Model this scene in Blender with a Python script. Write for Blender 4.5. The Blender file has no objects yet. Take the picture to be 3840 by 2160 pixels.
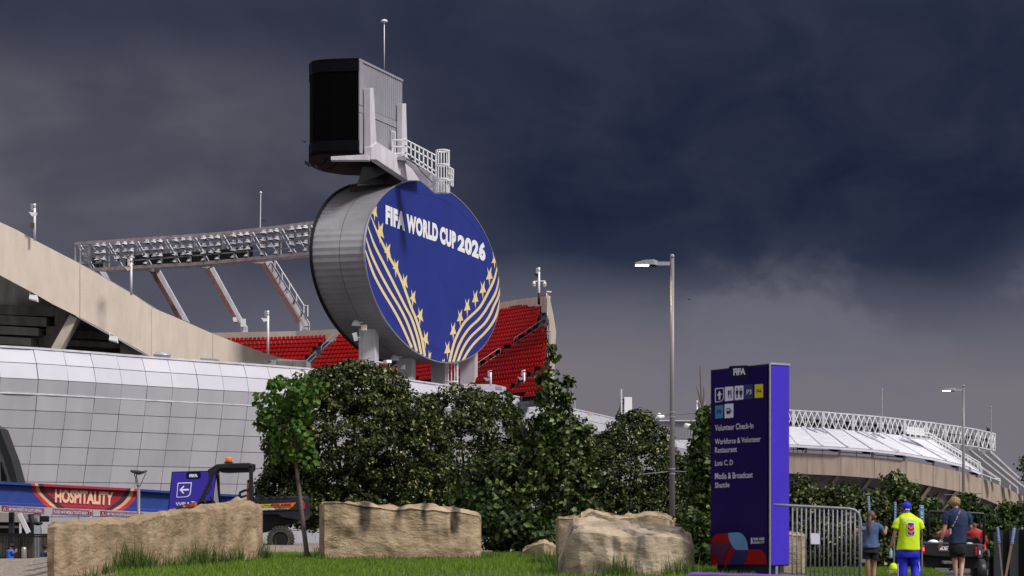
import bpy, bmesh, math, random
import numpy as np
from mathutils import Vector, Matrix
random.seed(7)
rnd = random.random
def ru(a, b): return a + (b-a)*random.random()
R = math.radians
scn = bpy.context.scene
COL = scn.collection
# ------------------------------------------------------------------ camera
EYE = 1.7; HOR = 1890.0; F = 8000.0
cam = bpy.data.cameras.new("camera"); camo = bpy.data.objects.new("camera", cam)
COL.objects.link(camo); scn.camera = camo
camo.location = (0, 0, EYE); camo.rotation_euler = (R(90), 0, 0)
cam.sensor_width = 36; cam.lens = 75; cam.shift_y = 810/3840
cam.clip_start = 0.5; cam.clip_end = 6000
cam.dof.use_dof = True; cam.dof.focus_distance = 150; cam.dof.aperture_fstop = 4.5
scn.render.resolution_x = 1024; scn.render.resolution_y = 576
scn.view_settings.view_transform = 'Standard'; scn.view_settings.look = 'None'
scn.view_settings.exposure = 0.0; scn.view_settings.gamma = 1
# ------------------------------------------------------------------ sun
SUN_EL, SUN_AZ = R(45), R(124)      # azimuth clockwise from +Y
sl = bpy.data.lights.new("sun", 'SUN'); sl.energy = 3.3; sl.angle = R(11); sl.color = (1, .95, .92)
so = bpy.data.objects.new("sun", sl); COL.objects.link(so)
sd = Vector((math.sin(SUN_AZ)*math.cos(SUN_EL), math.cos(SUN_AZ)*math.cos(SUN_EL), math.sin(SUN_EL)))
so.rotation_euler = sd.to_track_quat('Z', 'Y').to_euler()
# ------------------------------------------------------------------ world (storm sky ahead, pale overcast overhead and behind)
W = bpy.data.worlds.new("World"); scn.world = W; W.use_nodes = True
nt = W.node_tree; nt.nodes.clear(); N = nt.nodes; L = nt.links
def srgb(h):
    h = h.lstrip('#'); c = [int(h[i:i+2], 16)/255 for i in (0, 2, 4)]
    return tuple((x/12.92 if x <= .04045 else ((x+.055)/1.055)**2.4) for x in c) + (1,)
def nd(t, **k):
    n = N.new(t)
    for a, b in k.items(): setattr(n, a, b)
    return n
def ramp(stops, interp='LINEAR'):
    r = nd('ShaderNodeValToRGB'); e = r.color_ramp; e.interpolation = interp
    while len(e.elements) < len(stops): e.elements.new(.5)
    for el, (p, c) in zip(e.elements, stops):
        el.position = p; el.color = c if isinstance(c, tuple) else (c, c, c, 1)
    return r
def mapr(src, a, b, c=0., d=1., smooth=False):
    m = nd('ShaderNodeMapRange'); m.clamp = True
    if smooth: m.interpolation_type = 'SMOOTHSTEP'
    L.new(src, m.inputs[0]); m.inputs[1].default_value = a; m.inputs[2].default_value = b
    m.inputs[3].default_value = c; m.inputs[4].default_value = d
    return m.outputs[0]
def mixc(f, a, b, mode='MIX'):
    m = nd('ShaderNodeMix', data_type='RGBA', blend_type=mode)
    if isinstance(f, (int, float)): m.inputs[0].default_value = f
    else: L.new(f, m.inputs[0])
    for i, s in ((6, a), (7, b)):
        if isinstance(s, tuple): m.inputs[i].default_value = s
        else: L.new(s, m.inputs[i])
    return m.outputs[2]
def mth(op, a, b=None):
    m = nd('ShaderNodeMath', operation=op)
    for i, s in enumerate((a, b)):
        if s is None: continue
        if isinstance(s, (int, float)): m.inputs[i].default_value = s
        else: L.new(s, m.inputs[i])
    return m.outputs[0]
tc = nd('ShaderNodeTexCoord'); sep = nd('ShaderNodeSeparateXYZ'); L.new(tc.outputs['Generated'], sep.inputs[0])
dx, dy, dz = sep.outputs
mp = nd('ShaderNodeMapping'); L.new(tc.outputs['Generated'], mp.inputs[0])
mp.inputs['Scale'].default_value = (1, 1, 1.7); mp.inputs['Rotation'].default_value = (0, R(6), 0)
def noise(scale, detail, rough, dist=0., vec=None, off=0):
    n = nd('ShaderNodeTexNoise'); n.inputs['Scale'].default_value = scale; n.inputs['Detail'].default_value = detail
    n.inputs['Roughness'].default_value = rough; n.inputs['Distortion'].default_value = dist
    v = vec or mp.outputs[0]
    if off:
        a = nd('ShaderNodeVectorMath', operation='ADD'); L.new(v, a.inputs[0]); a.inputs[1].default_value = (off, off*.7, off*1.3); v = a.outputs[0]
    L.new(v, n.inputs['Vector']); return n.outputs[0]
big = noise(5, 2, .5, .2, off=3.1); med = noise(9, 4, .5, .3, off=7.3); sml = noise(20, 6, .55, .5, off=1.7)
zz = mth('ADD', dz, mth('MULTIPLY', mth('SUBTRACT', big, .5), .07))
vert = ramp([(0, srgb('#76727a')), (.055, srgb('#777279')), (.085, srgb('#5f606e')), (.118, srgb('#242d43')), (.14, srgb('#1a233a')), (.19, srgb('#1f263c')), (.235, srgb('#282e42')), (.5, srgb('#2e3346'))])
L.new(zz, vert.inputs[0])
# lighter cloud mass on the left of the storm
lf = mapr(dx, -.22, .03, 1., 0., True)
lz = mth('MULTIPLY', mapr(dz, .08, .15, .35, 1., True), mapr(dz, .165, .225, 1., 0., True))
lm = mth('MULTIPLY', lf, mth('MULTIPLY', lz, mapr(med, .36, .66, .35, 1., True)))
c1 = mixc(lm, vert.outputs[0], srgb('#75717b'))
lb = mth('MULTIPLY', lf, mapr(dz, .04, .15, .75, .3))
c1 = mixc(lb, c1, srgb('#4a4c5b'))
# broken lower edge of the cloud on the right
re = mth('MULTIPLY', mapr(dx, -.02, .06, 0., 1., True), mth('MULTIPLY', mapr(dz, .03, .065, 0., 1., True), mapr(dz, .09, .125, 1., 0., True)))
ptn = mth('ADD', mth('MULTIPLY', med, .55), mth('MULTIPLY', sml, .45))
c2 = mixc(mth('MULTIPLY', re, mapr(ptn, .49, .62, 0., .75, True)), c1, srgb('#6d6d7a'))
c2 = mixc(mth('MULTIPLY', mapr(dz, .03, .13, .0, .5, True), mapr(sml, .50, .70, 0., .3, True)), c2, srgb('#2b324a'))
c2 = mixc(mapr(sml, .35, .7, .0, .06), c2, srgb('#7a7886'))
sky = nd('ShaderNodeTexSky'); sky.sky_type = 'NISHITA'; sky.sun_disc = False
sky.sun_elevation = SUN_EL; sky.sun_rotation = SUN_AZ
sc = mixc(1., sky.outputs[0], (.055, .055, .055, 1), 'MULTIPLY')
ov2 = ramp([(0, (.36, .355, .38, 1)), (.35, (.62, .61, .645, 1)), (1, (1.15, 1.12, 1.17, 1))]); L.new(dz, ov2.inputs[0])
over = mixc(.8, sc, ov2.outputs[0])
wf = mapr(dz, .27, .55, 0., 1., True)
wb = mapr(dy, .55, -.1, 0., 1., True)
wt = mth('MAXIMUM', wf, wb)
fin = mixc(wt, c2, over)
bg = nd('ShaderNodeBackground'); L.new(fin, bg.inputs[0]); bg.inputs[1].default_value = 1.0
ow = nd('ShaderNodeOutputWorld'); L.new(bg.outputs[0], ow.inputs[0])

# ------------------------------------------------------------------ helpers
def P(u, v, Y): return Vector(((u-1920)/F*Y, Y, EYE + (HOR-v)/F*Y))
def xz(u, v, Y): p = P(u, v, Y); return p.x, p.z
def interp(pts, x):
    if x <= pts[0][0]: return pts[0][1]
    for (a, b), (c, d) in zip(pts, pts[1:]):
        if x <= c: return b + (d-b)*(x-a)/(c-a)
    return pts[-1][1]
MATS = {}
def mat(name, c1, c2=None, rough=.6, scale=3., metal=0., bump=0., bscale=20., detail=5, stretch=None, lo=.35, hi=.65, emit=None, spec=.5, trans=0.):
    if name in MATS: return MATS[name]
    m = bpy.data.materials.new(name); m.use_nodes = True; t = m.node_tree; b = t.nodes['Principled BSDF']
    MATS[name] = m
    b.inputs['Roughness'].default_value = rough; b.inputs['Metallic'].default_value = metal
    b.inputs['Specular IOR Level'].default_value = spec
    if isinstance(c1, str): c1 = srgb(c1)
    if isinstance(c2, str): c2 = srgb(c2)
    if c2 is None: c2 = tuple(x*.82 for x in c1[:3]) + (1,)
    co = t.nodes.new('ShaderNodeTexCoord'); mp_ = t.nodes.new('ShaderNodeMapping')
    t.links.new(co.outputs['Object'], mp_.inputs[0])
    if stretch: mp_.inputs['Scale'].default_value = stretch
    no = t.nodes.new('ShaderNodeTexNoise'); no.inputs['Scale'].default_value = scale; no.inputs['Detail'].default_value = detail; no.inputs['Roughness'].default_value = .6
    t.links.new(mp_.outputs[0], no.inputs['Vector'])
    r = t.nodes.new('ShaderNodeValToRGB'); r.color_ramp.elements[0].position = lo; r.color_ramp.elements[1].position = hi
    r.color_ramp.elements[0].color = c2; r.color_ramp.elements[1].color = c1
    t.links.new(no.outputs[0], r.inputs[0]); t.links.new(r.outputs[0], b.inputs['Base Color'])
    if bump:
        n2 = t.nodes.new('ShaderNodeTexNoise'); n2.inputs['Scale'].default_value = bscale; n2.inputs['Detail'].default_value = 6
        t.links.new(co.outputs['Object'], n2.inputs['Vector'])
        bp = t.nodes.new('ShaderNodeBump'); bp.inputs['Strength'].default_value = bump; bp.inputs['Distance'].default_value = .05
        t.links.new(n2.outputs[0], bp.inputs['Height']); t.links.new(bp.outputs[0], b.inputs['Normal'])
    if emit:
        b.inputs['Emission Color'].default_value = emit[0]; b.inputs['Emission Strength'].default_value = emit[1]
    return m
def leafmat(name, cols, rough=.45, trans=.25):
    m = bpy.data.materials.new(name); m.use_nodes = True; t = m.node_tree; b = t.nodes['Principled BSDF']
    g = t.nodes.new('ShaderNodeNewGeometry'); r = t.nodes.new('ShaderNodeValToRGB'); e = r.color_ramp
    while len(e.elements) < len(cols): e.elements.new(.5)
    for el, (p, c) in zip(e.elements, cols): el.position = p; el.color = tuple(c) + (1,)
    t.links.new(g.outputs['Random Per Island'], r.inputs[0]); t.links.new(r.outputs[0], b.inputs['Base Color'])
    b.inputs['Roughness'].default_value = rough; b.inputs['Specular IOR Level'].default_value = .25
    tr = t.nodes.new('ShaderNodeBsdfTranslucent'); t.links.new(r.outputs[0], tr.inputs[0])
    mx = t.nodes.new('ShaderNodeMixShader'); mx.inputs[0].default_value = trans
    o = t.nodes['Material Output']; t.links.new(b.outputs[0], mx.inputs[1]); t.links.new(tr.outputs[0], mx.inputs[2]); t.links.new(mx.outputs[0], o.inputs[0])
    MATS[name] = m; return m
def tag(o, label=None, cat=None, group=None, kind=None):
    if label: o['label'] = label
    if cat: o['category'] = cat
    if group: o['group'] = group
    if kind: o['kind'] = kind
    return o
def thing(name, label, cat, loc=(0, 0, 0), rz=0, group=None):
    o = bpy.data.objects.new(name, None); COL.objects.link(o); o.empty_display_size = .3
    o.location = loc; o.rotation_euler = (0, 0, rz); return tag(o, label, cat, group)
def dup(root, loc=None, rz=None, label=None, group=None):
    r = root.copy(); COL.objects.link(r)
    if loc is not None: r.location = loc
    if rz is not None: r.rotation_euler = (0, 0, rz)
    if label: r['label'] = label
    if group: r['group'] = group
    for ch in list(root.children):
        c = ch.copy(); COL.objects.link(c); c.parent = r
        for g in list(ch.children):
            d = g.copy(); COL.objects.link(d); d.parent = c
    return r
class MB:
    def __init__(s): s.v = []; s.f = []; s.mi = []; s.cur = 0
    def add(s, vs, fs):
        n = len(s.v); s.v += [tuple(x) for x in vs]
        for f in fs: s.f.append(tuple(i+n for i in f)); s.mi.append(s.cur)
        return s
    def quad(s, a, b, c, d): return s.add([a, b, c, d], [(0, 1, 2, 3)])
    def box(s, c, size, rz=0, M=None):
        x, y, z = size[0]/2, size[1]/2, size[2]/2
        vs = [Vector((i*x, j*y, k*z)) for k in (-1, 1) for j in (-1, 1) for i in (-1, 1)]
        m = M if M is not None else Matrix.Rotation(rz, 3, 'Z')
        vs = [m @ v + Vector(c) for v in vs]
        return s.add(vs, [(0, 2, 3, 1), (4, 5, 7, 6), (0, 1, 5, 4), (1, 3, 7, 5), (3, 2, 6, 7), (2, 0, 4, 6)])
    def prism(s, pts, off):
        n = len(pts); off = Vector(off); a = [Vector(p) for p in pts]; b = [p+off for p in a]
        return s.add(a+b, [tuple(range(n))[::-1], tuple(range(n, 2*n))] + [(i, (i+1) % n, n+(i+1) % n, n+i) for i in range(n)])
    def pp(s, px, Y, depth):      # outline standing at distance Y with real thickness
        return s.prism([P(u, v, Y) for u, v in px], (0, depth, 0))
    def loft(s, rings, caps=True):
        n = len(rings[0]); base = len(s.v); s.v += [tuple(p) for r in rings for p in r]
        for k in range(len(rings)-1):
            for i in range(n):
                j = (i+1) % n
                s.f.append((base+k*n+i, base+k*n+j, base+(k+1)*n+j, base+(k+1)*n+i)); s.mi.append(s.cur)
        if caps:
            s.f.append(tuple(base+i for i in range(n))[::-1]); s.mi.append(s.cur)
            s.f.append(tuple(base+(len(rings)-1)*n+i for i in range(n))); s.mi.append(s.cur)
        return s
    def tube(s, path, r, n=8, flat=1.):
        path = [Vector(p) for p in path]; rs = r if isinstance(r, (list, tuple)) else [r]*len(path); rings = []
        for i, p in enumerate(path):
            t = (path[min(i+1, len(path)-1)] - path[max(i-1, 0)])
            if t.length < 1e-9: t = Vector((0, 0, 1))
            t.normalize(); up = Vector((0, 1, 0)) if abs(t.y) < .9 else Vector((1, 0, 0))
            a = t.cross(up).normalized(); b = a.cross(t)
            rings.append([p + (a*math.cos(q*2*math.pi/n) + b*flat*math.sin(q*2*math.pi/n))*rs[i] for q in range(n)])
        return s.loft(rings)
    def bar(s, a, b, w, h):       # rectangular bar
        a = Vector(a); b = Vector(b); t = (b-a).normalized(); up = Vector((0, 0, 1)) if abs(t.z) < .95 else Vector((0, 1, 0))
        x = t.cross(up).normalized()*w/2; y = x.cross(t).normalized()*h/2
        return s.loft([[p+x+y, p-x+y, p-x-y, p+x-y] for p in (a, b)])
    def lathe(s, c, prof, n=24):
        c = Vector(c)
        return s.loft([[c+Vector((r*math.cos(2*math.pi*i/n), r*math.sin(2*math.pi*i/n), z)) for i in range(n)] for r, z in prof])
    def sphere(s, c, r, n=12, m=8):
        rr = r if isinstance(r, (tuple, list)) else (r, r, r); c = Vector(c)
        return s.loft([[c+Vector((rr[0]*math.sin(a)*math.cos(2*math.pi*i/n), rr[1]*math.sin(a)*math.sin(2*math.pi*i/n), rr[2]*math.cos(a))) for i in range(n)]
                       for a in [math.pi*(.03+.94*k/m) for k in range(m, -1, -1)]])
    def build(s, name, m, parent=None, smooth=False, bevel=0, mats=None):
        me = bpy.data.meshes.new(name); me.from_pydata(s.v, [], s.f)
        for x in (mats or [m]): me.materials.append(x)
        if mats: me.polygons.foreach_set('material_index', s.mi)
        bm = bmesh.new(); bm.from_mesh(me); bmesh.ops.recalc_face_normals(bm, faces=bm.faces); bm.to_mesh(me); bm.free()
        if smooth: me.polygons.foreach_set('use_smooth', [True]*len(me.polygons))
        o = bpy.data.objects.new(name, me); COL.objects.link(o); o.parent = parent
        if parent is not None: o.matrix_parent_inverse = Matrix.Identity(4)
        if bevel:
            b = o.modifiers.new('bevel', 'BEVEL'); b.width = bevel; b.segments = 2; b.limit_method = 'ANGLE'; b.angle_limit = R(40)
        return o
def fastmesh(name, V, Fs, m, parent=None, smooth=False):
    V = np.asarray(V, dtype=np.float32); Fs = np.asarray(Fs, dtype=np.int32); k = Fs.shape[1]
    me = bpy.data.meshes.new(name); me.vertices.add(len(V)); me.vertices.foreach_set('co', V.ravel())
    me.loops.add(Fs.size); me.loops.foreach_set('vertex_index', Fs.ravel())
    me.polygons.add(len(Fs)); me.polygons.foreach_set('loop_start', np.arange(len(Fs), dtype=np.int32)*k)
    try: me.polygons.foreach_set('loop_total', np.full(len(Fs), k, dtype=np.int32))
    except Exception: pass
    me.update(calc_edges=True); me.validate(); me.materials.append(m)
    if smooth: me.polygons.foreach_set('use_smooth', np.ones(len(Fs), dtype=bool))
    o = bpy.data.objects.new(name, me); COL.objects.link(o); o.parent = parent; return o
class Plane:                      # vertical plane through c with horizontal direction d (unit), outward normal n
    def __init__(s, c, ang):      # ang = angle of d from +Y towards +X
        s.c = Vector((c[0], c[1], 0)); s.d = Vector((math.sin(ang), math.cos(ang), 0)); s.n = Vector((math.cos(ang), -math.sin(ang), 0))
    def on(s, u, v, out=0.):
        k = (u-1920)/F; c = s.c + s.n*out; Y = (s.n.dot(c))/(k*s.n.x + s.n.y); return Vector((k*Y, Y, EYE+(HOR-v)/F*Y))
TXT = {}
def txt(s, bold, space=1.):
    key = (s, bold, space)
    if key in TXT: return TXT[key]
    cu = bpy.data.curves.new('t', 'FONT'); cu.body = s; cu.size = 1; cu.offset = bold; cu.space_character = space; cu.resolution_u = 3; cu.extrude = .0
    o = bpy.data.objects.new('t', cu); COL.objects.link(o); dg = bpy.context.evaluated_depsgraph_get()
    me = bpy.data.meshes.new_from_object(o.evaluated_get(dg)); V = [v.co.copy() for v in me.vertices]; Fc = [tuple(p.vertices) for p in me.polygons]
    bpy.data.objects.remove(o); bpy.data.curves.remove(cu); bpy.data.meshes.remove(me)
    x0 = min(v.x for v in V); x1 = max(v.x for v in V); y0 = min(v.y for v in V); y1 = max(v.y for v in V)
    V = [((v.x-x0)/(x1-x0), (v.y-y0)/(y1-y0)) for v in V]; TXT[key] = (V, Fc); return TXT[key]
def lettering(mb, s, quad, thick=None, bold=.02, space=1.):
    # quad: 3-D corners TL, TR, BR, BL
    V, Fc = txt(s, bold, space); TL, TR, BR, BL = [Vector(q) for q in quad]
    pts = [(BL*(1-x)+BR*x)*(1-y) + (TL*(1-x)+TR*x)*y for x, y in V]
    mb.add(pts, Fc); return mb
def clean(o):
    return o
def tri_leafs(cent, nrm, size, jit=.7, fold=.25, seed=0, stretch=1.5):
    rg = np.random.default_rng(seed); n = len(cent)
    nv = nrm + rg.normal(0, jit, (n, 3)); nv /= np.linalg.norm(nv, axis=1)[:, None]+1e-9
    a = np.cross(nv, rg.normal(0, 1, (n, 3))); a /= np.linalg.norm(a, axis=1)[:, None]+1e-9; b = np.cross(nv, a)
    s = (size*rg.uniform(.6, 1.25, n))[:, None]
    t = cent + a*s*stretch*.5; e = cent - a*s*stretch*.5; l = cent + b*s*.5 + nv*s*fold; r = cent - b*s*.5 + nv*s*fold
    V = np.stack([t, l, e, r], 1).reshape(-1, 3); i = np.arange(n)*4
    Fs = np.concatenate([np.stack([i, i+1, i+2], 1), np.stack([i, i+2, i+3], 1)]); return V, Fs
# ------------------------------------------------------------------ materials
M = {}
M['white'] = mat('white_paint', (.66, .63, .68, 1), (.50, .47, .51, 1), .45, scale=1.2, stretch=(1, 1, .3))
M['panel'] = mat('white_metal_panel', (.60, .59, .645, 1), (.55, .54, .59, 1), .28, scale=.35, spec=.6)
def island_tint(m, amt):
    t = m.node_tree; b = t.nodes['Principled BSDF']; l = b.inputs['Base Color'].links[0]; src = l.from_socket
    g = t.nodes.new('ShaderNodeNewGeometry'); r = t.nodes.new('ShaderNodeMapRange'); r.inputs[3].default_value = 1-amt; r.inputs[4].default_value = 1+amt*.4; t.links.new(g.outputs['Random Per Island'], r.inputs[0])
    v = t.nodes.new('ShaderNodeMix'); v.data_type = 'RGBA'; v.blend_type = 'MULTIPLY'; v.inputs[0].default_value = 1; t.links.new(src, v.inputs[6]); t.links.new(r.outputs[0], v.inputs[7]); t.links.new(v.outputs[2], b.inputs['Base Color'])
M['panel_low'] = mat('lower_row_metal_panel', (.44, .43, .46, 1), (.385, .375, .405, 1), .45, scale=.5, stretch=(1, 1, .3), spec=.4)  # rows below the upper two get a darker tone
island_tint(M['panel'], .06); island_tint(M['panel_low'], .08)
M['joint'] = mat('dark_joint', (.05, .05, .055, 1), rough=.8)
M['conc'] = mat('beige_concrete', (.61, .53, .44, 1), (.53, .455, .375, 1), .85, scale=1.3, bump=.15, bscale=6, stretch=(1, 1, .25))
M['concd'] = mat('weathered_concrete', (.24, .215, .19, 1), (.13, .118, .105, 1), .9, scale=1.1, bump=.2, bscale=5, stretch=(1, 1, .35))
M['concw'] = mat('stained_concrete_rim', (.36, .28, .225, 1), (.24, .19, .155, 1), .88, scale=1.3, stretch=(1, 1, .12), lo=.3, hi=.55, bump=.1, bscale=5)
M['step'] = mat('grey_concrete_steps', (.12, .13, .15, 1), (.07, .075, .09, 1), .85, scale=1.2)
M['red'] = mat('red_plastic_seat', (.43, .004, .007, 1), (.34, .003, .005, 1), .6, scale=.4, spec=.15)
M['rim'] = mat('corrugated_grey_metal', (.335, .325, .345, 1), (.27, .255, .28, 1), .45, metal=.25, scale=.5)
M['blk'] = mat('black_screen', (.0015, .0015, .002, 1), (.001, .001, .0015, 1), .6, spec=.03)
M['dk'] = mat('dark_metal', (.012, .012, .014, 1), (.007, .007, .008, 1), .5, scale=4, spec=.25)
M['dkl'] = mat('charcoal_plastic', (.018, .018, .022, 1), (.011, .011, .014, 1), .42, scale=6, spec=.3)
M['grey'] = mat('grey_metal', (.33, .34, .37, 1), (.25, .26, .28, 1), .5, scale=2)
M['galv'] = mat('galvanised_pole', (.22, .205, .21, 1), (.165, .155, .16, 1), .45, metal=.3, scale=3, stretch=(1, 1, .2))
M['gbox'] = mat('grey_sheet_cladding', (.32, .31, .345, 1), (.27, .26, .295, 1), .4, scale=.8, stretch=(1, 1, .3))
M['blue'] = mat('royal_blue_banner', (.021, .036, .225, 1), (.018, .031, .20, 1), .6, scale=.3, spec=.2)
M['gold'] = mat('pale_gold_print', (.80, .64, .31, 1), (.74, .58, .28, 1), .5, scale=.3)
M['wtxt'] = mat('white_print', (.82, .82, .84, 1), (.78, .78, .80, 1), .5)
M['sign'] = mat('deep_violet_sign', (.012, .001, .085, 1), (.009, .001, .07, 1), .4, spec=.08, scale=1)
M['signl'] = mat('bright_indigo_sign', (.060, .034, .52, 1), (.05, .028, .45, 1), .4, scale=1, spec=.2)
M['signm'] = mat('indigo_sign_face', (.035, .02, .36, 1), (.03, .018, .32, 1), .4)
M['pale'] = mat('lilac_white_print', (.70, .66, .82, 1), (.66, .62, .78, 1), .5)
M['yel'] = mat('yellow_print', (.72, .56, .01, 1), rough=.5)
M['teal'] = mat('teal_blue_print', (.04, .20, .42, 1), rough=.5)
M['navyp'] = mat('dark_navy_print', (.005, .006, .05, 1), rough=.5, spec=.1)
M['redp'] = mat('dark_red_print', (.30, .003, .008, 1), rough=.5, spec=.15)
M['mar'] = mat('maroon_print', (.09, .008, .06, 1), rough=.5)
M['skyp'] = mat('light_blue_print', (.12, .28, .55, 1), rough=.5)
M['trim'] = mat('silver_trim', (.5, .5, .55, 1), rough=.35, metal=.5)
M['roof'] = mat('white_canopy_sheet', (.68, .67, .72, 1), (.60, .59, .64, 1), .5, scale=.6)
M['bark'] = mat('brown_bark', (.12, .085, .07, 1), (.06, .042, .035, 1), .9, scale=8, stretch=(1, 1, .3), bump=.5, bscale=30)
M['barkl'] = mat('smooth_grey_bark', (.14, .11, .10, 1), (.09, .06, .055, 1), .85, scale=10, stretch=(1, 1, .3), bump=.4, bscale=30)

# ------------------------------------------------------------------ terrain
def sm(a, b, x):
    t = min(1, max(0, (x-a)/(b-a))); return t*t*(3-2*t)
def ground(x, y):
    lawn = .65
    far = -1.55
    zl = lawn + (far-lawn)*sm(58, 74, y)
    zr = .55*(1-sm(33, 43, y)) + .2*sm(45.5, 47.5, y)*(1-sm(9.3, 10.2, x)) - .15*sm(45.5, 47.5, y)*sm(9.3, 10.2, x)
    zr = zr + (-1.4-zr)*sm(60, 85, y)
    t = sm(3.6, 6.2, x); z = zl*(1-t) + zr*t
    if y > 20: z -= .45*(1-sm(-.222, -.185, x/y))*(1-sm(58, 66, y))      # gravel bank falls away at the left
    z -= 1.2*(1-sm(10, 26, y))*0
    return z
xs = sorted(set([-3000, -1500, -600, -250, -120, -60, -35] + [i*.8 for i in range(-32, 33)] + [35, 60, 120, 250, 600, 1500, 3000]))
ys = sorted(set([-300, -60, 0, 10] + [16+i*.9 for i in range(80)] + [95, 120, 160, 220, 300, 500, 900, 1800, 4000]))
V = []; Fq = []
for j, y in enumerate(ys):
    for i, x in enumerate(xs): V.append((x, y, ground(x, y)-.02))
nx = len(xs)
for j in range(len(ys)-1):
    for i in range(nx-1): Fq.append((j*nx+i, j*nx+i+1, (j+1)*nx+i+1, (j+1)*nx+i))
M['grav'] = mat('pale_gravel', (.34, .28, .23, 1), (.07, .055, .04, 1), .95, scale=13, bump=1., bscale=20, lo=.34, hi=.58)
g = MB(); g.add(V, Fq); tag(g.build('ground', mat('grey_asphalt', (.075, .07, .068, 1), (.05, .048, .047, 1), .9, scale=2), smooth=True), kind='structure')
g = MB(); Vg = []; Fg = []; gi = {}
for j in range(28, 66):
    for i in range(-24, 7):
        q = []
        for a, b in ((0, 0), (1, 0), (1, 1), (0, 1)):
            k = (i+a, j+b)
            if k not in gi: gi[k] = len(Vg); Vg.append((k[0]*.9, k[1]*.9, ground(k[0]*.9, k[1]*.9)-.008))
            q.append(gi[k])
        Fg.append(tuple(q))
g.add(Vg, Fg); tag(g.build('gravel', M['grav'], smooth=True), kind='structure')
def inlawn(x, y):
    if y > 49.5 or y < 22: return False
    if x > 3.6: return y < 41 or (y > 45.5 and x < 9.6)
    lb = -5.7 + (y-30)*(-.10)
    if x < lb - .25*math.sin(y*3.1): return False
    ty = 44.6 if x > -7 else 42.0
    return y < ty + .5*math.sin(x*2.3)+.3*math.sin(x*5.1)
M['turf'] = mat('green_turf', (.045, .085, .012, 1), (.022, .045, .008, 1), .9, scale=5, bump=.5, bscale=60)
V = []; Fq = []; idx = {}
step = .5
for j in range(int(20/step), int(50/step)):
    for i in range(int(-16/step), int(12/step)):
        x, y = i*step, j*step
        if inlawn(x+step/2, y+step/2):
            q = []
            for a, b in ((0, 0), (1, 0), (1, 1), (0, 1)):
                k = (i+a, j+b)
                if k not in idx: idx[k] = len(V); V.append((k[0]*step, k[1]*step, ground(k[0]*step, k[1]*step)+.005))
                q.append(idx[k])
            Fq.append(tuple(q))
g = MB(); g.add(V, Fq); tag(g.build('lawn', M['turf'], smooth=True), kind='structure')
rg = np.random.default_rng(3)
def blades(n, sampler, h, w, lean=.35, seed=1):
    rg = np.random.default_rng(seed); pts = []
    while len(pts) < n:
        p = sampler()
        if p is not None: pts.append(p)
    p = np.array(pts); a = rg.uniform(0, 2*math.pi, n); hh = h*rg.uniform(.5, 1.3, n); ww = w*rg.uniform(.6, 1.3, n)
    sx = np.stack([np.cos(a)*ww, np.sin(a)*ww, np.zeros(n)], 1)
    b = rg.uniform(0, 2*math.pi, n); ln = rg.uniform(0, lean, n)*hh
    tip = p + np.stack([np.cos(b)*ln, np.sin(b)*ln, hh], 1)
    V = np.stack([p-sx, p+sx, tip], 1).reshape(-1, 3); i = np.arange(n)*3
    return V, np.stack([i, i+1, i+2], 1)
def lawnpt():
    y = 27+17.5*math.sqrt(random.random()); x = ru(-.25*y, .05*y+2.0)
    if random.random() < .12: y = ru(45.5, 49); x = ru(6.5, 9.5)
    if not inlawn(x, y): return None
    if math.sin(x*.9+1.3*math.sin(y*.35))*.25+.75 < random.random()*.8: return None
    return (x, y, ground(x, y))
M['blade'] = leafmat('grass_blades', [(0, (.06, .13, .010)), (.5, (.13, .24, .018)), (.8, (.20, .32, .03)), (1, (.32, .34, .10))], .5, .35)
V, Fs = blades(105000, lawnpt, .075, .007, .5, 2)
tag(fastmesh('grass', V, Fs, M['blade']), 'short bright green mown grass in front of the boulders', 'grass', kind='stuff')
M['tall'] = leafmat('tall_grass_blades', [(0, (.03, .07, .010)), (.6, (.07, .13, .02)), (1, (.16, .22, .06))], .5, .3)
TS = [(x, v, Y, r, h) for x, v, Y, r, h in [
    (300, 2125, 32.3, .35, .35), (420, 2112, 33.3, .25, .3), (480, 2100, 33.7, .3, .7), (530, 2095, 34, .3, .5), (560, 2090, 34.4, .2, .4), (660, 2080, 35, .3, .35), (740, 2072, 36, .3, .6), (780, 2068, 36.5, .25, .55), (820, 2070, 37, .2, .35), (890, 2070, 38, .25, .5),
    (960, 2070, 39.2, .3, .45), (978, 2065, 39.6, .2, .6), (1190, 2075, 40.5, .25, .4), (1210, 2085, 39.2, .2, .3), (1330, 2082, 39.2, .4, .16), (1480, 2082, 39.2, .5, .2), (1620, 2082, 39.2, .5, .16), (1760, 2085, 39.4, .4, .2), (1830, 2080, 40, .3, .25),
    (2060, 2090, 36, .35, .45), (2095, 2095, 34, .3, .4), (2330, 2140, 30.8, .3, .5), (2300, 2150, 30.7, .2, .35), (2540, 2140, 31.2, .25, .45), (2600, 2150, 31.5, .3, .3), (2010, 2075, 40, .3, .3)]]
def tallpt():
    u, v, Y, r, h = random.choice(TS); c = (u-1920)/F*Y; x = random.gauss(c, r*.5); y = random.gauss(Y, .12)
    return (x, y, ground(x, y))
Vs = []; Fl = []; off = 0
for k, (u, v, Y, r, h) in enumerate(TS):
    c = (u-1920)/F*Y
    def smp(): 
        x = random.gauss(c, r*.5); y = random.gauss(Y, .12); return (x, y, ground(x, y))
    V, Fs = blades(int(120*r/.3*(.5+h)), smp, h*.66, .010, .7, 20+k); Vs.append(V); Fl.append(Fs+off); off += len(V)
tag(fastmesh('tall_grass', np.concatenate(Vs), np.concatenate(Fl), M['tall']), 'tufts of long unmown grass and weeds along the feet of the boulders', 'grass', kind='stuff')

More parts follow.
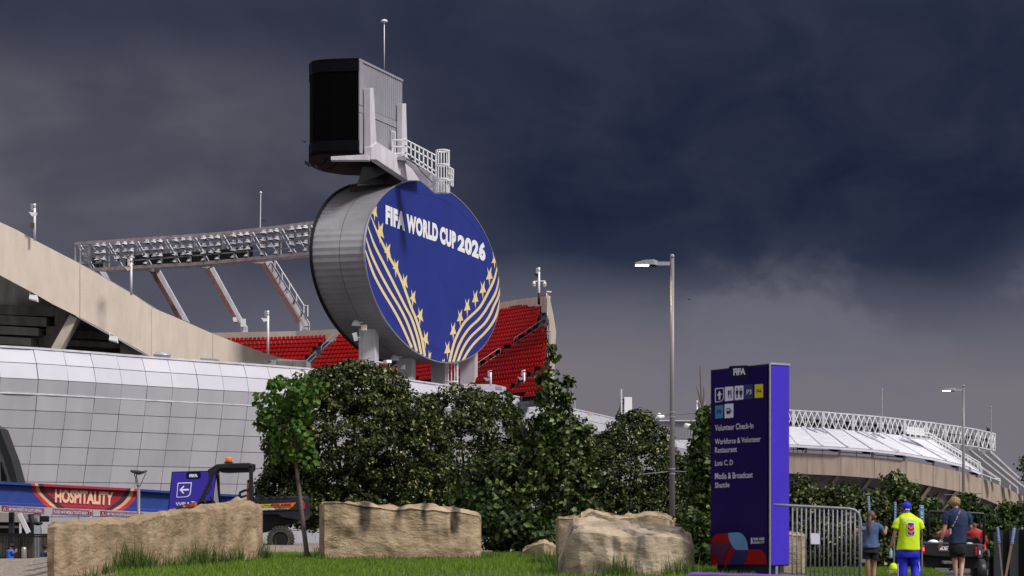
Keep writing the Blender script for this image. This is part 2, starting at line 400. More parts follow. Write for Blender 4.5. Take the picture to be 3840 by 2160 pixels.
# ------------------------------------------------------------------ stadium annex with white panels
FP = [(-1400, 121), (-500, 118.5), (0, 120.0), (590, 129.4), (1182, 140.6), (1520, 152.4), (1882, 172), (2108, 194.6), (2318, 223.6), (2584, 284), (2700, 330)]
base = [Vector(((u-1920)/F*Y, Y, 0)) for u, Y in FP]
def catmull(ps, n=24):
    out = []
    for i in range(len(ps)-1):
        p0 = ps[max(i-1, 0)]; p1 = ps[i]; p2 = ps[i+1]; p3 = ps[min(i+2, len(ps)-1)]
        for k in range(n):
            t = k/n; out.append(.5*((2*p1)+(p2-p0)*t+(2*p0-5*p1+4*p2-p3)*t*t+(-p0+3*p1-3*p2+p3)*t**3))
    out.append(ps[-1]); return out
path = catmull(base)
cum = [0]
for a, b in zip(path, path[1:]): cum.append(cum[-1]+(b-a).length)
def at(s):
    s = max(0, min(cum[-1]-1e-6, s))
    lo, hi = 0, len(cum)-1
    while hi-lo > 1:
        m = (lo+hi)//2
        if cum[m] <= s: lo = m
        else: hi = m
    t = (s-cum[lo])/(cum[hi]-cum[lo]); p = path[lo].lerp(path[hi], t)
    d = (path[min(hi+1, len(path)-1)]-path[max(lo-1, 0)]).normalized(); return p, Vector((d.y, -d.x, 0))
s0 = min(range(len(path)), key=lambda i: abs((path[i].x/path[i].y*F+1920)-109)); s0 = cum[s0]
ss = [s0]
while ss[-1] < cum[-1]: ss.append(ss[-1] + 2.12 + 1.4*sm(s0+20, s0+45, ss[-1]))
ss = [s0-2.3*k for k in range(int(s0/2.3), 0, -1)] + ss[:-1]
ROW = [(10.5, -.50), (9.67, -.20), (8.77, -.02), (7.97, -.12), (7.9, -.13), (7.0, -.28), (5.99, -.46), (4.98, -.66), (3.97, -.86), (2.96, -1.06), (1.95, -1.26), (.95, -1.45), (-.05, -1.62), (-1.7, -1.8)]
annex = thing('stadium_annex', 'long curved white panelled building wall in front of the stadium', 'building', tuple(at(s0)[0]))
O0 = Vector(at(s0)[0])
g = MB(); gu = MB(); bk = MB(); gp = .017
def fp(s, z, o): p, n = at(s); return p + n*(o+.62) + Vector((0, 0, z)) - O0
for i in range(len(ss)-1):
    for j in range(len(ROW)-1):
        (z1, o1), (z0, o0) = ROW[j], ROW[j+1]
        if z1-z0 < .2: continue
        s1, s2 = ss[i]+gp, ss[i+1]-gp; zz1, zz0 = z1-gp, z0+gp; w = ru(-.012, .012); w2 = ru(-.018, .018)
        a, b, c, d = fp(s1, zz0, o0+w), fp(s2, zz0, o0+w), fp(s2, zz1, o1+w2), fp(s1, zz1, o1+w2)
        n = at((s1+s2)/2)[1]*-.05
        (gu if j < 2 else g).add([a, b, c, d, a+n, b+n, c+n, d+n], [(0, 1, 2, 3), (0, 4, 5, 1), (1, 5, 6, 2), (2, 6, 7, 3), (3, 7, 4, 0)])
        a, b, c, d = fp(ss[i], z0, o0-.08), fp(ss[i+1], z0, o0-.08), fp(ss[i+1], z1, o1-.08), fp(ss[i], z1, o1-.08); bk.quad(a, b, c, d)
g.build('panel_cladding', M['panel_low'], annex); gu.build('upper_cladding', M['panel'], annex); bk.build('joint_backing', M['joint'], annex)
def sweep(prof, mt, name, sa, sb, parent, st=1.5, o=None):
    q = MB(); rings = []; n = max(2, int((sb-sa)/st))
    for k in range(n+1):
        s = sa+(sb-sa)*k/n; p, nn = at(s); rings.append([p+nn*(x+.62)+Vector((0, 0, z))-O0 for x, z in prof])
    q.loft(rings); return q.build(name, mt, parent)
sweep([(-.52, 10.5), (-.44, 10.5), (-.44, 10.62), (-1.6, 10.66), (-1.6, 10.5)], M['white'], 'coping', ss[0], ss[-1], annex)
sweep([(-.19, 7.98), (-.10, 7.98), (-.10, 7.9), (-.19, 7.88)], M['white'], 'gutter_rail', ss[0], ss[-1], annex)
sweep([(-1.6, 10.3), (-1.6, 10.5), (-5, 10.5), (-5, 10.3)], M['grey'], 'roof_deck', ss[0], ss[-1]-30, annex)
for a_, nm in ((ss[0], 'end_wall'),):
    pass
# roof clutter on the annex: low grey curbs
q = MB(); q.pp([(1490, 1411), (1540, 1414), (1540, 1440), (1800, 1470), (1735, 1490), (1490, 1440)], 170, 1.5)
def roofbox(name, px, Y, depth, mt, label, cat, group=None, extra=None):
    g = MB(); c = P(sum(p[0] for p in px)/len(px), max(p[1] for p in px), Y)
    g.prism([P(u, v, Y)-c for u, v in px], (0, depth, 0)); o = g.build(name, mt, bevel=.02); o.location = c; tag(o, label, cat, group); return o
roofbox('roof_curb', [(1488, 1411), (1541, 1414), (1541, 1429), (1612, 1436), (1695, 1442), (1735, 1444), (1735, 1500), (1488, 1470)], 163, 2.5, M['grey'], 'low grey metal roof curb between the sign columns', 'roof curb')
roofbox('column_plinth', [(1735, 1441), (1850, 1441), (1898, 1452), (1898, 1500), (1735, 1500)], 181, 4, M['white'], 'long pale plinth under the rightmost sign column', 'plinth')
roofbox('roof_box', [(1857, 1446), (1882, 1449), (1882, 1462), (1857, 1460)], 178, 1, M['grey'], 'small grey box behind the plinth by the red seats', 'roof box')
vent = thing('roof_vent', 'round silver roof ventilator on the white building edge', 'roof vent', tuple(P(608, 1342, 134)))
q = MB(); q.lathe((0, 0, -.3), [(.5, 0), (.5, .42), (.56, .44), (.56, .5), (.5, .52), (.38, .62), (.12, .7)], 20); q.build('hood', M['trim'], vent, True)
ac = thing('air_conditioner', 'weathered grey rooftop air conditioning unit beside the concrete ramp', 'air conditioner', tuple(P(1000, 1385, 150)))
c = P(1000, 1385, 150)
q = MB(); q.prism([P(u, v, 150)-c for u, v in ((907, 1357), (1040, 1345), (1040, 1400), (907, 1372))], (0, 3, 0)); q.build('duct', M['concd'], ac)
q = MB(); q.prism([P(u, v, 149)-c for u, v in ((1040, 1345), (1150, 1352), (1150, 1388), (1040, 1380))], (0, 3, 0)); q.build('casing', M['gbox'], ac)
for a, b in ((1044, 1090), (1100, 1146)):
    q = MB()
    for k in range(9):
        u = a+(b-a)*k/8; q.box(P(u, 1367, 148.94)-c, (.12, .06, .48))
    q.build('coil_grille', M['concd'], ac)
q = MB(); q.prism([P(u, v, 148.9)-c for u, v in ((1010, 1350), (1036, 1350), (1036, 1372), (1010, 1372))], (0, .4, 0)); q.build('access_panel', M['grey'], ac)
q = MB(); lettering(q, 'YORK', [P(u, v, 148.85)-c for u, v in ((1003, 1351), (1018, 1351), (1018, 1359), (1003, 1359))], bold=.03); q.build('brand_lettering', M['navyp'], ac)
roofbox('equipment_cabinet', [(751, 1342), (815, 1345), (815, 1353), (751, 1350)], 137, 1.2, M['grey'], 'flat grey cabinet on the roof between vent and air conditioner', 'cabinet')

# ------------------------------------------------------------------ upper stand on the left: sloping concrete beam
stand = thing('upper_stand', 'beige concrete upper deck with a steeply sloping edge beam at the left', 'grandstand', tuple(P(300, 1330, 156)))
c = P(300, 1330, 156)
BT = [(-420, 640), (0, 833), (61, 861), (133, 902), (280, 978), (298, 988), (413, 1055), (495, 1103), (567, 1152), (640, 1182), (705, 1210), (797, 1251), (918, 1297), (990, 1323), (1063, 1345), (1200, 1386), (1330, 1420)]
BB = [(-420, 812), (0, 1032), (133, 1103), (233, 1161), (301, 1190), (449, 1272), (560, 1333), (760, 1430), (1330, 1560)]
def by(u): return 150 + (u+0)*.012 + max(0, u-500)*.012
us = [-420, -250, -100, 0, 61, 133, 200, 280, 298.5]
us2 = [300.5, 350, 413, 455, 495, 530, 567, 567.6]
us3 = [568.6, 604, 640, 705, 750, 797]
us4 = [798.5, 860, 918, 990, 1063, 1130, 1200, 1330]
g = MB()
for U in (us, us2, us3, us4):
    rings = []
    for u in U:
        t, b = interp(BT, u), interp(BB, u); Y = by(u)
        a = P(u, t, Y); d = P(u, b, Y)
        rings.append([a-c, a+Vector((0, 1.1, 0))-c, d+Vector((0, 1.1, .0))-c, d-c])
    g.loft(rings)
g.build('edge_beam', M['conc'], stand)
g = MB()
for (a, b) in zip(us[:-1]+us2[:-1]+us3+us4, us[1:]+us2[1:]+us3[1:]+us4[1:]): pass
rings = []
for u in (-420, 0, 133, 298, 449, 567, 797, 1000): rings.append([P(u, interp(BT, u)+8, by(u)+1.3)-c, P(u, interp(BT, u)+8, by(u)+1.3)-c+Vector((0, 6, .2)), P(u, interp(BB, u)-30, by(u)+1.3)-c+Vector((0, 6, 0)), P(u, interp(BB, u)-30, by(u)+1.3)-c])
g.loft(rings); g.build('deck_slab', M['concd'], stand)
# stepped undersides
Z7 = lambda x, y: (x/2.786, 820+y/2.786)
g = MB()
for k, (y0, y1, x1) in enumerate([(885, 1022, 570), (995, 1126, 482), (1105, 1224, 402), (1213, 1325, 322), (1320, 1430, 250)]):
    Y = 157-k*.9
    a = [Z7(-900, y0-40), Z7(x1, y0+38), Z7(x1, y1), Z7(-900, y1-45-12)]
    g.prism([P(u, v, Y)-c for u, v in a], (0, .9+.9*(5-k), 0))
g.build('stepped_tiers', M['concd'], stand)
g = MB()
for k, (y0, y1, x0, x1) in enumerate([(1165, 1245, 735, 1330), (1268, 1330, 690, 1500), (1370, 1470, 640, 1600), (1040, 1075, 810, 1120)]):
    a = [Z7(x0, y0), Z7(x1, y0+45), Z7(x1, y1+35), Z7(x0, y1)]; g.prism([P(u, v, 159+k*-.4)-c for u, v in a], (0, 1.5, 0))
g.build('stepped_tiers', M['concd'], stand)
g = MB(); g.prism([P(u, v, 161)-c for u, v in [(-500, 900), (0, 1030), (350, 1190), (620, 1340), (760, 1430), (-500, 1430)]], (0, 1, 0)); g.build('rear_wall', mat('dark_grey_concrete', (.10, .09, .085, 1), (.05, .045, .042, 1), .95, scale=1.2, stretch=(1, 1, .2)), stand)  # back wall in dark grey concrete
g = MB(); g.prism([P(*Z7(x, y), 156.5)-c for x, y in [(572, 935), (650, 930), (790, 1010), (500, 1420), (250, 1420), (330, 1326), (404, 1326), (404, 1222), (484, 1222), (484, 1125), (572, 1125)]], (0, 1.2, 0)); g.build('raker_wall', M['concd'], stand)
g = MB(); g.prism([P(*Z7(x, y), 153.8)-c for x, y in [(728, 1000), (806, 1040), (610, 1410), (505, 1400)]], (0, 1.4, 0)); g.build('strut', M['conc'], stand, bevel=.03)
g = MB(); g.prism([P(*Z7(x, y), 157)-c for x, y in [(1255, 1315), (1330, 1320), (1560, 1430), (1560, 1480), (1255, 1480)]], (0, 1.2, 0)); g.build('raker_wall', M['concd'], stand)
g = MB(); g.tube([P(*Z7(x, y), 152.6)-c for x, y in [(790, 1015), (880, 1068), (1100, 1190), (1240, 1265), (1450, 1385), (1560, 1440)]], .05); g.build('conduit', M['grey'], stand)
for i, (x, y) in enumerate([(345, 820), (1180, 1250)]):
    g = MB(); o = P(*Z7(x, y), 151.4)
    g.loft([[Vector(q)-Vector((0, 0, 0)) for q in ((-.32, 0, .25), (.3, 0, .2), (.3, .5, .2), (-.32, .5, .25))], [Vector(q) for q in ((-.38, -.05, -.12), (.42, -.05, -.3), (.42, .5, -.3), (-.38, .5, -.12))], [Vector(q) for q in ((-.36, 0, -.24), (.42, 0, -.45), (.42, .45, -.45), (-.36, .45, -.24))]])
    g.tube([(-.3, .2, .2), (-.38, .2, .45), (-.3, .3, .6)], .04, 6)
    f = g.build('wall_floodlight', M['wtxt']); f.location = o; f.scale = (.75, .75, .75); tag(f, ['white floodlight hanging under the sloping beam, nearer the top of the slope', 'white floodlight hanging under the sloping beam, lower down by the roof vent'][i], 'floodlight', 'floodlights under the sloping beam')

# ------------------------------------------------------------------ bowl with red seats
BO = Vector((-42, 189, 0)); TH0 = R(62)
def bowl(s, Rr, dz=0):            # s: metres along the top row (R=50) from theta=0; straight after TH0
    if s <= TH0*50: th = s/50; p = BO+Vector((math.sin(th), math.cos(th), 0))*Rr
    else: p = BO+Vector((math.sin(TH0), math.cos(TH0), 0))*Rr + Vector((math.cos(TH0), -math.sin(TH0), 0))*(s-TH0*50)
    p.z = 21.6+.625*(Rr-50)+dz; return p
def pix(p): return p.x/p.y*F+1920, HOR-(p.z-EYE)/p.y*F
def toprow(s):
    th = math.degrees(s/50)
    if th < 52: return 46.0
    if th < 58: return 48.4
    if th < 63.5: return 49.2
    return 50.0
bst = thing('seating_bowl', 'stadium seating bowl of grey steps with a beige rear wall behind the oval sign', 'grandstand', tuple(BO))
g = MB(); SS = [4+i*1.0 for i in range(0, 86)]
NR = 30
for i in range(NR):
    r1 = 50-.8*i; r0 = r1-.8
    for a, b in zip(SS, SS[1:]):
        if r1 > toprow((a+b)/2)+.1: continue
        pa, pb = bowl(a, r1), bowl(b, r1)
        if pix(pb)[0] > 2064 or pix(pa)[1] > 1560: continue
        z = pa.z
        A, B = bowl(a, r1+.4), bowl(b, r1+.4); C_, D_ = bowl(b, r0+.4), bowl(a, r0+.4)
        for q in (A, B, C_, D_): q.z = z
        E_, G_ = D_.copy(), C_.copy(); E_.z = G_.z = z-.5
        A, B, C_, D_, E_, G_ = [q-BO for q in (A, B, C_, D_, E_, G_)]
        g.add([A, B, C_, D_, E_, G_], [(0, 1, 2, 3), (3, 2, 5, 4)])
g.build('concrete_steps', M['step'], bst)
# rear wall
g = MB(); rings = []
WS = [(4, 2.0), (20, 1.6), (30, 1.5), (45, 1.7), (49, 1.6), (52, 1.5)]
rr = []
for s_, hgt in WS:
    r_ = 47.3 if s_ < 45 else 47.3+(s_-45)*.28
    p = bowl(s_, r_); top = 20.55 + (0 if s_ < 30 else (s_-30)*.075)
    rings.append([Vector((p.x, p.y, top))-BO, Vector((p.x+.3, p.y+.3, top))-BO, Vector((p.x+.3, p.y+.3, 12))-BO, Vector((p.x, p.y, 12))-BO])
pe = P(2052, 1109, 205); pe2 = pe+Vector((.3, .3, 0))
rings.append([pe-BO, pe2-BO, Vector((pe2.x, pe2.y, 12))-BO, Vector((pe.x, pe.y, 12))-BO])
g.loft(rings); g.build('rear_wall', M['conc'], bst)
g = MB(); g.prism([P(u, v, 190)-BO for u, v in [(2050, 1108), (2058, 1106), (2074, 1180), (2085, 1250), (2080, 1330), (2076, 1620), (2060, 1620), (2064, 1330), (2066, 1252), (2056, 1185)]], (.3, 14, 1.2)); g.build('end_wall', M['conc'], bst)
# aisles
AI = [R(29.5)*50, R(49)*50, TH0*50+12.2, TH0*50+27, R(10)*50]
sp = MB()        # one seat, origin at its foot, facing -Y
sp.loft([[Vector(q) for q in ((-.22, -.25, .40), (.22, -.25, .40), (.22, .18, .36), (-.22, .18, .36))], [Vector(q) for q in ((-.23, -.27, .46), (.23, -.27, .46), (.23, .20, .42), (-.23, .20, .42))]])
prof = [(-.20, .44), (-.215, .60), (-.20, .74), (-.13, .81), (0, .83), (.13, .81), (.20, .74), (.215, .60), (.20, .44)]
sp.prism([Vector((x, .18+(z-.4)*.22-abs(x)*.25, z)) for x, z in prof], (0, .05, .01))
sp.cur = 1; sp.box((-.2, .1, .22), (.04, .3, .42)); sp.box((.2, .1, .22), (.04, .3, .42))
seat0 = sp.build('stadium_chair', None, mats=[M['red'], M['dk']]); seat_me = seat0.data
cands = []
facade_top = [(u, v) for u, v in [(0, 1303), (590, 1345), (1182, 1389), (1520, 1428), (1882, 1481), (2108, 1528), (2250, 1552)]]
def behind_sign(u, v):
    x = (u-1530)/360; y = (v-1015-.3*(u-1530))/350; return x*x+y*y < 1
for i in range(NR):
    r1 = 50-.8*i; s = 6.
    while s < 88:
        L_ = .5*50/r1 if s < TH0*50 else .5
        s += L_
        if r1 > toprow(s)+.1: continue
        if any(abs(s-a) < (.75*50/r1 if a < TH0*50 else .75) for a in AI): continue
        p = bowl(s, r1); u, v = pix(p)
        if u > 2042 or u < 760: continue
        if 1985 < u and v < 1300 and s > TH0*50 and r1 > 44.0 and r1 < 49.5 and u > 2022-(49.5-r1)*3: continue
        if v > interp(facade_top, u)+10: continue
        th = min(s/50, TH0)
        vis = (not behind_sign(u, v)) and u > 960 and not (1350 < u < 1420 or 1490 < u < 1560 or 1722 < u < 1790)
        cands.append((p, th, vis, i, s))
vis = sorted([c_ for c_ in cands if c_[2]], key=lambda c_: c_[0].y)
indiv = vis[:300]; ids = set(id(c_) for c_ in indiv); rest = [c_ for c_ in cands if id(c_) not in ids]
def sang(th): return -th   # seats face the centre of the bowl
ORD = 'first second third fourth fifth sixth seventh eighth ninth tenth eleventh twelfth thirteenth fourteenth fifteenth sixteenth seventeenth eighteenth nineteenth twentieth'.split()
def ordw(n):
    if n <= 20: return ORD[n-1]
    if n < 30: return 'twenty-'+ORD[n-21]
    return 'thirtieth' if n == 30 else 'thirty-'+ORD[min(n-31, 8)]
blocks = {}
for k, c_ in enumerate(indiv): blocks.setdefault((c_[3], sum(c_[4] > a for a in AI)), []).append((c_[4], k))
seatlab = {}; rowsin = {}
for (r_, b_) in sorted(blocks): rowsin.setdefault(b_, []).append(r_)
bn = sorted(rowsin)
for (r_, b_), lst in blocks.items():
    nm = {0: 'nearer', 1: 'middle', 2: 'end'}.get(bn[::-1].index(b_), 'left')
    nm = 'block below the aisle' if bn.index(b_) == len(bn)-1 else ('block above the aisle' if bn.index(b_) == len(bn)-2 else 'block beside the sign')
    for n_, (_, k) in enumerate(sorted(lst, reverse=True)): seatlab[k] = 'red chair, %s from the right end, %s row down, %s' % (ordw(n_+1), ordw(rowsin[b_].index(r_)+1), nm)
for k, (p, th, *_) in enumerate(indiv):
    o = seat0 if k == 0 else seat0.copy()
    if k: COL.objects.link(o)
    o.location = p; o.rotation_euler = (0, 0, sang(th))
    tag(o, seatlab[k], 'chair', 'red chairs in the stadium bowl')
sv = np.array([v.co[:] for v in seat_me.vertices]); 
g = MB(); Vall = []; 
for p, th, *_ in rest:
    a = sang(th); ca, sa = math.cos(a), math.sin(a)
    X = sv[:, 0]*ca-sv[:, 1]*sa+p.x; Yv = sv[:, 0]*sa+sv[:, 1]*ca+p.y; Vall.append(np.stack([X, Yv, sv[:, 2]+p.z], 1))
fl = [tuple(f.vertices) for f in seat_me.polygons]; fm = [f.material_index for f in seat_me.polygons]; nv_ = len(sv)
me = bpy.data.meshes.new('far_seats'); FF = []; FM = []
for k in range(len(rest)):
    for f, m_ in zip(fl, fm): FF.append(tuple(i+k*nv_ for i in f)); FM.append(m_)
me.from_pydata([tuple(x) for x in np.concatenate(Vall)], [], FF); me.materials.append(M['red']); me.materials.append(M['dk']); me.polygons.foreach_set('material_index', FM)
o = bpy.data.objects.new('far_seats', me); COL.objects.link(o); tag(o, 'mass of small red seats farther round the stadium bowl', 'seats', kind='stuff')
print('seats', len(indiv), len(rest))
# aisle handrails
def handrail(s_, r_a, r_b, side=.5):
    g = MB(); a = bowl(s_+side, r_a); b = bowl(s_+side, r_b); up = Vector((0, 0, 1.0))
    g.tube([a, a+up*.9, a+up+(b-a)*.04, b+up-(b-a)*.04, b+up*.9, b], .03, 6); g.tube([a+up*.5, b+up*.5], .025, 6)
    return [g, a]
for k, (s_, ra, rb, lb) in enumerate([(AI[2], 36.6, 39.6, 'lowest'), (AI[2], 41.0, 44.4, 'middle, longest'), (AI[0], 43.4, 45.8, 'left of the sign, upper'), (AI[0], 40.2, 42.4, 'left of the sign, lower'), (AI[1], 39, 41, 'between the sign columns,')]):
    g, a = handrail(s_, ra, rb); g.v = [tuple(Vector(v)-a) for v in g.v]
    o = g.build('handrail', M['grey'], smooth=True); o.location = a
    tag(o, ['lowest white handrail of the aisle right of the sign', 'long middle handrail of the aisle right of the sign', 'upper handrail of the seat aisle left of the sign', 'lower handrail of the seat aisle left of the sign', 'handrail seen between the two left sign columns'][k], 'handrail', 'handrails on the seat aisles')
g = MB()
c = P(2030, 1260, 196)
for (a, b) in [((2033, 1240), (2033, 1318)), ((2050, 1240), (2050, 1310)), ((2040, 1270), (2040, 1330))]: g.tube([P(*a, 196)-c, P(*b, 196)-c], .035, 6)
for v in (1240, 1256, 1270, 1302): g.tube([P(2033, v, 196)-c, P(2056, v, 196)-c], .03, 6)
o = g.build('guard_rail', M['white']); o.location = c; tag(o, 'short white guard rail at the end wall of the red seats', 'guard rail')
# ------------------------------------------------------------------ oval sign
A0 = math.asin(.2857)
PL = Plane((-6.5, 175), A0)
TC, ZC, RA, RB = 1.51, 20.74, 17.34, 7.25
SC = PL.c + PL.d*TC + Vector((0, 0, ZC))
THK = 4.25
sign = thing('oval_sign', 'huge oval blue sign with gold stars and stripes reading FIFA WORLD CUP 2026', 'sign', tuple(SC))
d3, n3, z3 = PL.d, PL.n, Vector((0, 0, 1))
def ell(a, k=0., back=0.): return d3*(RA+k)*math.cos(a) + z3*(RB+k)*math.sin(a) - n3*back
g = MB(); NS = 150
def ellang():
    # equal arc steps
    pts = [(math.cos(2*math.pi*i/4000)*RA, math.sin(2*math.pi*i/4000)*RB) for i in range(4001)]
    cs = [0]
    for p, q in zip(pts, pts[1:]): cs.append(cs[-1]+math.hypot(q[0]-p[0], q[1]-p[1]))
    out = []; j = 0
    for k in range(NS*2):
        t = cs[-1]*k/(NS*2)
        while cs[j+1] < t: j += 1
        out.append(2*math.pi*j/4000)
    return out
EA = ellang(); rA = []; rB = []; rM = []
for i, a in enumerate(EA):
    k = .035 if i % 2 else 0.
    rA.append(ell(a, k-.06, .06)); rM.append(ell(a, k-.06, THK*.48)); rB.append(ell(a, k-.06, THK))
g.loft([rA, rM], caps=False); g.loft([[v - n3*.03 for v in rM], rB], caps=False)
g.build('corrugated_rim', M['rim'], sign)
g = MB(); rg_ = [ell(2*math.pi*i/160, .07, THK-.02) for i in range(160)]; g.loft([rg_, [v - n3*.22 for v in rg_]]); g.build('rear_frame', M['dk'], sign)
g = MB(); rg_ = [ell(2*math.pi*i/160, 0, 0) for i in range(160)]; g.loft([[v - n3*.06 for v in rg_], rg_]); g.build('face_banner', M['blue'], sign)
g = MB()
for i in range(160):
    a, b = 2*math.pi*i/160, 2*math.pi*(i+1)/160
    g.quad(ell(a, .06, -.03), ell(b, .06, -.03), ell(b, -.02, -.03), ell(a, -.02, -.03)); g.quad(ell(a, .06, -.03), ell(b, .06, -.03), ell(b, .06, .1), ell(a, .06, .1))
g.build('edge_trim', M['trim'], sign)
# stitched seams in the banner
g = MB()
for i in range(8, 72):
    a, b = 2*math.pi*i/160, 2*math.pi*(i+1)/160
    f = lambda t, k: d3*(RA*.95)*math.cos(t)+z3*(RB*.86+k)*math.sin(t)+n3*.008
    g.quad(f(a, 0), f(b, 0), f(b, .05), f(a, .05))
for i in range(95, 140):
    a, b = 2*math.pi*i/160, 2*math.pi*(i+1)/160
    g.quad(f(a, 0), f(b, 0), f(b, .04), f(a, .04))
g.build('banner_seam', mat('banner_seam_blue', (.012, .016, .15, 1)), sign)
def onp(x, y, out=.02): return PL.on(1100+x/1.647, 620+y/1.647, out) - SC
def inell(p):
    t, z = p.dot(d3), p.z; return (t/(RA-.05))**2+(z/(RB-.05))**2 <= 1
def clampell(p):
    t, z = p.dot(d3), p.z; k = math.sqrt((t/(RA-.02))**2+(z/(RB-.02))**2)
    if k > 1: t /= k; z /= k
    return d3*t+z3*z+n3*p.dot(n3)
def r3(x, y): return ((x/4.293+1300-1100)*1.647, (y/4.293+1150-620)*1.647)
LS = [[(480, 318), (530, 440), (590, 560), (660, 690)] + [r3(*q) for q in ((1035, 0), (1110, 180), (1180, 400), (1220, 560), (1260, 800))],
      [(458, 370), (500, 490), (560, 610), (620, 730)] + [r3(*q) for q in ((945, 0), (1040, 180), (1110, 380), (1160, 560), (1202, 770))],
      [(444, 430), (480, 545), (528, 650), (590, 765)] + [r3(*q) for q in ((847, 0), (950, 200), (1030, 400), (1090, 580), (1130, 725))],
      [(444, 520), (470, 600), (500, 680), (550, 775)] + [r3(*q) for q in ((728, 0), (840, 200), (935, 400), (1005, 560), (1050, 660))]]
RS = [[(1264, 600), (1242, 700), (1200, 790)] + [r3(*q) for q in ((2150, 0), (2000, 150), (1900, 250), (1810, 400), (1725, 600), (1655, 890))],
      [(1274, 670), (1252, 780)] + [r3(*q) for q in ((2270, 0), (2200, 110), (2110, 220), (1990, 330), (1885, 470), (1795, 650), (1718, 888))],
      [(1280, 735), (1266, 810)] + [r3(*q) for q in ((2365, 0), (2310, 130), (2220, 270), (2110, 375), (1985, 500), (1875, 670), (1790, 882))],
      [(1281, 800)] + [r3(*q) for q in ((2450, 0), (2395, 170), (2310, 315), (2200, 445), (2085, 555), (1970, 695), (1870, 868))]]
def stripe(mb, pts, w0=14.5, w1=15.):
    # smooth and thicken in picture units on the banner plane
    ps = catmull([Vector((x, y, 0)) for x, y in pts], 6); L_ = []; R_ = []
    for i, p in enumerate(ps):
        t = (ps[min(i+1, len(ps)-1)]-ps[max(i-1, 0)]).normalized(); nn = Vector((-t.y, t.x, 0)); f_ = i/(len(ps)-1)
        w = (w0+(w1-w0)*f_)/2*min(1., .25+f_*5)
        L_.append(clampell(onp(*(p+nn*w)[:2]))); R_.append(clampell(onp(*(p-nn*w)[:2])))
    for i in range(len(ps)-1): mb.quad(L_[i], L_[i+1], R_[i+1], R_[i])
for s_ in LS+RS:
    g = MB(); stripe(g, s_); g.build('gold_stripe', M['gold'], sign)
def star(cx, cy, sc, mirror=False, cut=None):
    if not mirror: pts = [(-30, -160), (-5, -62), (43, -130), (32, -12), (55, 105), (8, 62), (-5, 185), (-22, 38), (-60, 15), (-24, -35)]
    else: pts = [(-38, -120), (-8, -30), (36, -125), (28, -15), (55, 80), (12, 88), (2, 215), (-12, 92), (-58, 98), (-24, 0)]
    k = 1.647/4.293*sc; return [(cx+x*k, cy+y*k) for x, y in pts]
for (x, y, s_, mm) in [(503, 290, .8, 0), (537, 408, 1.1, 0), (583, 530, .95, 0), (634, 630, .92, 0), (688, 722, .92, 0), (739, 818, .9, 0), (783, 930, .93, 0), (817, 1072, .9, 0),
                     (1243, 572, .85, 1), (1211, 670, .95, 1), (1170, 755, .92, 1), (1124, 812, .92, 1), (1074, 864, .92, 1), (1030, 930, .9, 1), (987, 1012, .92, 1), (952, 1128, .9, 1)]:
    poly = [clampell(onp(*q, out=.024)) for q in star(x, y, s_, mm)]
    g = MB(); cc = sum(poly, Vector())/len(poly); n_ = len(poly)
    g.add(poly+[cc], [(i, (i+1) % n_, n_) for i in range(n_)]); g.build('gold_star', M['gold'], sign)
for pts in [[(835, 1190), (836, 1140), (842, 1165), (853, 1152), (846, 1192)], [(920, 1210), (922, 1195), (928, 1207), (934, 1192), (935, 1211)]]:
    poly = [clampell(onp(*q, out=.024)) for q in pts]; g = MB(); g.add(poly, [tuple(range(len(poly)))]); g.build('gold_star', M['gold'], sign)
for s_, quad, b in [('FIFA', [(570, 243), (690, 292), (690, 407), (570, 361)], .068), ('WORLD', [(699, 298), (893, 362), (893, 477), (699, 412)], .062),
                 ('CUP', [(905, 372), (1005, 412), (1005, 522), (905, 482)], .066), ('2026', [(1015, 422), (1187, 480), (1187, 597), (1015, 526)], .06)]:
    g = MB(); lettering(g, s_, [onp(*q, out=.03) for q in quad], bold=b, space=1.1 if s_ == '2026' else 1.12); g.build('lettering', M['wtxt'], sign)
# rim lamp fitting at the top left
g = MB(); p = P(1323, 712, 166)-SC; g.box(p, (.45, .3, .5)); g.box(p+Vector((0, 0, .35)), (.7, .4, .1)); g.build('rim_lamp', M['bark'], sign)
# columns
PM = Plane((-6.5, 175), A0); PM.c = PM.c - PM.n*THK*.5
def column(u, wu, vt, name='column'):
    g = MB(); p = PM.on(u, vt); w = wu*p.y/F
    b = p - SC; sx = w*.80
    g.box(Vector((b.x, b.y, (b.z + 6.5-SC.z)/2)), (sx, sx, b.z-(6.5-SC.z)), rz=-A0*.6); return g, p, w
for u, wu, vt in [(1383, 78, 1180), (1523, 74, 1318), (1758, 72, 1310)]:
    g, p, w = column(u, wu, vt); g.build('column', M['white'], sign, bevel=.03)
g, p, w = column(1650, 72, 1345); g.build('column', M['white'], sign, bevel=.03)
c_ = p - SC - n3*(-w*.9) ; cg = MB()
for k in range(12):
    a = k/12*2*math.pi; x, y = .55*math.cos(a), .55*math.sin(a)
    cg.tube([Vector((c_.x+x-.4, c_.y+y-.8, 6.5-SC.z)), Vector((c_.x+x-.4, c_.y+y-.8, c_.z+.2))], .035, 5)
for z in (-8.6, -7.0): 
    ring = [Vector((c_.x-.4+.57*math.cos(k/16*2*math.pi), c_.y-.8+.57*math.sin(k/16*2*math.pi), z)) for k in range(17)]; cg.tube(ring, .05, 5)
cg.build('ladder_cage', M['wtxt'], sign)
def lbox(name, u, v, w, h, Y, mt, label=None, off=.3):
    g = MB(); p = P(u, v, Y)-SC; g.box(p, (w, off, h)); return g.build(name, mt, sign, bevel=.02)
lbox('junction_box', 1365, 1229, .45, .45, 163.6, M['conc']); lbox('junction_box', 1511, 1377, .35, .38, 171.3, M['grey'])
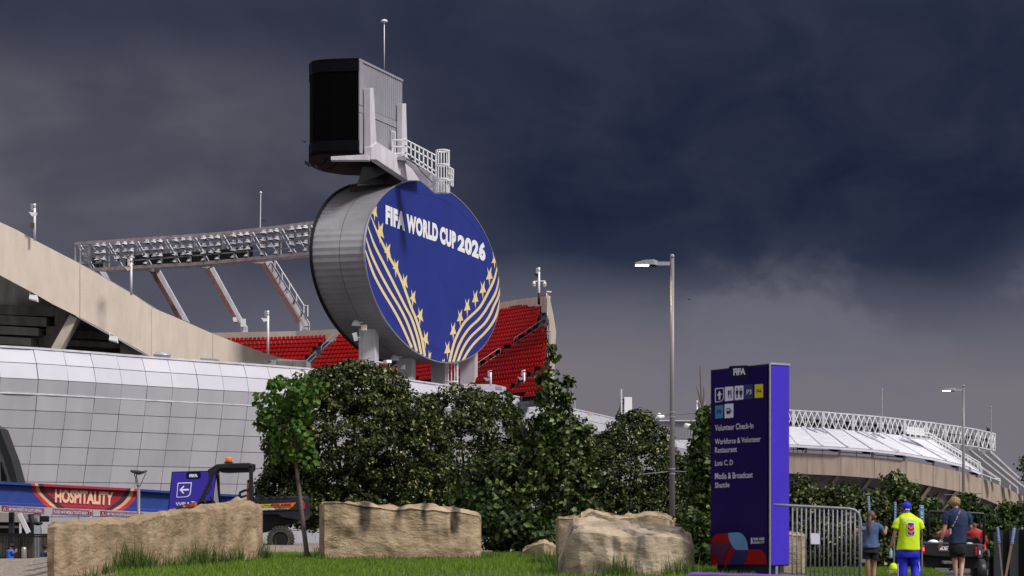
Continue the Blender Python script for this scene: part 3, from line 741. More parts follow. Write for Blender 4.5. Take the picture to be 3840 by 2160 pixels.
g = MB(); g.tube([P(1360, 1245, 163.8)-SC, P(1358, 1380, 163.8)-SC], .03, 5); g.tube([P(1518, 1386, 171.5)-SC, P(1517, 1415, 171.5)-SC], .05, 5); g.build('conduit', M['concd'], sign)
for (u, v, Y) in [(1336, 1210, 165), (1480, 1340, 172)]:
    g = MB(); p = P(u, v, Y)-SC; g.lathe(p+Vector((0, 0, -.25)), [(.38, 0), (.36, .12), (.25, .35), (.08, .48)], 14); g.tube([p, p+Vector((.6, 0, .05))], .05, 6); g.build('horn_speaker', M['wtxt'], sign, True)
g = MB(); g.loft([[P(u, v, Y)-SC for u, v, Y in ((1320, 1250, 163), (1338, 1245, 163.3), (1343, 1276, 163.3), (1329, 1280, 163))], [P(u, v, Y)-SC for u, v, Y in ((1320, 1250, 163.8), (1338, 1245, 164.), (1343, 1276, 164), (1329, 1280, 163.8))]]); g.tube([P(1340, 1266, 163.6)-SC, P(1352, 1266, 163.8)-SC], .05, 6); g.build('wifi_antenna', M['grey'], sign)
g = MB(); g.tube([P(1410, 1358, 163)-SC, P(1452, 1363, 162)-SC], .07, 8); p = P(1453, 1356, 162)-SC; g.box(p, (.42, .6, .22), rz=.5); g.build('security_camera', M['wtxt'], sign)
g = MB(); p = P(1709, 1365, 184)-SC
g.prism([P(u, v, 184)-SC for u, v in ((1705, 1355), (1722, 1357), (1722, 1380), (1708, 1376))], (0, .5, 0)); g.prism([P(u, v, 184)-SC for u, v in ((1702, 1391), (1712, 1392), (1722, 1414), (1720, 1421), (1710, 1415))], (0, .5, 0)); g.build('speaker_box', M['grey'], sign)

# ------------------------------------------------------------------ video board above the oval
VP = lambda x, y: (1050+x/2.229, 50+y/2.229)
vo = P(1430, 600, 163)
vb = thing('video_board', 'tall black video screen cabinet with grey ribbed side standing above the oval sign', 'video board', tuple(vo))
ZT = P(0, 218, 160).z; ZB = P(0, 575, 160).z
plan = [(1345, 160), (1300, 160.1), (1240, 160.3), (1195, 160.6), (1172, 161.1), (1161, 162.2), (1162, 164.5), (1180, 167), (1220, 169), (1290, 170.5), (1400, 171), (1490, 170.5), (1507, 167.9)]
pl = [Vector(((u-1920)/F*Y, Y, 0)) for u, Y in plan]
# box body: side wall from A to B plus wrapping black front
def ring(z, k=0., sub=None):
    cen = Vector((sum(p.x for p in pl)/len(pl), sum(p.y for p in pl)/len(pl), 0))
    return [p + (p-cen).normalized()*k + Vector((0, 0, z)) - vo for p in pl]
g = MB(); g.loft([ring(ZB+.25, -.05), ring(ZT-.12, -.05)]); g.build('cabinet_core', M['dk'], vb)
g = MB()   # black screen wraps the curved end
n_sc = 9
lo_, hi_ = ring(ZB+1.0, .0), ring(ZT-.95, .0)
for i in range(n_sc): g.quad(lo_[i], lo_[i+1], hi_[i+1], hi_[i])
g.build('screen', M['blk'], vb, True)
M['bezel'] = mat('blue_black_bezel', (.0025, .003, .006, 1), rough=.5, spec=.08)
for (z0, z1, k) in ((ZB, ZB+1.0, .09), (ZT-.95, ZT-.05, .06)):
    a, b = ring(z0, k), ring(z1, k); g = MB()
    for i in range(n_sc): g.quad(a[i], a[i+1], b[i+1], b[i])
    g.quad(a[0], b[0], ring(z1, 0)[0], ring(z0, 0)[0]); g.build('bezel', M['bezel'], vb, True)
g = MB(); a, b = ring(ZB, .09), ring(ZB+.25, .09); g.loft([a, b]); g.build('underside', M['bezel'], vb)
g = MB(); g.loft([ring(ZT-.12, .08), ring(ZT, .08)]); g.build('roof_cap', M['bezel'], vb)
# ribbed grey side wall with real ribs
A_, B_ = pl[0], pl[-1]; dd = (B_-A_).normalized(); nn_ = Vector((dd.y, -dd.x, 0)); LN = (B_-A_).length
g = MB(); nr = 44
for k in range(nr):
    s1, s2 = LN*k/nr, LN*(k+1)/nr; e = .03 if k % 2 else .0
    if k < 3: e = .08
    for (z0, z1) in ((ZB+.05, ZB+3.05), (ZB+3.1, ZB+3.6), (ZB+3.65, ZT-.2)):
        ee = e if z1-z0 > 1 else .06
        a, b = A_+dd*(s1+.01)+nn_*ee, A_+dd*(s2-.002)+nn_*ee; a2, b2 = a-nn_*.25, b-nn_*.25
        g.prism([a+z3*z0-vo, b+z3*z0-vo, b2+z3*z0-vo, a2+z3*z0-vo], (0, 0, z1-z0))
g.build('ribbed_side_wall', M['gbox'], vb)
g = MB(); a, b = A_-dd*.05+nn_*.1, B_+dd*.05+nn_*.1; g.prism([a+z3*(ZT-.2)-vo, b+z3*(ZT-.2)-vo, b-nn_*.3+z3*(ZT-.2)-vo, a-nn_*.3+z3*(ZT-.2)-vo], (0, 0, .17)); g.build('parapet_trim', M['gbox'], vb)
VPn = Plane((A_.x, A_.y), math.atan2(dd.x, dd.y))
def vq(x, y, out=0.): return VPn.on(*VP(x, y), out) - vo
# door
g = MB(); g.prism([vq(*q, .06) for q in ((925, 975), (962, 990), (962, 1205), (925, 1195))], tuple(nn_*.06)); g.build('door', M['white'], vb)
g = MB(); g.prism([vq(*q, .10) for q in ((931, 990), (957, 1000), (957, 1195), (931, 1188))], tuple(nn_*.03)); g.build('door_panel', M['grey'], vb)
def vprism(name, pts, out, th, mt, bevel=.02):
    g = MB(); g.prism([vq(*q, out) for q in pts], tuple(nn_*th)); return g.build(name, mt, vb, bevel=bevel)
# supporting white frame
vprism('upright_post', [(697, 627), (727, 627), (752, 1080), (752, 1230), (703, 1230), (703, 1180)], .1, .55, M['white'])
vprism('upright_post', [(978, 757), (1010, 757), (1022, 1180), (975, 1200)], .1, .45, M['white'])
vprism('bracket_beam', [(752, 1080), (1166, 1341), (1166, 1400), (1010, 1400), (745, 1225), (703, 1225), (703, 1120)], .15, .6, M['white'])
g = MB(); g.prism([P(*VP(x, y), 159.6)-vo for x, y in ((425, 1196), (705, 1180), (745, 1190), (745, 1226), (425, 1226))], (0, .8, 0)); g.build('cross_beam', M['white'], vb, bevel=.02)
g = MB(); g.prism([P(*VP(x, y), 166)-vo for x, y in ((1020, 1225), (1060, 1225), (1320, 1375), (1420, 1449), (1420, 1500), (1290, 1500), (1175, 1400), (1100, 1290))], (0, .5, 0)); g.build('rear_beam', M['white'], vb, bevel=.02)
M['black_steel'] = mat('black_steel_mount', (.010, .011, .014, 1), (.006, .006, .008, 1), .3)
g = MB(); g.loft([[P(*VP(x, y), Y)-vo for x, y, Y in ((645, 1430, 162), (1020, 1430, 169), (1020, 1430, 171), (645, 1430, 165))], [P(*VP(x, y), Y)-vo for x, y, Y in ((690, 1285, 162), (1000, 1290, 169), (1000, 1290, 171), (690, 1285, 165))]]); g.build('mount', M['black_steel'], vb)
# catwalk deck + railing
g = MB(); g.prism([P(*VP(x, y), 165)-vo for x, y in ((935, 1196), (1053, 1200), (1053, 1228), (935, 1222))], (0, 1.2, 0)); g.build('catwalk_deck', M['grey'], vb)
g = MB(); Yr = 165.3
def rail(a, b, Ya=Yr, Yb=Yr, r=.055): g.tube([P(*VP(*a), Ya)-vo, P(*VP(*b), Yb)-vo], r, 6)
for y in (1060, 1115, 1172): rail((940, y), (1053, y+0))
for x in (941, 1053, 1047): rail((x, 1058), (x, 1200))
RT = [((1030, 1045), (1310, 1192)), ((1040, 1100), (1310, 1245)), ((1045, 1160), (1316, 1330)), ((1060, 1205), (1316, 1368))]
for a, b in RT: rail(a, b)
for k in range(8):
    t = .1+k/8; xt = 1030+280*t; yt = 1045+147*t; yb = 1195+170*t; rail((xt, yt), (xt+2, yb))
for a, b in [((1412, 1285), (1448, 1305)), ((1448, 1305), (1445, 1449)), ((1412, 1340), (1447, 1352)), ((1412, 1390), (1447, 1400)), ((1430, 1295), (1430, 1440)), ((1400, 1395), (1448, 1410))]: rail(a, b)
g.build('catwalk_railing', M['wtxt'], vb)
g = MB(); cc = P(*VP(1360, 1300), 165.6)-vo
rp = .55*2.229*F/165.6  # radius in zoom px
rw = 55/2.229*165.6/F
for k in range(14):
    a = k/14*2*math.pi; x, y = rw*math.cos(a), rw*math.sin(a)
    zt = P(*VP(1360, 1150), 165.6).z-vo.z; zb = P(*VP(1360, 1500), 165.6).z-vo.z
    g.tube([Vector((cc.x+x, cc.y+y, zb)), Vector((cc.x+x, cc.y+y, zt))], .035, 5)
for yy in (1150, 1270, 1390):
    z = P(*VP(1360, yy), 165.6).z-vo.z; g.tube([Vector((cc.x+rw*math.cos(k/20*2*math.pi), cc.y+rw*math.sin(k/20*2*math.pi), z)) for k in range(21)], .065, 5)
g.build('ladder_cage', M['wtxt'], vb)
g = MB(); p = P(1441, 262, 165)-vo; q = P(1441, 80, 165)-vo; g.tube([p, q], .035, 6); g.lathe(q+Vector((0, 0, -.1)), [(.1, 0), (.28, .08), (.2, .2), (.04, .26)], 12); g.build('lightning_mast', M['wtxt'], vb, True)
for (x, y) in ((225, 1248), (305, 1280)):
    g = MB(); p = P(*VP(x, y), 160.5)-vo
    g.prism([P(*VP(x+a, y+b), 160.5)-vo for a, b in ((-20, -14), (10, -8), (18, 8), (6, 22), (-18, 8))], (0, .35, 0)); g.tube([P(*VP(x+8, y+10), 160.6)-vo, P(*VP(x+12, y+28), 160.6)-vo, P(*VP(x+125, y+18), 162)-vo, P(*VP(x+170, y-30), 163)-vo], .05, 6); g.build('arm_floodlight', M['dk'], vb)
g = MB(); g.tube([P(*VP(x, y), 165.2)-vo for x, y in ((1085, 1190), (1105, 1225), (1092, 1200), (1085, 1215), (1130, 1255), (1190, 1330), (1275, 1415))], .035, 5); g.build('cable', M['dk'], vb)

# ------------------------------------------------------------------ left light truss
TT = [(283, 908), (606, 886), (820, 871), (976, 854), (1190, 828), (1260, 819)]
TB = [(283, 1020), (367, 1016), (608, 1002), (749, 995), (903, 980), (1180, 955), (1260, 947)]
def TY(u): return 246-(u-283)*.020
lo = P(700, 950, TY(700))
lt = thing('floodlight_truss', 'long white steel truss of stadium floodlights reaching behind the oval sign', 'light truss', tuple(lo))
def tp(u, fr, back=0.):
    t, b = interp(TT, u), interp(TB, u); return P(u, t+(b-t)*fr, TY(u))+Vector((0, back, 0))-lo
UU = [283, 390, 498, 606, 715, 821, 930, 1041, 1150, 1250]
pinkw = mat('worn_white_steel', (.50, .44, .46, 1), (.36, .29, .29, 1), .6, scale=1.8)
for fr, w, nm in ((.05, .34, 'top_chord'), (.95, .36, 'bottom_chord')):
    for bk_ in (0, 1.9):
        g = MB()
        for a, b in zip(UU, UU[1:]): g.bar(tp(a, fr, bk_), tp(b, fr, bk_), .3, w)
        g.build(nm, pinkw, lt)
pu = [283, 336, 392, 444, 498, 553, 606, 662, 715, 768, 821, 879, 930, 990, 1041, 1097, 1150]
for k, u in enumerate(pu):
    g = MB(); w = .28 if k % 2 else .18; g.bar(tp(u, .05, .02), tp(u, .95, .02), w, .22); g.build('post', M['gbox'] if k % 2 else pinkw, lt)
    if k % 2 == 0: g = MB(); g.bar(tp(u+6, .05, 1.9), tp(u+6, .95, 1.9), .12, .12); g.build('post', M['wtxt'], lt)
g = MB()
for k in range(len(UU)-1):
    a, b = UU[k], UU[k+1]; m_ = (a+b)/2
    for (p, q) in ((tp(a, .08, 1.8), tp(m_, .92, 1.8)), (tp(m_, .08, 1.8), tp(b, .92, 1.8)), (tp(a+14, .08, .9), tp(m_+14, .9, .9))): g.tube([p, q], .055, 5)
g.build('cross_brace', M['wtxt'], lt)
g = MB()
for fr in (.3, .52, .74): g.bar(tp(300, fr, .5), tp(1240, fr, .5), .08, .13)
g.bar(tp(340, .45, 1.3), tp(1240, .45, 1.3), .1, .16); g.bar(tp(340, .30, 1.5), tp(1240, .30, 1.5), .08, .08)
g.build('catwalk_rail', M['gbox'], lt)
g = MB()
for u in list(range(345, 380, 14))+list(range(470, 940, 13)):
    if 395 < u < 466: continue
    g = MB(); g.box(tp(u, .70, 1.2), (.34, .3, 1.25)); g.build('ballast_box', M['dkl'], lt)
g = MB(); g.box(tp(372, .62, -.1), (.62, .2, .75)); g.build('control_cabinet', pinkw, lt)
g = MB()
for k in range(5): g.tube([tp(304, .25+k*.1, .3), tp(330, .25+k*.1, .3)], .04, 5)
g.tube([tp(306, .15, .3), tp(306, .8, .3)], .05, 5); g.tube([tp(326, .2, .3), tp(326, .8, .3)], .05, 5); g.box(tp(315, .42, .7), (.4, .1, 1.3)); g.box(tp(312, .72, 0), (1.5, .5, .25)); g.build('access_ladder', M['gbox'], lt)
fl = MB()   # floodlight fitting: thin wedge head on a yoke, lamp glass underneath
fl.loft([[Vector(q) for q in ((-.42, 0, -.02), (-.42, .5, -.02), (-.42, .5, .0), (-.42, 0, .0))], [Vector(q) for q in ((.05, -.05, -.12), (.05, .55, -.12), (.05, .55, .16), (.05, -.05, .16))], [Vector(q) for q in ((.30, -.05, -.14), (.30, .55, -.14), (.30, .55, .14), (.30, -.05, .14))]])
fl.bar((.0, .2, .12), (.0, .2, .30), .1, .1); fl.bar((-.2, .2, .30), (.3, .2, .30), .08, .05)
fl.cur = 1; fl.prism([(-.38, .03, -.03), (.08, .0, -.16), (.26, .0, -.17), (.26, .5, -.17), (.08, .5, -.16), (-.38, .47, -.03)], (0, 0, -.035))
flo = None; cnt = 0
for k, u in enumerate(pu[2:]+[1205]):
    pos = []
    for r_, fr in enumerate((.17, .41, .63, .83)):
        if r_ == 3:
            if k > 1: pos.append((u-6, fr+.02, .75))
        else:
            if k % 2 == 0: pos += [(u-27, fr, 1.), (u-3, fr-.0, 1.)]
            else: pos.append((u-2, fr, 1.1))
    for (uu, fr, s_) in pos:
        if cnt >= 99: break
        if flo is None: flo = fl.build('floodlight', None, lt, mats=[M['wtxt'], M['dk']]); o = flo
        else: o = flo.copy(); COL.objects.link(o); o.parent = lt
        o.location = tp(uu, fr, -.45); o.scale = (.82*s_, .9, .82*s_); o.rotation_euler = (R(ru(-8, 4)), R(ru(-16, 10)), R(ru(-20, 12))); cnt += 1
# legs
RQ = lambda x, y: (820+x/2.635, 780+y/2.635)
RP = lambda x, y: (x/2.07, 700+y/2.07)
legs = [[RP(1190, 650), RP(1235, 640), RP(1468, 1055), RP(1415, 1035)], [RP(1610, 625), RP(1650, 612), RP(1890, 1050), RP(1918, 1085), RP(1915, 1232), RP(1866, 1215), RP(1866, 1085), RP(1845, 1050)],
        [RQ(445, 540), RQ(480, 515), RQ(520, 520), RQ(860, 1075), RQ(895, 1130), RQ(890, 1330), RQ(800, 1330), RQ(800, 1135)], [RP(770, 658), RP(820, 662), RP(860, 738), RP(820, 730)]]
for k, lg in enumerate(legs):
    g = MB(); Yl = 243 if k != 2 else 236; g.prism([P(u, v, Yl)-lo for u, v in lg], (0, .8, 0)); g.build('leg', M['white'], lt, bevel=.03)
for k, tri in enumerate([[RP(1125, 628), RP(1235, 640), RP(1190, 662), RP(1125, 648)], [RP(1537, 605), RP(1650, 612), RP(1610, 636), RP(1537, 625)], [RP(1870, 580), RQ(490, 515), RQ(440, 550), RQ(225, 535)]]):
    g = MB(); g.prism([P(u, v, 242-k*3)-lo for u, v in tri], (0, 1, 0)); g.build('bracket', pinkw, lt)
for (a, b, Y_) in ((RP(1180, 655), RP(1400, 1035), 242.2), (RP(1605, 635), RP(1840, 1055), 242.2), (RQ(440, 550), RQ(790, 1130), 235.4)):
    g = MB(); g.bar(P(*a, Y_)-lo, P(*b, Y_)-lo, .2, .5); g.build('leg_flange', mat('rusty_steel_edge', (.20, .10, .09, 1), (.12, .06, .055, 1), .8), lt)
g = MB(); Yl = 235.8
hr = [(555, 510), (840, 960), (880, 965), (880, 1070)]
g.tube([P(*RQ(*q), Yl)-lo for q in hr], .06, 6)
for a, b in [((555, 510), (556, 600)), ((628, 620), (628, 715)), ((700, 735), (700, 810)), ((770, 850), (770, 920)), ((842, 962), (842, 1040))]: g.tube([P(*RQ(*a), Yl)-lo, P(*RQ(*b), Yl)-lo], .05, 6)
g.build('stair_handrail', M['wtxt'], lt)
g = MB()
for a, b in [((510, 545), (490, 580)), ((592, 665), (570, 700)), ((672, 790), (652, 822)), ((752, 910), (732, 945)), ((832, 1035), (810, 1065)), ((850, 1170), (895, 1175)), ((850, 1265), (880, 1270))]: g.tube([P(*RQ(*a), Yl)-lo, P(*RQ(*b), Yl)-lo], .05, 5)
g.tube([P(*RQ(*q), Yl-.1)-lo for q in ((515, 540), (860, 1078), (885, 1140), (886, 1300))], .04, 5)
g.build('cable_clip', M['dk'], lt)
g = MB(); p = P(976, 855, TY(976))-lo; q = P(978, 722, TY(976))-lo; g.tube([p, q], .045, 5); g.sphere(q, .13, 8, 6); g.build('lightning_mast', M['wtxt'], lt)
g = MB(); g.loft([[P(*RQ(x, y), Yy)-lo for x, y, Yy in ((790, 1330, 236), (915, 1330, 236), (915, 1330, 237.5), (790, 1330, 237.5))], [P(*RQ(x, y), Yy)-lo for x, y, Yy in ((770, 1440, 234), (860, 1440, 234), (860, 1440, 238), (770, 1440, 238))]]); g.build('leg_footing', M['conc'], lt)
g = MB(); g.prism([P(*RQ(x, y), 242)-lo for x, y in ((138, 1080), (170, 1078), (185, 1100), (182, 1125), (150, 1125), (140, 1105))], (0, .5, 0)); g.box(P(*RQ(243, 1135), 242.6)-lo, (.55, .4, .9)); g.build('leg_speaker', M['wtxt'], lt)

# ------------------------------------------------------------------ camera and antenna poles
def pole(name, u, v0, v1, Y, r, label, cat, group=None, mt='wtxt'):
    b = P(u, v1, Y); t = thing(name, label, cat, tuple(b), group=group); h = P(u, v0, Y).z-b.z
    g = MB(); g.tube([(0, 0, 0), (0, 0, h)], r, 12); g.build('pole', M[mt], t, True)
    g = MB()
    for k in (.14, .24, .3): g.lathe((0, 0, h*(1-k*.35)-.02), [(r*1.06, 0), (r*1.06, .04)], 12)
    g.build('clamp_band', M['dk'], t); return t, h
def antbox(t, z, x, w=.3, h=.6, m_='gbox', dz=0, nm='antenna_panel'):
    g = MB(); g.box((x, -.02, z), (w, .3, h)); g.tube([(0, 0, z), (x, 0, z)], .03, 6); return g.build(nm, M[m_], t, bevel=.02)
def wedge(t, z, x, nm='wifi_panel', m_='wtxt'):
    g = MB(); g.prism([(x-.28, -.1, z+.16), (x+.25, -.1, z+.12), (x+.2, -.1, z-.06), (x-.05, -.1, z-.14)], (0, .4, 0)); g.tube([(x, 0, z), (0, 0, z-.05)], .04, 6); return g.build(nm, M[m_], t)
t, h = pole('antenna_pole', 130, 764, 902, 151, .085, 'white antenna pole on top of the sloping concrete beam, far left', 'pole', 'antenna poles along the stands')
antbox(t, h-.25, -.17, .16, .45); wedge(t, h-.75, -.12); g = MB(); g.box((-.14, -.05, h-1.55), (.3, .3, .34)); g.tube([(-.1, 0, h-1.5), (0, 0, h-1.5)], .05, 6); g.build('speaker', M['bark'], t)
t, h = pole('antenna_pole', 492, 969, 1106, 153, .085, 'white antenna pole in front of the floodlight truss on the sloping beam', 'pole', 'antenna poles along the stands')
antbox(t, h-.3, -.16, .16, .5, 'conc'); wedge(t, h-.75, -.2, m_='conc')
t, h = pole('antenna_pole', 1005, 1165, 1330, 158, .085, 'white antenna pole rising before the red seats left of the oval sign', 'pole', 'antenna poles along the stands')
antbox(t, h-.25, -.17, .16, .45); wedge(t, h-.7, -.24)
t, h = pole('camera_pole', 2021, 1003, 1142, 206, .11, 'tallest white pole with two dome cameras above the red seats', 'pole', 'antenna poles along the stands')
antbox(t, h-.35, -.2, .2, .55); g = MB(); g.prism([(-.5, -.1, h-.62), (-.05, -.1, h-.62), (-.1, -.1, h-1.0)], (0, .3, 0)); g.build('wifi_panel', M['dkl'], t)
g = MB(); g.tube([(-.52, 0, h-1.35), (.6, 0, h-1.3)], .045, 6); g.build('cross_arm', M['wtxt'], t)
for x in (-.48, .55):
    g = MB(); g.lathe((x, 0, h-1.9), [(.06, 0), (.15, .1), (.17, .28), (.2, .3), (.1, .5), (.05, .55)], 12); g.build('dome_camera', M['wtxt'], t, True)
g = MB(); g.tube([(0, 0, 0), (0, 0, h*.31)], .118, 12); g.build('black_sleeve', M['dk'], t, True)
t, h = pole('camera_pole', 2050, 1092, 1136, 204, .04, 'thin white pole with a small camera on the end wall of the seats', 'pole', 'antenna poles along the stands')
g = MB(); g.box((.25, 0, h-.05), (.4, .15, .12), M=None); g.tube([(0, 0, h-.02), (.2, 0, h-.02)], .04, 6); g.build('camera', M['wtxt'], t)
for (u, v0, v1, Y, lab) in [(2057, 1190, 1420, 195, 'white antenna pole against the right end wall of the red seats'), (1966, 1387, 1470, 180, 'white antenna pole beside the bowl, lower of the two, left of the spire bush'), (1840, 1389, 1447, 176, 'short white antenna pole next to the plinth under the sign')]:
    t, h = pole('antenna_pole', u, v0, v1, Y, .085, lab, 'pole', 'antenna poles along the stands'); antbox(t, h-.28, -.16, .18, .5); wedge(t, h-.75, -.3, m_='grey')
t, h = pole('antenna_pole', 2084, 1432, 1530, 190, .05, 'small white antenna pole peeping out right of the spire bush', 'pole', 'antenna poles along the stands'); antbox(t, h-.3, .12, .2, .7, 'wtxt')
g = MB()
t = thing('roof_guard_post', 'thin grey rail post standing on the white wall right of the spire bush', 'post', tuple(P(2155, 1536, 200)))
g.tube([P(2155, 1536, 200)-P(2155, 1536, 200), P(2155, 1492, 200)-P(2155, 1536, 200)], .09, 6); g.tube([P(2157, 1491, 200)-P(2155, 1536, 200), P(2118, 1484, 200)-P(2155, 1536, 200)], .07, 6); g.build('rail', M['grey'], t)
t = thing('wall_floodlight', 'small grey floodlight fixed on the top edge of the white wall', 'floodlight', tuple(P(2215, 1550, 200)))
g = MB(); o = P(2215, 1550, 200)
g.prism([P(u, v, 199)-o for u, v in ((2212, 1545), (2229, 1549), (2218, 1562), (2206, 1558))], (0, .3, 0)); g.tube([P(2206, 1543, 199.2)-o, P(2206, 1556, 199.2)-o], .06, 5); g.build('lamp_head', M['conc'], t)
t = thing('cell_antenna', 'white rectangular cell antenna panel with a mast and bracing behind the round bush', 'antenna', tuple(P(2345, 1580, 236))); o = P(2345, 1580, 236)
CQ = lambda x, y: (2100+x/4.025, 1420+y/4.025)
def cq(x, y, Y=236): return P(*CQ(x, y), Y)-o
g = MB(); g.prism([cq(970, 280), cq(1085, 280), cq(1090, 560), cq(970, 560)], (0, .5, 0)); g.build('panel', M['wtxt'], t, bevel=.04)
g = MB(); g.tube([cq(923, 160), cq(925, 540)], .11, 8); g.tube([cq(923, 250), cq(935, 600)], .07, 8); g.build('mast', M['white'], t)
g = MB(); [g.tube([cq(905, y), cq(970, y)], .06, 5) for y in (318, 372, 484)]; g.tube([cq(960, 300), cq(950, 500)], .05, 5); g.tube([cq(920, 340), cq(905, 450), cq(835, 600)], .07, 6); g.build('cable', M['dk'], t)
g = MB(); g.tube([cq(930, 510), cq(850, 600)], .09, 6); g.build('brace', M['wtxt'], t)
t = thing('ribbed_roof_screen', 'grey vertical ribbed metal screen on the roof behind the tall street lamp', 'roof screen', tuple(cq(1700, 850, 262)+o)); o2 = cq(1700, 850, 262)+o
g = MB(); 
for k in range(34):
    x0 = 1310+k*22; 
    g.prism([P(*CQ(x, y), 262)-o2 for x, y in ((x0, 632), (x0+15, 632), (x0+15, 930), (x0, 900))], (0, .3, 0))
g.prism([P(*CQ(x, y), 262.2)-o2 for x, y in ((1300, 640), (2055, 640), (2055, 930), (1300, 900))], (0, .4, 0)); g.build('ribs', M['gbox'], t)
g = MB(); g.prism([P(*CQ(x, y), 261.6)-o2 for x, y in ((1298, 622), (2058, 628), (2058, 642), (1298, 638))], (0, .8, 0)); g.build('cap_rail', M['white'], t)
g = MB(); g.prism([P(*CQ(x, y), 262)-o2 for x, y in ((2055, 645), (2130, 655), (2250, 900), (2250, 1000), (2055, 940))], (0, 3, 0)); g.build('side_slope', M['white'], t)
for nm, lab, pts, dome in [('dome_camera', 'white dome camera on a bracket above the round bush left of the lamp post', ((1360, 600), (1360, 556), (1500, 552)), (1500, 590)), ]:
    t = thing(nm, lab, 'camera', tuple(P(*CQ(1500, 600), 230))); oo = P(*CQ(1500, 600), 230)
    g = MB(); g.tube([P(*CQ(*q), 230)-oo for q in pts], .12, 6); g.tube([P(*CQ(*q), 230)-oo for q in ((1500, 600), (1460, 660), (1400, 760))], .07, 6); g.build('bracket', M['grey'], t)
    g = MB(); g.lathe(P(*CQ(1500, 604), 230)-oo, [(.32, 0), (.38, .1), (.3, .35), (.1, .62)], 14); g.lathe(P(*CQ(1545, 604), 230)-oo, [(.1, 0), (.22, .1), (.24, .3), (.1, .42)], 10); g.box(P(*CQ(1375, 600), 230)-oo, (.5, .4, .3)); g.build('dome', M['wtxt'], t, True)
t = thing('bullet_camera', 'white bullet camera before the ribbed roof screen right of the lamp post', 'camera', tuple(P(*CQ(1940, 720), 240))); oo = P(*CQ(1940, 720), 240)
g = MB(); g.tube([P(*CQ(1890, 705), 240)-oo, P(*CQ(1985, 728), 239.6)-oo], .28, 10); g.build('housing', M['wtxt'], t, True)
g = MB(); g.tube([P(*CQ(1925, 720), 240)-oo, P(*CQ(1930, 760), 240)-oo, P(*CQ(1985, 765), 240)-oo, P(*CQ(1980, 900), 240)-oo], .1, 6); g.build('bracket', M['grey'], t)
t, h = pole('antenna_pole', 2615, 1502, 1620, 250, .1, 'slim white pole with a grey box between the lamp post and the tall pylon sign', 'pole', 'antenna poles along the stands'); antbox(t, h-.4, .5, .8, .5, 'grey')

# ------------------------------------------------------------------ far side of the stadium (right)
SO = P(3300, 1760, 292)
far = thing('stadium_bowl', 'far concrete stadium bowl with a white canopy and lattice truss at the right', 'stadium', tuple(SO))
QA = lambda x, y: (2940+x/3.45, 1480+y/3.45)
QB = lambda x, y: (3340+x/3.15, 1500+y/3.15)
RY = [(2700, 289), (2960, 290), (3150, 291), (3400, 295), (3600, 303), (3840, 318), (4100, 345)]
RTt = [(2700, 1686), (2963, 1696), (3154, 1706), (3279, 1715), (3398, 1728), (3499, 1746), (3607, 1770), (3683, 1795), (3759, 1824), (3840, 1862), (3960, 1925), (4100, 1990)]
RBt = [(2700, 1765), (2963, 1775), (3154, 1784), (3276, 1793), (3398, 1805), (3499, 1824), (3610, 1846), (3683, 1868), (3775, 1906), (3840, 1938), (3960, 1995), (4100, 2060)]
jo = [2700, 2820, 2905, 3027, 3154, 3279, 3398, 3499, 3598, 3683, 3759, 3830, 3900, 4000, 4100]
def fr_(u, v, b=0.): return P(u, v, interp(RY, u)+b)-SO
g = MB()
for a, b in zip(jo, jo[1:]):
    a += .6; b -= .6; rings = []
    for u in (a, (a+b)/2, b):
        t_, b_ = interp(RTt, u), interp(RBt, u); rings.append([fr_(u, t_), fr_(u, t_, .9), fr_(u, b_, .9), fr_(u, b_)])
    g.loft(rings)
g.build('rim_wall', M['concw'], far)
g = MB(); rings = [[fr_(u, interp(RTt, u)+6, .35), fr_(u, interp(RTt, u)+6, 8), fr_(u, 1915+max(0, u-3400)*.25, 8), fr_(u, interp(RBt, u)-4, .35)] for u in jo]; g.loft(rings); g.build('under_rim_wall', M['concd'], far)  # concrete wall below the rim
STR = [(2905, 1775), (3027, 1778), (3154, 1784), (3279, 1792), (3398, 1806), (3500, 1824), (3598, 1846), (3683, 1869), (3755, 1898)]
for k, (u, v) in enumerate(STR):
    w = 15; L_ = 55+k*2; g = MB()
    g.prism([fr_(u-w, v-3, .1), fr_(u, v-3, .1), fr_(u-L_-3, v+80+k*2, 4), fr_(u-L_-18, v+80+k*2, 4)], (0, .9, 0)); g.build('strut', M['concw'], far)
for k, (u, v) in enumerate(STR[:-1]):
    g = MB(); uu, vv = STR[k+1]
    for j in range(5):
        x1 = uu-70-j*11; x0 = u-12-j*10; y = 14+j*18
        if x1-x0 < 15: continue
        g.prism([fr_(x0, v+y-14, 2.5-j*.3), fr_(x1, vv+y-14, 2.5-j*.3), fr_(x1, vv+y, 2.5-j*.3), fr_(x0, v+y, 2.5-j*.3)], (0, 2.0, 0))
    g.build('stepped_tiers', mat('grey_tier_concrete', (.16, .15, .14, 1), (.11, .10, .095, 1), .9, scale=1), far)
    g = MB(); g.prism([fr_(uu-75, vv-2, 1.4), fr_(uu-5, vv-2, 1.4), fr_(uu-60, vv+95, 4), fr_(uu-130, vv+95, 4)], (0, 1., 0)); g.build('raker_wall', M['concd'], far)
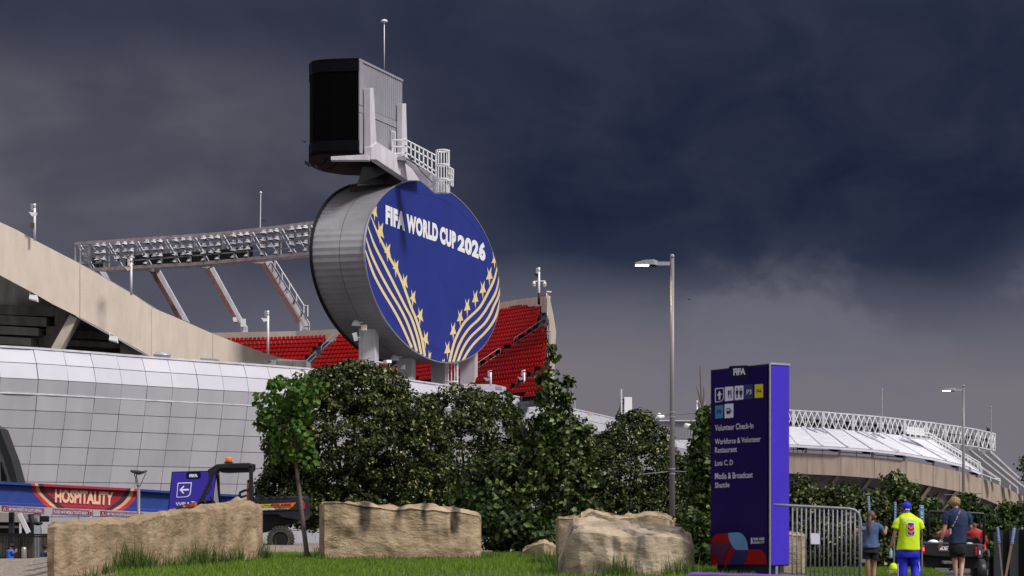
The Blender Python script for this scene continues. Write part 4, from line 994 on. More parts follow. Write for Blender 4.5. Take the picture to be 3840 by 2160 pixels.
# canopy: corrugated white sheet rising away from the rim
CT = [(2700, 1584), (2963, 1600), (3094, 1607.5), (3201, 1616), (3308, 1625), (3398, 1636.5), (3486, 1646)]
CB = [(2700, 1655), (2963, 1670), (3154, 1680), (3282, 1690), (3398, 1703), (3492, 1719), (3603, 1744), (3678, 1774.6)]
g = MB(); NC = 300
top_ = []; bot_ = []
for k in range(NC+1):
    t_ = k/NC; ub = 2700+(3678-2700)*t_; ut = 2700+(3486-2700)*t_ if True else 0
    vb_ = interp(CB, ub)-3; vt_ = interp(CT, ut); e = .07*(k % 2)
    bot_.append(P(ub, vb_, interp(RY, ub)-.8)-SO+z3*e); top_.append(P(ut, vt_, interp(RY, ut)+13)-SO+z3*e)
for k in range(NC): g.quad(bot_[k], bot_[k+1], top_[k+1], top_[k])
g.build('canopy_sheet', M['roof'], far)
g = MB()
for k in range(0, NC, 1):
    pass
rings = [[P(u, interp(CB, u)-2, interp(RY, u)-.9)-SO, P(u, interp(CB, u)-2, interp(RY, u)-.5)-SO, P(u, interp(CB, u)+6, interp(RY, u)-.5)-SO, P(u, interp(CB, u)+6, interp(RY, u)-.9)-SO] for u in [2700, 2963, 3060, 3154, 3220, 3282, 3340, 3398, 3450, 3492, 3550, 3603, 3640, 3678]]
g.loft(rings); g.build('canopy_gutter', M['roof'], far)
g = MB()
for t_ in (.20, .30, .395, .49, .585, .68, .775, .87, .96):
    k = int(t_*NC); g.bar(bot_[k]+z3*.1, top_[k]+z3*.1, .25, .14)
g.build('canopy_rib', M['white'], far)
g = MB()
for a, b in [(QA(290, 435), QA(430, 495)), (QA(400, 440), QA(555, 505)), (QA(380, 460), QA(500, 462)), (QA(1060, 500), QA(1200, 560)), (QA(1150, 500), QA(1305, 570)), (QA(1130, 520), QA(1240, 525)), (QA(930, 480), QA(1490, 740))]:
    def onroof(u, v):
        ub = u; f_ = (v-interp(CT, min(u, 3486)))/(interp(CB, u)-interp(CT, min(u, 3486))); return P(u, v-1, interp(RY, u)+13-13.8*f_-.3)-SO
    g.bar(onroof(*a), onroof(*b), .22, .22)
g.build('roof_walkway_frame', M['grey'], far)
g = MB()
for u in (3005, 3130, 3252, 3375, 3490, 3585, 3655):
    v = interp(CB, u)+5
    g.prism([P(u-22, v, interp(RY, u)+.4)-SO, P(u+14, v+2, interp(RY, u)+.4)-SO, P(u+10, v+11, interp(RY, u)+.4)-SO, P(u-8, v+9, interp(RY, u)+.4)-SO], (0, .6, 0))
g.build('canopy_bracket', M['dk'], far)
for u in (3022, 3148, 3272, 3390, 3500, 3590, 3663): g = MB(); g.bar(fr_(u, interp(CB, u)+3, .3), fr_(u, interp(RTt, u)+2, .3), .32, .32); g.build('canopy_post', M['gbox'], far)
g = MB()
for a, b, f_ in ((2963, 3150, 0), (3150, 3280, 2), (3280, 3400, 3)): g.bar(fr_(a, interp(RTt, a)-12+f_, 1), fr_(b, interp(RTt, b)-14+f_, 1), .12, .12)
for u in (2975, 2990, 3010, 3085, 3212, 3330): g.bar(fr_(u, interp(RTt, u)-20, 1), fr_(u, interp(RTt, u)+2, 1), .08, .08)
g.build('guard_rail', M['grey'], far)
# lattice truss
LT_ = [(2700, 1520), (2963, 1538), (3085, 1545), (3195, 1554), (3302, 1563), (3392, 1573), (3470, 1582), (3543, 1592), (3605, 1601), (3667, 1611), (3732, 1627)]
LB_ = [(2700, 1584), (2963, 1601), (3094, 1608), (3201, 1617), (3308, 1627), (3398, 1638), (3486, 1648), (3543, 1659), (3605, 1667), (3661, 1675), (3732, 1690)]
def ly(u): return interp(RY, u)+14
def lp(u, fr, b=0.): t_, b_ = interp(LT_, u), interp(LB_, u); return P(u, t_+(b_-t_)*fr, ly(u)+b)-SO
LU = [2760, 2870, 2975, 3087, 3199, 3302, 3392, 3473, 3545, 3608, 3668, 3715]
for u in LU:
    g = MB(); g.bar(lp(u, -.02), lp(u, 1.02), .36, .5); g.build('truss_post', M['white'], far)
g = MB()
for a, b in zip(LU+[], LU[1:]+[3732]):
    g.bar(lp(a, 0), lp(b, 0), .16, .16); g.bar(lp(a, 1), lp(b, 1), .14, .14); g.bar(lp(a, .0, 1.6), lp(b, .0, 1.6), .12, .12)
g.bar(lp(3715, 0), lp(3732, .02), .14, .14); g.bar(lp(3732, .02), lp(3732, .98), .14, .14); g.bar(lp(3715, 1), lp(3732, .98), .14, .14)
g.build('truss_chord', M['white'], far)
for a, b in zip(LU, LU[1:]+[3732]):
    g = MB(); n_ = 5 if b-a > 85 else 4 if b-a > 60 else 3
    if b-a < 30: n_ = 2
    for k in range(n_):
        x0 = a+(b-a)*k/n_; x1 = a+(b-a)*(k+1)/n_
        g.tube([lp(x0, .03), lp(x1, .97)], .07, 5); g.tube([lp(x1, .03), lp(x0, .97)], .07, 5)
        if k == n_//2: g.tube([lp(x0, 0, .05), lp(x0, 1, .05)], .04, 5)
    g.build('lattice', M['wtxt'], far)
dl = MB(); dl.prism([(-.35, 0, .35), (.35, 0, .35), (.42, 0, -.05), (.2, 0, -.42), (-.2, 0, -.42), (-.42, 0, -.05)], (0, .8, 0)); dlo = None; kk = 0
for a, b in zip(LU, LU[1:]):
    for j in range(5 if b-a > 85 else 4):
        u = a+(b-a)*(j+.6)/5.4
        for fr in (.55, .82):
            if kk >= 98 or (fr == .55 and j % 2): continue
            if dlo is None: dlo = dl.build('lamp_housing', M['dk'], far); o = dlo
            else: o = dlo.copy(); COL.objects.link(o); o.parent = far
            s_ = ru(.8, 1.1); o.scale = (s_, 1, s_*ru(.8, 1.2)); o.location = lp(u, fr, 1.); kk += 1
g = MB()
for a, b in zip(LU, LU[1:]):
    for fr in (.45, .68, .9): g.bar(lp(a, fr, .9), lp(b, fr, .9), .08, .1)
    for q in (.42, .52): g.box(lp(a+(b-a)*q, .8, .7), (.38, .2, .9))
g.build('maintenance_walk', M['gbox'], far)
g = MB()
for k in range(7): g.box(P(3405+k*9.6, 1612+k*1.1, 305)-SO, (.33, .1, 1.0))
g.build('white_cabinet_row', M['wtxt'], far)
# raking legs at the right
for k, (pts, Y) in enumerate([([(640, 500), (672, 500), (860, 640), (1290, 925), (1300, 945), (1300, 1000), (1285, 1000), (1285, 950), (850, 660)], 308), ([(885, 550), (905, 548), (1505, 1030), (1512, 1105), (1496, 1105), (1492, 1042)], 312),
                         ([(1033, 560), (1048, 575), (1600, 1035), (1900, 1290), (1900, 1320), (1600, 1060), (1035, 590)], 316), ([(1178, 590), (1196, 605), (1600, 985), (1900, 1250), (1900, 1275), (1600, 1005), (1180, 622)], 320)]):
    g = MB(); g.prism([P(*QB(x, y), Y)-SO for x, y in pts], (0, .8, 0)); g.build('raking_leg', M['white'], far)
for k, (pts, Y) in enumerate([([(645, 510), (700, 530), (860, 650), (1290, 960), (1290, 1000), (1080, 900), (860, 740), (760, 600)], 310), ([(900, 560), (1040, 600), (1500, 1040), (1500, 1100), (1300, 990), (1000, 720)], 314), ([(1050, 590), (1180, 620), (1600, 1065), (1600, 1170), (1480, 1080)], 318)]):
    g = MB(); g.prism([P(*QB(x, y), Y)-SO for x, y in pts], (0, .3, 0)); g.build('leg_side_plate', mat('dull_grey_plate', (.16, .155, .165, 1), (.13, .127, .135, 1), .7), far)
g = MB()
YS = 304
for a, b in [((460, 395), (1060, 745)), ((470, 430), (1065, 780)), ((480, 470), (1040, 830))]: g.tube([P(*QB(*a), YS)-SO, P(*QB(*b), YS)-SO], .08, 5)
for k in range(16):
    t_ = k/16; g.tube([P(*QB(465+595*t_, 400+345*t_), YS)-SO, P(*QB(465+595*t_, 470+360*t_), YS)-SO], .06, 5)
for a, b in [((190, 360), (460, 395)), ((190, 395), (460, 430)), ((1060, 745), (1065, 860)), ((1040, 742), (1040, 830)), ((1060, 745), (1035, 742)), ((1075, 780), (1078, 920)), ((1180, 900), (1182, 960)), ((1065, 870), (1300, 960)), ((1232, 930), (1300, 935)), ((1408, 1000), (1410, 1060))]: g.tube([P(*QB(*a), YS)-SO, P(*QB(*b), YS)-SO], .06, 5)
g.build('stair_railing', M['wtxt'], far)
g = MB(); g.prism([P(*QB(x, y), 303.5)-SO for x, y in ((155, 425), (465, 455), (465, 468), (155, 440))], (0, 1.5, 0)); g.build('landing', M['roof'], far)
for u, v0, v1 in ((3308, 1462, 1564), (3717, 1527, 1625)):
    g = MB(); g.tube([P(u, v1, 305)-SO, P(u, v0, 305)-SO], .07, 5); g.sphere(P(u, v0, 305)-SO, .16, 8, 6); g.build('lightning_mast', M['grey'], far)
for (x, y, w_) in ((795, 560, 60), (945, 575, 55), (1100, 620, 40)):
    g = MB(); g.prism([P(*QB(x-w_/2, y-25), 307)-SO, P(*QB(x+w_/2, y-25), 307)-SO, P(*QB(x+w_/2-5, y+25), 307)-SO, P(*QB(x-w_/3, y+20), 307)-SO], (0, 1, 0)); g.build('speaker_box', M['gbox'], far)
g = MB(); g.tube([P(*QB(1125, 310), 312)-SO, P(*QB(1150, 345), 312)-SO], .05, 5); g.box(P(*QB(1152, 352), 312)-SO, (.4, .3, .4)); g.build('truss_camera', M['dk'], far)
# ------------------------------------------------------------------ boulders
def rockmat(name, c1, c2, dark, drips=.5, seed=0., streaks=()):
    m = bpy.data.materials.new(name); m.use_nodes = True; t = m.node_tree; b = t.nodes['Principled BSDF']; b.inputs['Roughness'].default_value = .92; b.inputs['Specular IOR Level'].default_value = .2
    co = t.nodes.new('ShaderNodeTexCoord')
    def noi(sc, det=6, st=(1, 1, 1), rough=.6):
        mm = t.nodes.new('ShaderNodeMapping'); mm.inputs['Scale'].default_value = st; mm.inputs['Location'].default_value = (seed, seed*.3, 0); t.links.new(co.outputs['Object'], mm.inputs[0])
        n = t.nodes.new('ShaderNodeTexNoise'); n.inputs['Scale'].default_value = sc; n.inputs['Detail'].default_value = det; n.inputs['Roughness'].default_value = rough; t.links.new(mm.outputs[0], n.inputs['Vector']); return n.outputs[0]
    def rp(src, a, b_, c, d):
        r = t.nodes.new('ShaderNodeValToRGB'); r.color_ramp.elements[0].position = a; r.color_ramp.elements[1].position = b_; r.color_ramp.elements[0].color = c; r.color_ramp.elements[1].color = d; t.links.new(src, r.inputs[0]); return r.outputs[0]
    def mx(f, a, b_):
        q = t.nodes.new('ShaderNodeMix'); q.data_type = 'RGBA'
        t.links.new(f, q.inputs[0]); 
        for i, s_ in ((6, a), (7, b_)):
            if isinstance(s_, tuple): q.inputs[i].default_value = s_
            else: t.links.new(s_, q.inputs[i])
        return q.outputs[2]
    base_ = rp(noi(2.2, 7), .32, .66, c2, c1)
    dr = rp(noi(2.6, 3, (1, 1, .12)), .53, .64, (0, 0, 0, 1), (drips,)*3+(1,))
    col_ = mx(dr, base_, dark)
    sp_ = rp(noi(14, 5), .62, .72, (0, 0, 0, 1), (.4, .4, .4, 1)); col_ = mx(sp_, col_, dark)
    if streaks:
        sx = t.nodes.new('ShaderNodeSeparateXYZ'); t.links.new(co.outputs['Object'], sx.inputs[0]); wob = noi(5, 4, (1, 1, .5)); acc = None
        def ma(op, a, b_=None, cl=False):
            q = t.nodes.new('ShaderNodeMath'); q.operation = op; q.use_clamp = cl
            for i, s_ in enumerate((a, b_)):
                if s_ is None: continue
                if isinstance(s_, (int, float)): q.inputs[i].default_value = s_
                else: t.links.new(s_, q.inputs[i])
            return q.outputs[0]
        wx = ma('ADD', sx.outputs[0], ma('MULTIPLY', ma('SUBTRACT', wob, .5), .22))
        for x0, w_, st_, zlo in streaks:
            k = ma('SUBTRACT', 1., ma('DIVIDE', ma('ABSOLUTE', ma('SUBTRACT', wx, x0)), w_), True)
            zf = ma('MULTIPLY', ma('SUBTRACT', sx.outputs[2], zlo), 3.5, True); k = ma('MULTIPLY', ma('MULTIPLY', k, zf), st_*1.6, True); acc = k if acc is None else ma('MAXIMUM', acc, k)
        col_ = mx(ma('MULTIPLY', acc, ma('ADD', wob, .35), True), col_, (.035, .028, .026, 1))
    t.links.new(col_, b.inputs['Base Color'])
    bp = t.nodes.new('ShaderNodeBump'); bp.inputs['Strength'].default_value = .75; bp.inputs['Distance'].default_value = .10; t.links.new(noi(5, 10, (1, 1, 2.2), rough=.66), bp.inputs['Height']); t.links.new(bp.outputs[0], b.inputs['Normal'])
    MATS[name] = m; return m
from mathutils import noise as mn
def boulder(label, front, Y, depth, m, seed, amp=.07, bev=8, bd=.25, name='boulder', group='limestone boulders on the lawn'):
    # front: list of (u, vtop, vbottom, Yfront) stations from left to right
    c = P(front[0][0]*.5+front[-1][0]*.5, front[0][2], Y); rows = 18; n = 22
    V = []; F_ = []; st = []
    N_ = 90
    for k in range(N_+1):
        u = front[0][0]+(front[-1][0]-front[0][0])*k/N_
        vt = interp([(f[0], f[1]) for f in front], u); vb = interp([(f[0], f[2]) for f in front], u); Yf = interp([(f[0], f[3]) for f in front], u); st.append((u, vt, vb, Yf))
    rings = []
    for k, (u, vt, vb, Yf) in enumerate(st):
        e = min(k, N_-k)/N_; sh = min(1, e*9)**.5 if e < .12 else 1
        T = P(u, vt, Yf+bd); B = P(u, vb, Yf); dp = depth*(.55+.45*sh); h = P(u, vt+bev, Yf).z-B.z; ring = []; tilt = .03
        for q in range(n+1): ring.append(Vector((B.x, B.y+.06*q/n, B.z-.25+(h+.25)*q/n)))            # front, bottom to top
        for q in range(1, 5): ring.append(Vector((B.x, B.y+bd*q/5, B.z+h+(T.z-B.z-h)*q/5)))
        for q in range(1, 12): ring.append(Vector((T.x, T.y+(dp-bd)*q/12, T.z+.02*math.sin(q+k*.3))))
        hb = T.z-B.z
        for q in range(n+1): ring.append(Vector((B.x, B.y+dp, T.z-(hb+.25)*q/n)))
        rings.append(ring)
    g = MB(); nn_ = len(rings[0]); out = []
    for k, ring in enumerate(rings):
        cen = sum(ring, Vector())/nn_; e = min(k, N_-k)/N_; o_ = []
        for p in ring:
            q = p*1.0; d_ = (q-cen); d_.z *= 1.
            f_ = (mn.noise(q*1.1+Vector((seed, 0, 0)))*amp*1.6 + mn.noise(q*3.1+Vector((0, seed, 0)))*amp*.7 + mn.noise(q*8+Vector((seed, 0, seed)))*amp*.3 - abs(mn.noise(q*2.0+Vector((seed*2, 3, 1))))*amp*1.2)
            f_ += amp*1.3*(.5-mn.voronoi(q*1.9+Vector((seed, seed, 0)))[0][0]) + amp*.35*(.5-mn.voronoi(q*5+Vector((seed, seed, 0)))[0][0])
            q = q + d_.normalized()*f_
            o_.append(q-c)
        out.append(o_)
    g.loft(out); o = g.build(name, m, smooth=True); o.location = c
    o.data.set_sharp_from_angle(angle=R(24))
    tag(o, label, 'boulder', group); return o
rk1 = rockmat('tan_limestone', (.45, .335, .215, 1), (.22, .155, .095, 1), (.06, .042, .03, 1), .25, 1.)
rk2 = rockmat('stained_limestone', (.50, .385, .25, 1), (.27, .195, .12, 1), (.055, .045, .042, 1), .8, 4.)
rk2b = rockmat('streaked_limestone', (.50, .385, .25, 1), (.27, .195, .12, 1), (.055, .045, .042, 1), .35, 4., [(-.66, .13, 1.2, .3), (-.02, .10, .7, .45), (.46, .09, .8, .42), (1.03, .11, 1.2, .28)])
rk3 = rockmat('grey_stained_limestone', (.52, .42, .30, 1), (.26, .205, .15, 1), (.075, .065, .065, 1), .9, 9.)
rk4 = rockmat('pale_cream_limestone', (.50, .41, .28, 1), (.32, .25, .16, 1), (.12, .09, .06, 1), .3, 12.)
boulder('long tan limestone boulder on the lawn at the left in front of the utility vehicle', [(175, 1962, 2180, 32.2), (205, 1957, 2165, 32.1), (260, 1952, 2150, 32.4), (356, 1943, 2128, 33), (480, 1936, 2110, 34), (593, 1919, 2094, 35.1), (700, 1902, 2080, 36.3), (771, 1890, 2072, 37), (860, 1884, 2062, 38), (945, 1880, 2056, 39), (962, 1890, 2054, 39.1), (972, 1912, 2054, 39.2)], 34, 1.1, rk1, 3.3, .065, 22, .3)
boulder('long limestone boulder with dark vertical streaks in the middle of the lawn', [(1196, 1886, 2080, 40.2), (1215, 1884, 2086, 39.8), (1300, 1884, 2088, 39.8), (1420, 1892, 2090, 39.8), (1560, 1899, 2092, 39.8), (1680, 1908, 2092, 39.8), (1760, 1916, 2090, 40), (1793, 1920, 2086, 40.2), (1803, 1945, 2082, 40.3)], 40, 1.2, rk2b, 8.1, .06, 8, .2)
boulder('big grey stained boulder at the lower right beside the tall pylon sign', [(2098, 2070, 2200, 31.6), (2125, 2010, 2200, 31.4), (2150, 1958, 2200, 31.3), (2175, 1950, 2200, 31.2), (2260, 1955, 2200, 31.1), (2330, 1968, 2200, 31.0), (2450, 1972, 2200, 31.2), (2560, 1976, 2200, 31.6), (2592, 1995, 2190, 31.9), (2605, 2040, 2185, 32.1)], 31.5, 1.9, rk3, 5.7, .075, 44, .95)
boulder('broad boulder lying behind the big grey stained boulder', [(2180, 1935, 2100, 36.5), (2230, 1922, 2100, 36.3), (2330, 1926, 2100, 36.2), (2430, 1922, 2100, 36.2), (2510, 1930, 2100, 36.4), (2545, 1948, 2100, 36.8), (2600, 1962, 2100, 37)], 36.5, 1.2, rk2, 11.2, .08, 12, .3)
boulder('narrow upright tan boulder at the left end of the boulder pile by the oak bush', [(2086, 1948, 2090, 37), (2095, 1940, 2090, 36.9), (2150, 1936, 2090, 36.8), (2210, 1938, 2090, 36.9), (2225, 1955, 2090, 37.1)], 37, 1., rk1, 14.2, .05)
boulder('pale cream upright stone block behind the crowd barrier', [(2925, 2000, 2230, 33.2), (2940, 1998, 2230, 33), (2980, 2004, 2230, 33), (3010, 2005, 2230, 33), (3020, 2012, 2225, 33.1)], 33, .6, rk4, 6.2, .03)
boulder('small pinkish rock on the gravel at the foot of the oak bush', [(1960, 2062, 2085, 42), (2000, 2042, 2085, 41.8), (2040, 2030, 2085, 41.6), (2075, 2040, 2085, 41.8), (2092, 2062, 2085, 42)], 42, .7, rk2, 16.2, .05)
boulder('low buried stone under the hedge behind the yellow shirted walker', [(3318, 2148, 2190, 47), (3330, 2142, 2190, 46.8), (3420, 2140, 2190, 46.8), (3440, 2150, 2190, 47)], 47, .5, rk4, 26.2, .03)

# ------------------------------------------------------------------ trees and bushes
M['linden'] = leafmat('linden_leaves', [(0, (.007, .014, .002)), (.55, (.022, .036, .005)), (.82, (.055, .075, .012)), (.94, (.20, .21, .06)), (1, (.48, .46, .20))], .42, .15)
M['oak'] = leafmat('oak_leaves', [(0, (.007, .018, .002)), (.5, (.026, .050, .006)), (.8, (.075, .12, .02)), (1, (.30, .34, .12))], .45, .25)
M['sap'] = leafmat('sapling_leaves', [(0, (.02, .06, .006)), (.6, (.055, .13, .012)), (1, (.14, .24, .03))], .45, .35)
M['brush'] = leafmat('shrub_leaves', [(0, (.006, .015, .002)), (.55, (.020, .042, .006)), (.9, (.06, .105, .016)), (1, (.13, .19, .04))], .45, .3)
def crown(name, lobes, o, nclump, per, lsize, m, parent, seed, clump=.32, inner=.35, stretch=1.25, droop=0., jit=.7):
    # lobes: (u, v, ru_px, rv_px, Y, ry_m): leaves gathered in clumps over the lobes' shells
    rg = np.random.default_rng(seed); C_ = []; Nn = []
    wts = np.array([l[2]*l[3] for l in lobes], float); wts /= wts.sum()
    L3 = []
    for (u, v, a, b, Y, ry) in lobes:
        p = P(u, v, Y); L3.append((np.array(p), np.array([a*Y/F, ry, b*Y/F])))
    while len(C_) < nclump:
        i = rg.choice(len(L3), p=wts); c, r = L3[i]; d = rg.normal(0, 1, 3); d /= np.linalg.norm(d)
        if d[1] > .55: continue
        rad = 1-abs(rg.normal(0, .10)) if rg.random() > inner else rg.uniform(.45, .95)
        if rg.random() < .10: rad *= rg.uniform(1.0, 1.12)
        p = c+d*r*rad; ok = True
        if rad > .8:
            for j, (c2, r2) in enumerate(L3):
                if j != i and np.sum(((p-c2)/r2)**2) < .55: ok = False; break
        if ok: C_.append(p); Nn.append(d/r/np.linalg.norm(d/r))
    C_ = np.array(C_); Nn = np.array(Nn)
    idx = np.repeat(np.arange(nclump), per); n = len(idx)
    off = rg.normal(0, 1, (n, 3)); off /= np.linalg.norm(off, axis=1)[:, None]; off *= (clump*rg.uniform(.3, 1.1, n)**.7*rg.uniform(.6, 1.3, nclump)[idx])[:, None]
    off[:, 2] *= .8
    cent = C_[idx]+off; nr = Nn[idx]*.5+off/clump*.6+np.array([0, 0, .45]); nr[:, 2] -= droop
    V, Fs = tri_leafs(cent-np.array(o), nr, lsize, jit, .18, seed, stretch)
    return fastmesh(name, V, Fs, m, parent)
def trunk(o, pts, rs, parent, m='bark', branches=()):
    g = MB(); g.tube([Vector(p)-Vector(o) for p in pts], rs, 10)
    for b, r in branches: g.tube([Vector(p)-Vector(o) for p in b], r, 6)
    ob = g.build('trunk', M[m], parent, True); return ob
def tree(name, label, cat, lobes, base, nclump, per, lsize, leaf, seed, group=None, top=None, tr=.14, **kw):
    b = P(*base); b.z = ground(b.x, b.y); t = thing(name, label, cat, tuple(b), group=group)
    crown('crown', lobes, b, nclump, per, lsize, M[leaf], t, seed, **kw)
    tp_ = P(*top) if top else P(lobes[0][0], lobes[0][1], lobes[0][4])
    br = []
    rr = random.Random(seed)
    for l in lobes:
        a = b.lerp(tp_, rr.uniform(.25, .7)); e = P(l[0], l[1], l[4]); br.append(([a, a.lerp(e, .5)+Vector((0, 0, -.15)), e], [tr*.45, tr*.3, tr*.12]))
    mid = b.lerp(tp_, .5)+Vector((rr.uniform(-.1, .1), 0, 0))
    trunk(b, [b-Vector((0, 0, .2)), mid, tp_], [tr, tr*.75, tr*.25], t, branches=br); return t
tree('linden_tree', 'large dark round linden tree in front of the white wall behind the middle boulder', 'tree',
     [(1300, 1650, 300, 270, 75, 3.0), (1340, 1480, 190, 120, 75, 2), (1120, 1850, 150, 130, 75, 1.6), (1080, 1760, 90, 110, 75, 1.2), (1500, 1750, 190, 230, 76, 2.2), (1230, 1900, 190, 85, 74, 1.8), (1530, 1560, 110, 90, 75.5, 1.4), (1000, 1880, 50, 50, 75, .7), (1420, 1880, 200, 110, 75, 2), (1220, 1440, 70, 50, 75, .8)],
     (1300, 2050, 75), 1600, 56, .098, 'linden', 11, 'linden trees along the stadium', clump=.27, tr=.2)
tree('linden_tree', 'dark linden tree half hidden between the large linden and the spire bush', 'tree',
     [(1760, 1720, 230, 240, 80, 2.5), (1720, 1540, 130, 90, 80, 1.5), (1830, 1600, 130, 120, 80, 1.5), (1640, 1850, 180, 130, 79, 1.8), (1900, 1800, 200, 180, 80, 2), (2110, 1750, 150, 160, 81, 1.6), (2130, 1640, 70, 80, 81, 1)],
     (1760, 2040, 80), 1000, 54, .098, 'linden', 12, 'linden trees along the stadium', clump=.27, tr=.18)
tree('linden_tree', 'round linden tree directly behind the tall street lamp', 'tree',
     [(2380, 1780, 190, 190, 82, 2.2), (2385, 1640, 110, 95, 82, 1.3), (2270, 1800, 120, 150, 81, 1.4), (2480, 1820, 120, 130, 82, 1.4), (2380, 1900, 200, 60, 81, 1.6), (2390, 1578, 38, 34, 82, .5), (2300, 1700, 70, 80, 82, .9), (2560, 1850, 110, 110, 83, 1.2), (2590, 1780, 60, 70, 83, .8), (2250, 1880, 150, 80, 81, 1.2)],
     (2380, 2010, 82), 950, 50, .092, 'linden', 13, 'linden trees along the stadium', clump=.26, tr=.16)
tree('oak_bush', 'young spire shaped oak with big blurred leaves in front of the linden trees', 'bush',
     [(2055, 1760, 60, 260, 46, .4), (2052, 1520, 40, 130, 46, .28), (2060, 1370, 20, 90, 46, .14), (2130, 1830, 60, 150, 46, .5), (1990, 1870, 70, 140, 46, .5), (2000, 1680, 38, 110, 46.3, .3), (2120, 1650, 35, 110, 46, .3), (2178, 1660, 22, 60, 46, .2), (2205, 1600, 14, 26, 46, .12), (2125, 1465, 14, 45, 46, .12), (2105, 1540, 20, 50, 46, .15), (1915, 1790, 40, 90, 46.3, .4), (1880, 1920, 70, 100, 46, .5), (2200, 1860, 38, 80, 46, .4), (2230, 1760, 20, 50, 46, .2), (1935, 1600, 16, 60, 46.4, .15), (1905, 1500, 9, 35, 46.4, .1), (2210, 1930, 40, 50, 46, .4)],
     (2050, 2065, 46), 430, 20, .095, 'oak', 14, clump=.15, tr=.05, stretch=1.6, top=(2058, 1300, 46))
tree('shrub', 'leafy green shrub between the middle boulder and the spire oak', 'bush', [(1880, 1980, 120, 80, 45, .6), (1800, 1930, 80, 90, 46, .6), (1960, 2000, 100, 60, 44.5, .5), (1760, 1900, 60, 60, 46.5, .5), (1900, 1820, 90, 110, 46.6, .5), (1780, 1830, 60, 80, 47, .5)], (1880, 2065, 45), 330, 18, .11, 'brush', 15, 'low shrubs around the lawn', clump=.19, tr=.04)
tree('oak_bush', 'slender columnar oak with a bare tip just left of the tall pylon sign', 'bush',
     [(2640, 1800, 50, 200, 40, .35), (2650, 1640, 34, 110, 40, .25), (2625, 1980, 60, 110, 40, .4), (2660, 1580, 15, 40, 40, .1)],
     (2645, 2110, 40), 300, 16, .10, 'oak', 16, clump=.15, tr=.04, stretch=1.5, top=(2632, 1560, 40))
g = MB(); o_ = P(2630, 1560, 40); tt = thing('bare_twig', 'thin brown bare leader twig sticking up left of the pylon sign', 'twig', tuple(o_))
for pts in (((2640, 1600), (2630, 1500), (2626, 1400), (2624, 1370)), ((2632, 1520), (2618, 1470), (2612, 1450)), ((2634, 1540), (2640, 1480), (2638, 1450)), ((2638, 1590), (2622, 1520), (2618, 1500))): g.tube([P(u, v, 40)-o_ for u, v in pts], [.02]+[.012]*(len(pts)-2)+[.005], 5)
g.build('stem', M['barkl'], tt)
tree('shrub', 'bright green shrub low between the grey boulder and the pylon sign', 'bush', [(2630, 2040, 70, 100, 36, .4), (2600, 1980, 50, 60, 37, .4), (2650, 2120, 60, 60, 35, .3)], (2630, 2150, 36), 200, 16, .09, 'brush', 17, 'low shrubs around the lawn', clump=.16, tr=.03)
HB = [('dense hedge bush right behind the crowd barrier, next to the pylon sign', [(3010, 1960, 90, 160, 52, .8), (3000, 1860, 60, 50, 52, .6), (3080, 2050, 90, 110, 51.5, .8)], 'linden', 340, .085),
      ('dense hedge bush behind the ponytailed walker', [(3180, 1960, 110, 130, 52, .8), (3160, 1880, 80, 50, 52, .6), (3200, 2080, 120, 90, 51, .8), (3270, 1920, 60, 70, 52, .6)], 'linden', 380, .085),
      ('taller loose light green bush behind the yellow shirted walker', [(3370, 1920, 75, 80, 53, .6), (3352, 1805, 28, 34, 53, .3), (3400, 1855, 45, 40, 53, .4), (3440, 1935, 80, 50, 53, .5), (3310, 1895, 55, 45, 53, .5), (3500, 1900, 40, 22, 53, .3)], 'oak', 170, .09),
      ('dark bush filling the space behind the black cart', [(3450, 2020, 130, 90, 52.5, .8), (3380, 2080, 100, 80, 52, .6), (3560, 2010, 110, 70, 53, .7), (3330, 2010, 90, 110, 52, .6), (3620, 2060, 90, 70, 53, .6)], 'brush', 400, .09),
      ('green bush right of the blond walker by the lamp post', [(3640, 1955, 60, 55, 56, .6), (3600, 1905, 34, 34, 56, .4), (3700, 1995, 70, 40, 56, .6), (3625, 1885, 24, 22, 56, .3), (3760, 2005, 60, 35, 56, .5), (3680, 1940, 36, 40, 56, .4)], 'brush', 240, .10),
      ('feathery green bush at the right edge above the black fence', [(3800, 1985, 55, 50, 57, .7), (3778, 1930, 22, 40, 57, .4), (3830, 1940, 28, 55, 57, .4), (3860, 2000, 60, 55, 57, .5), (3740, 1995, 50, 30, 57, .4)], 'brush', 240, .09)]
for k, (lab, lobes, leaf, nc, ls) in enumerate(HB): tree('hedge_bush', lab, 'bush', lobes, (lobes[0][0], 2130, lobes[0][4]), nc, 26 if leaf == 'linden' else 20, ls, leaf, 30+k, 'hedge bushes behind the walkers', clump=.2, tr=.04)
tree('far_tree', 'tree twig edge showing at the far right border of the view', 'tree', [(3870, 1750, 40, 60, 60, .5)], (3900, 2000, 60), 40, 18, .09, 'oak', 44, clump=.2, tr=.05)
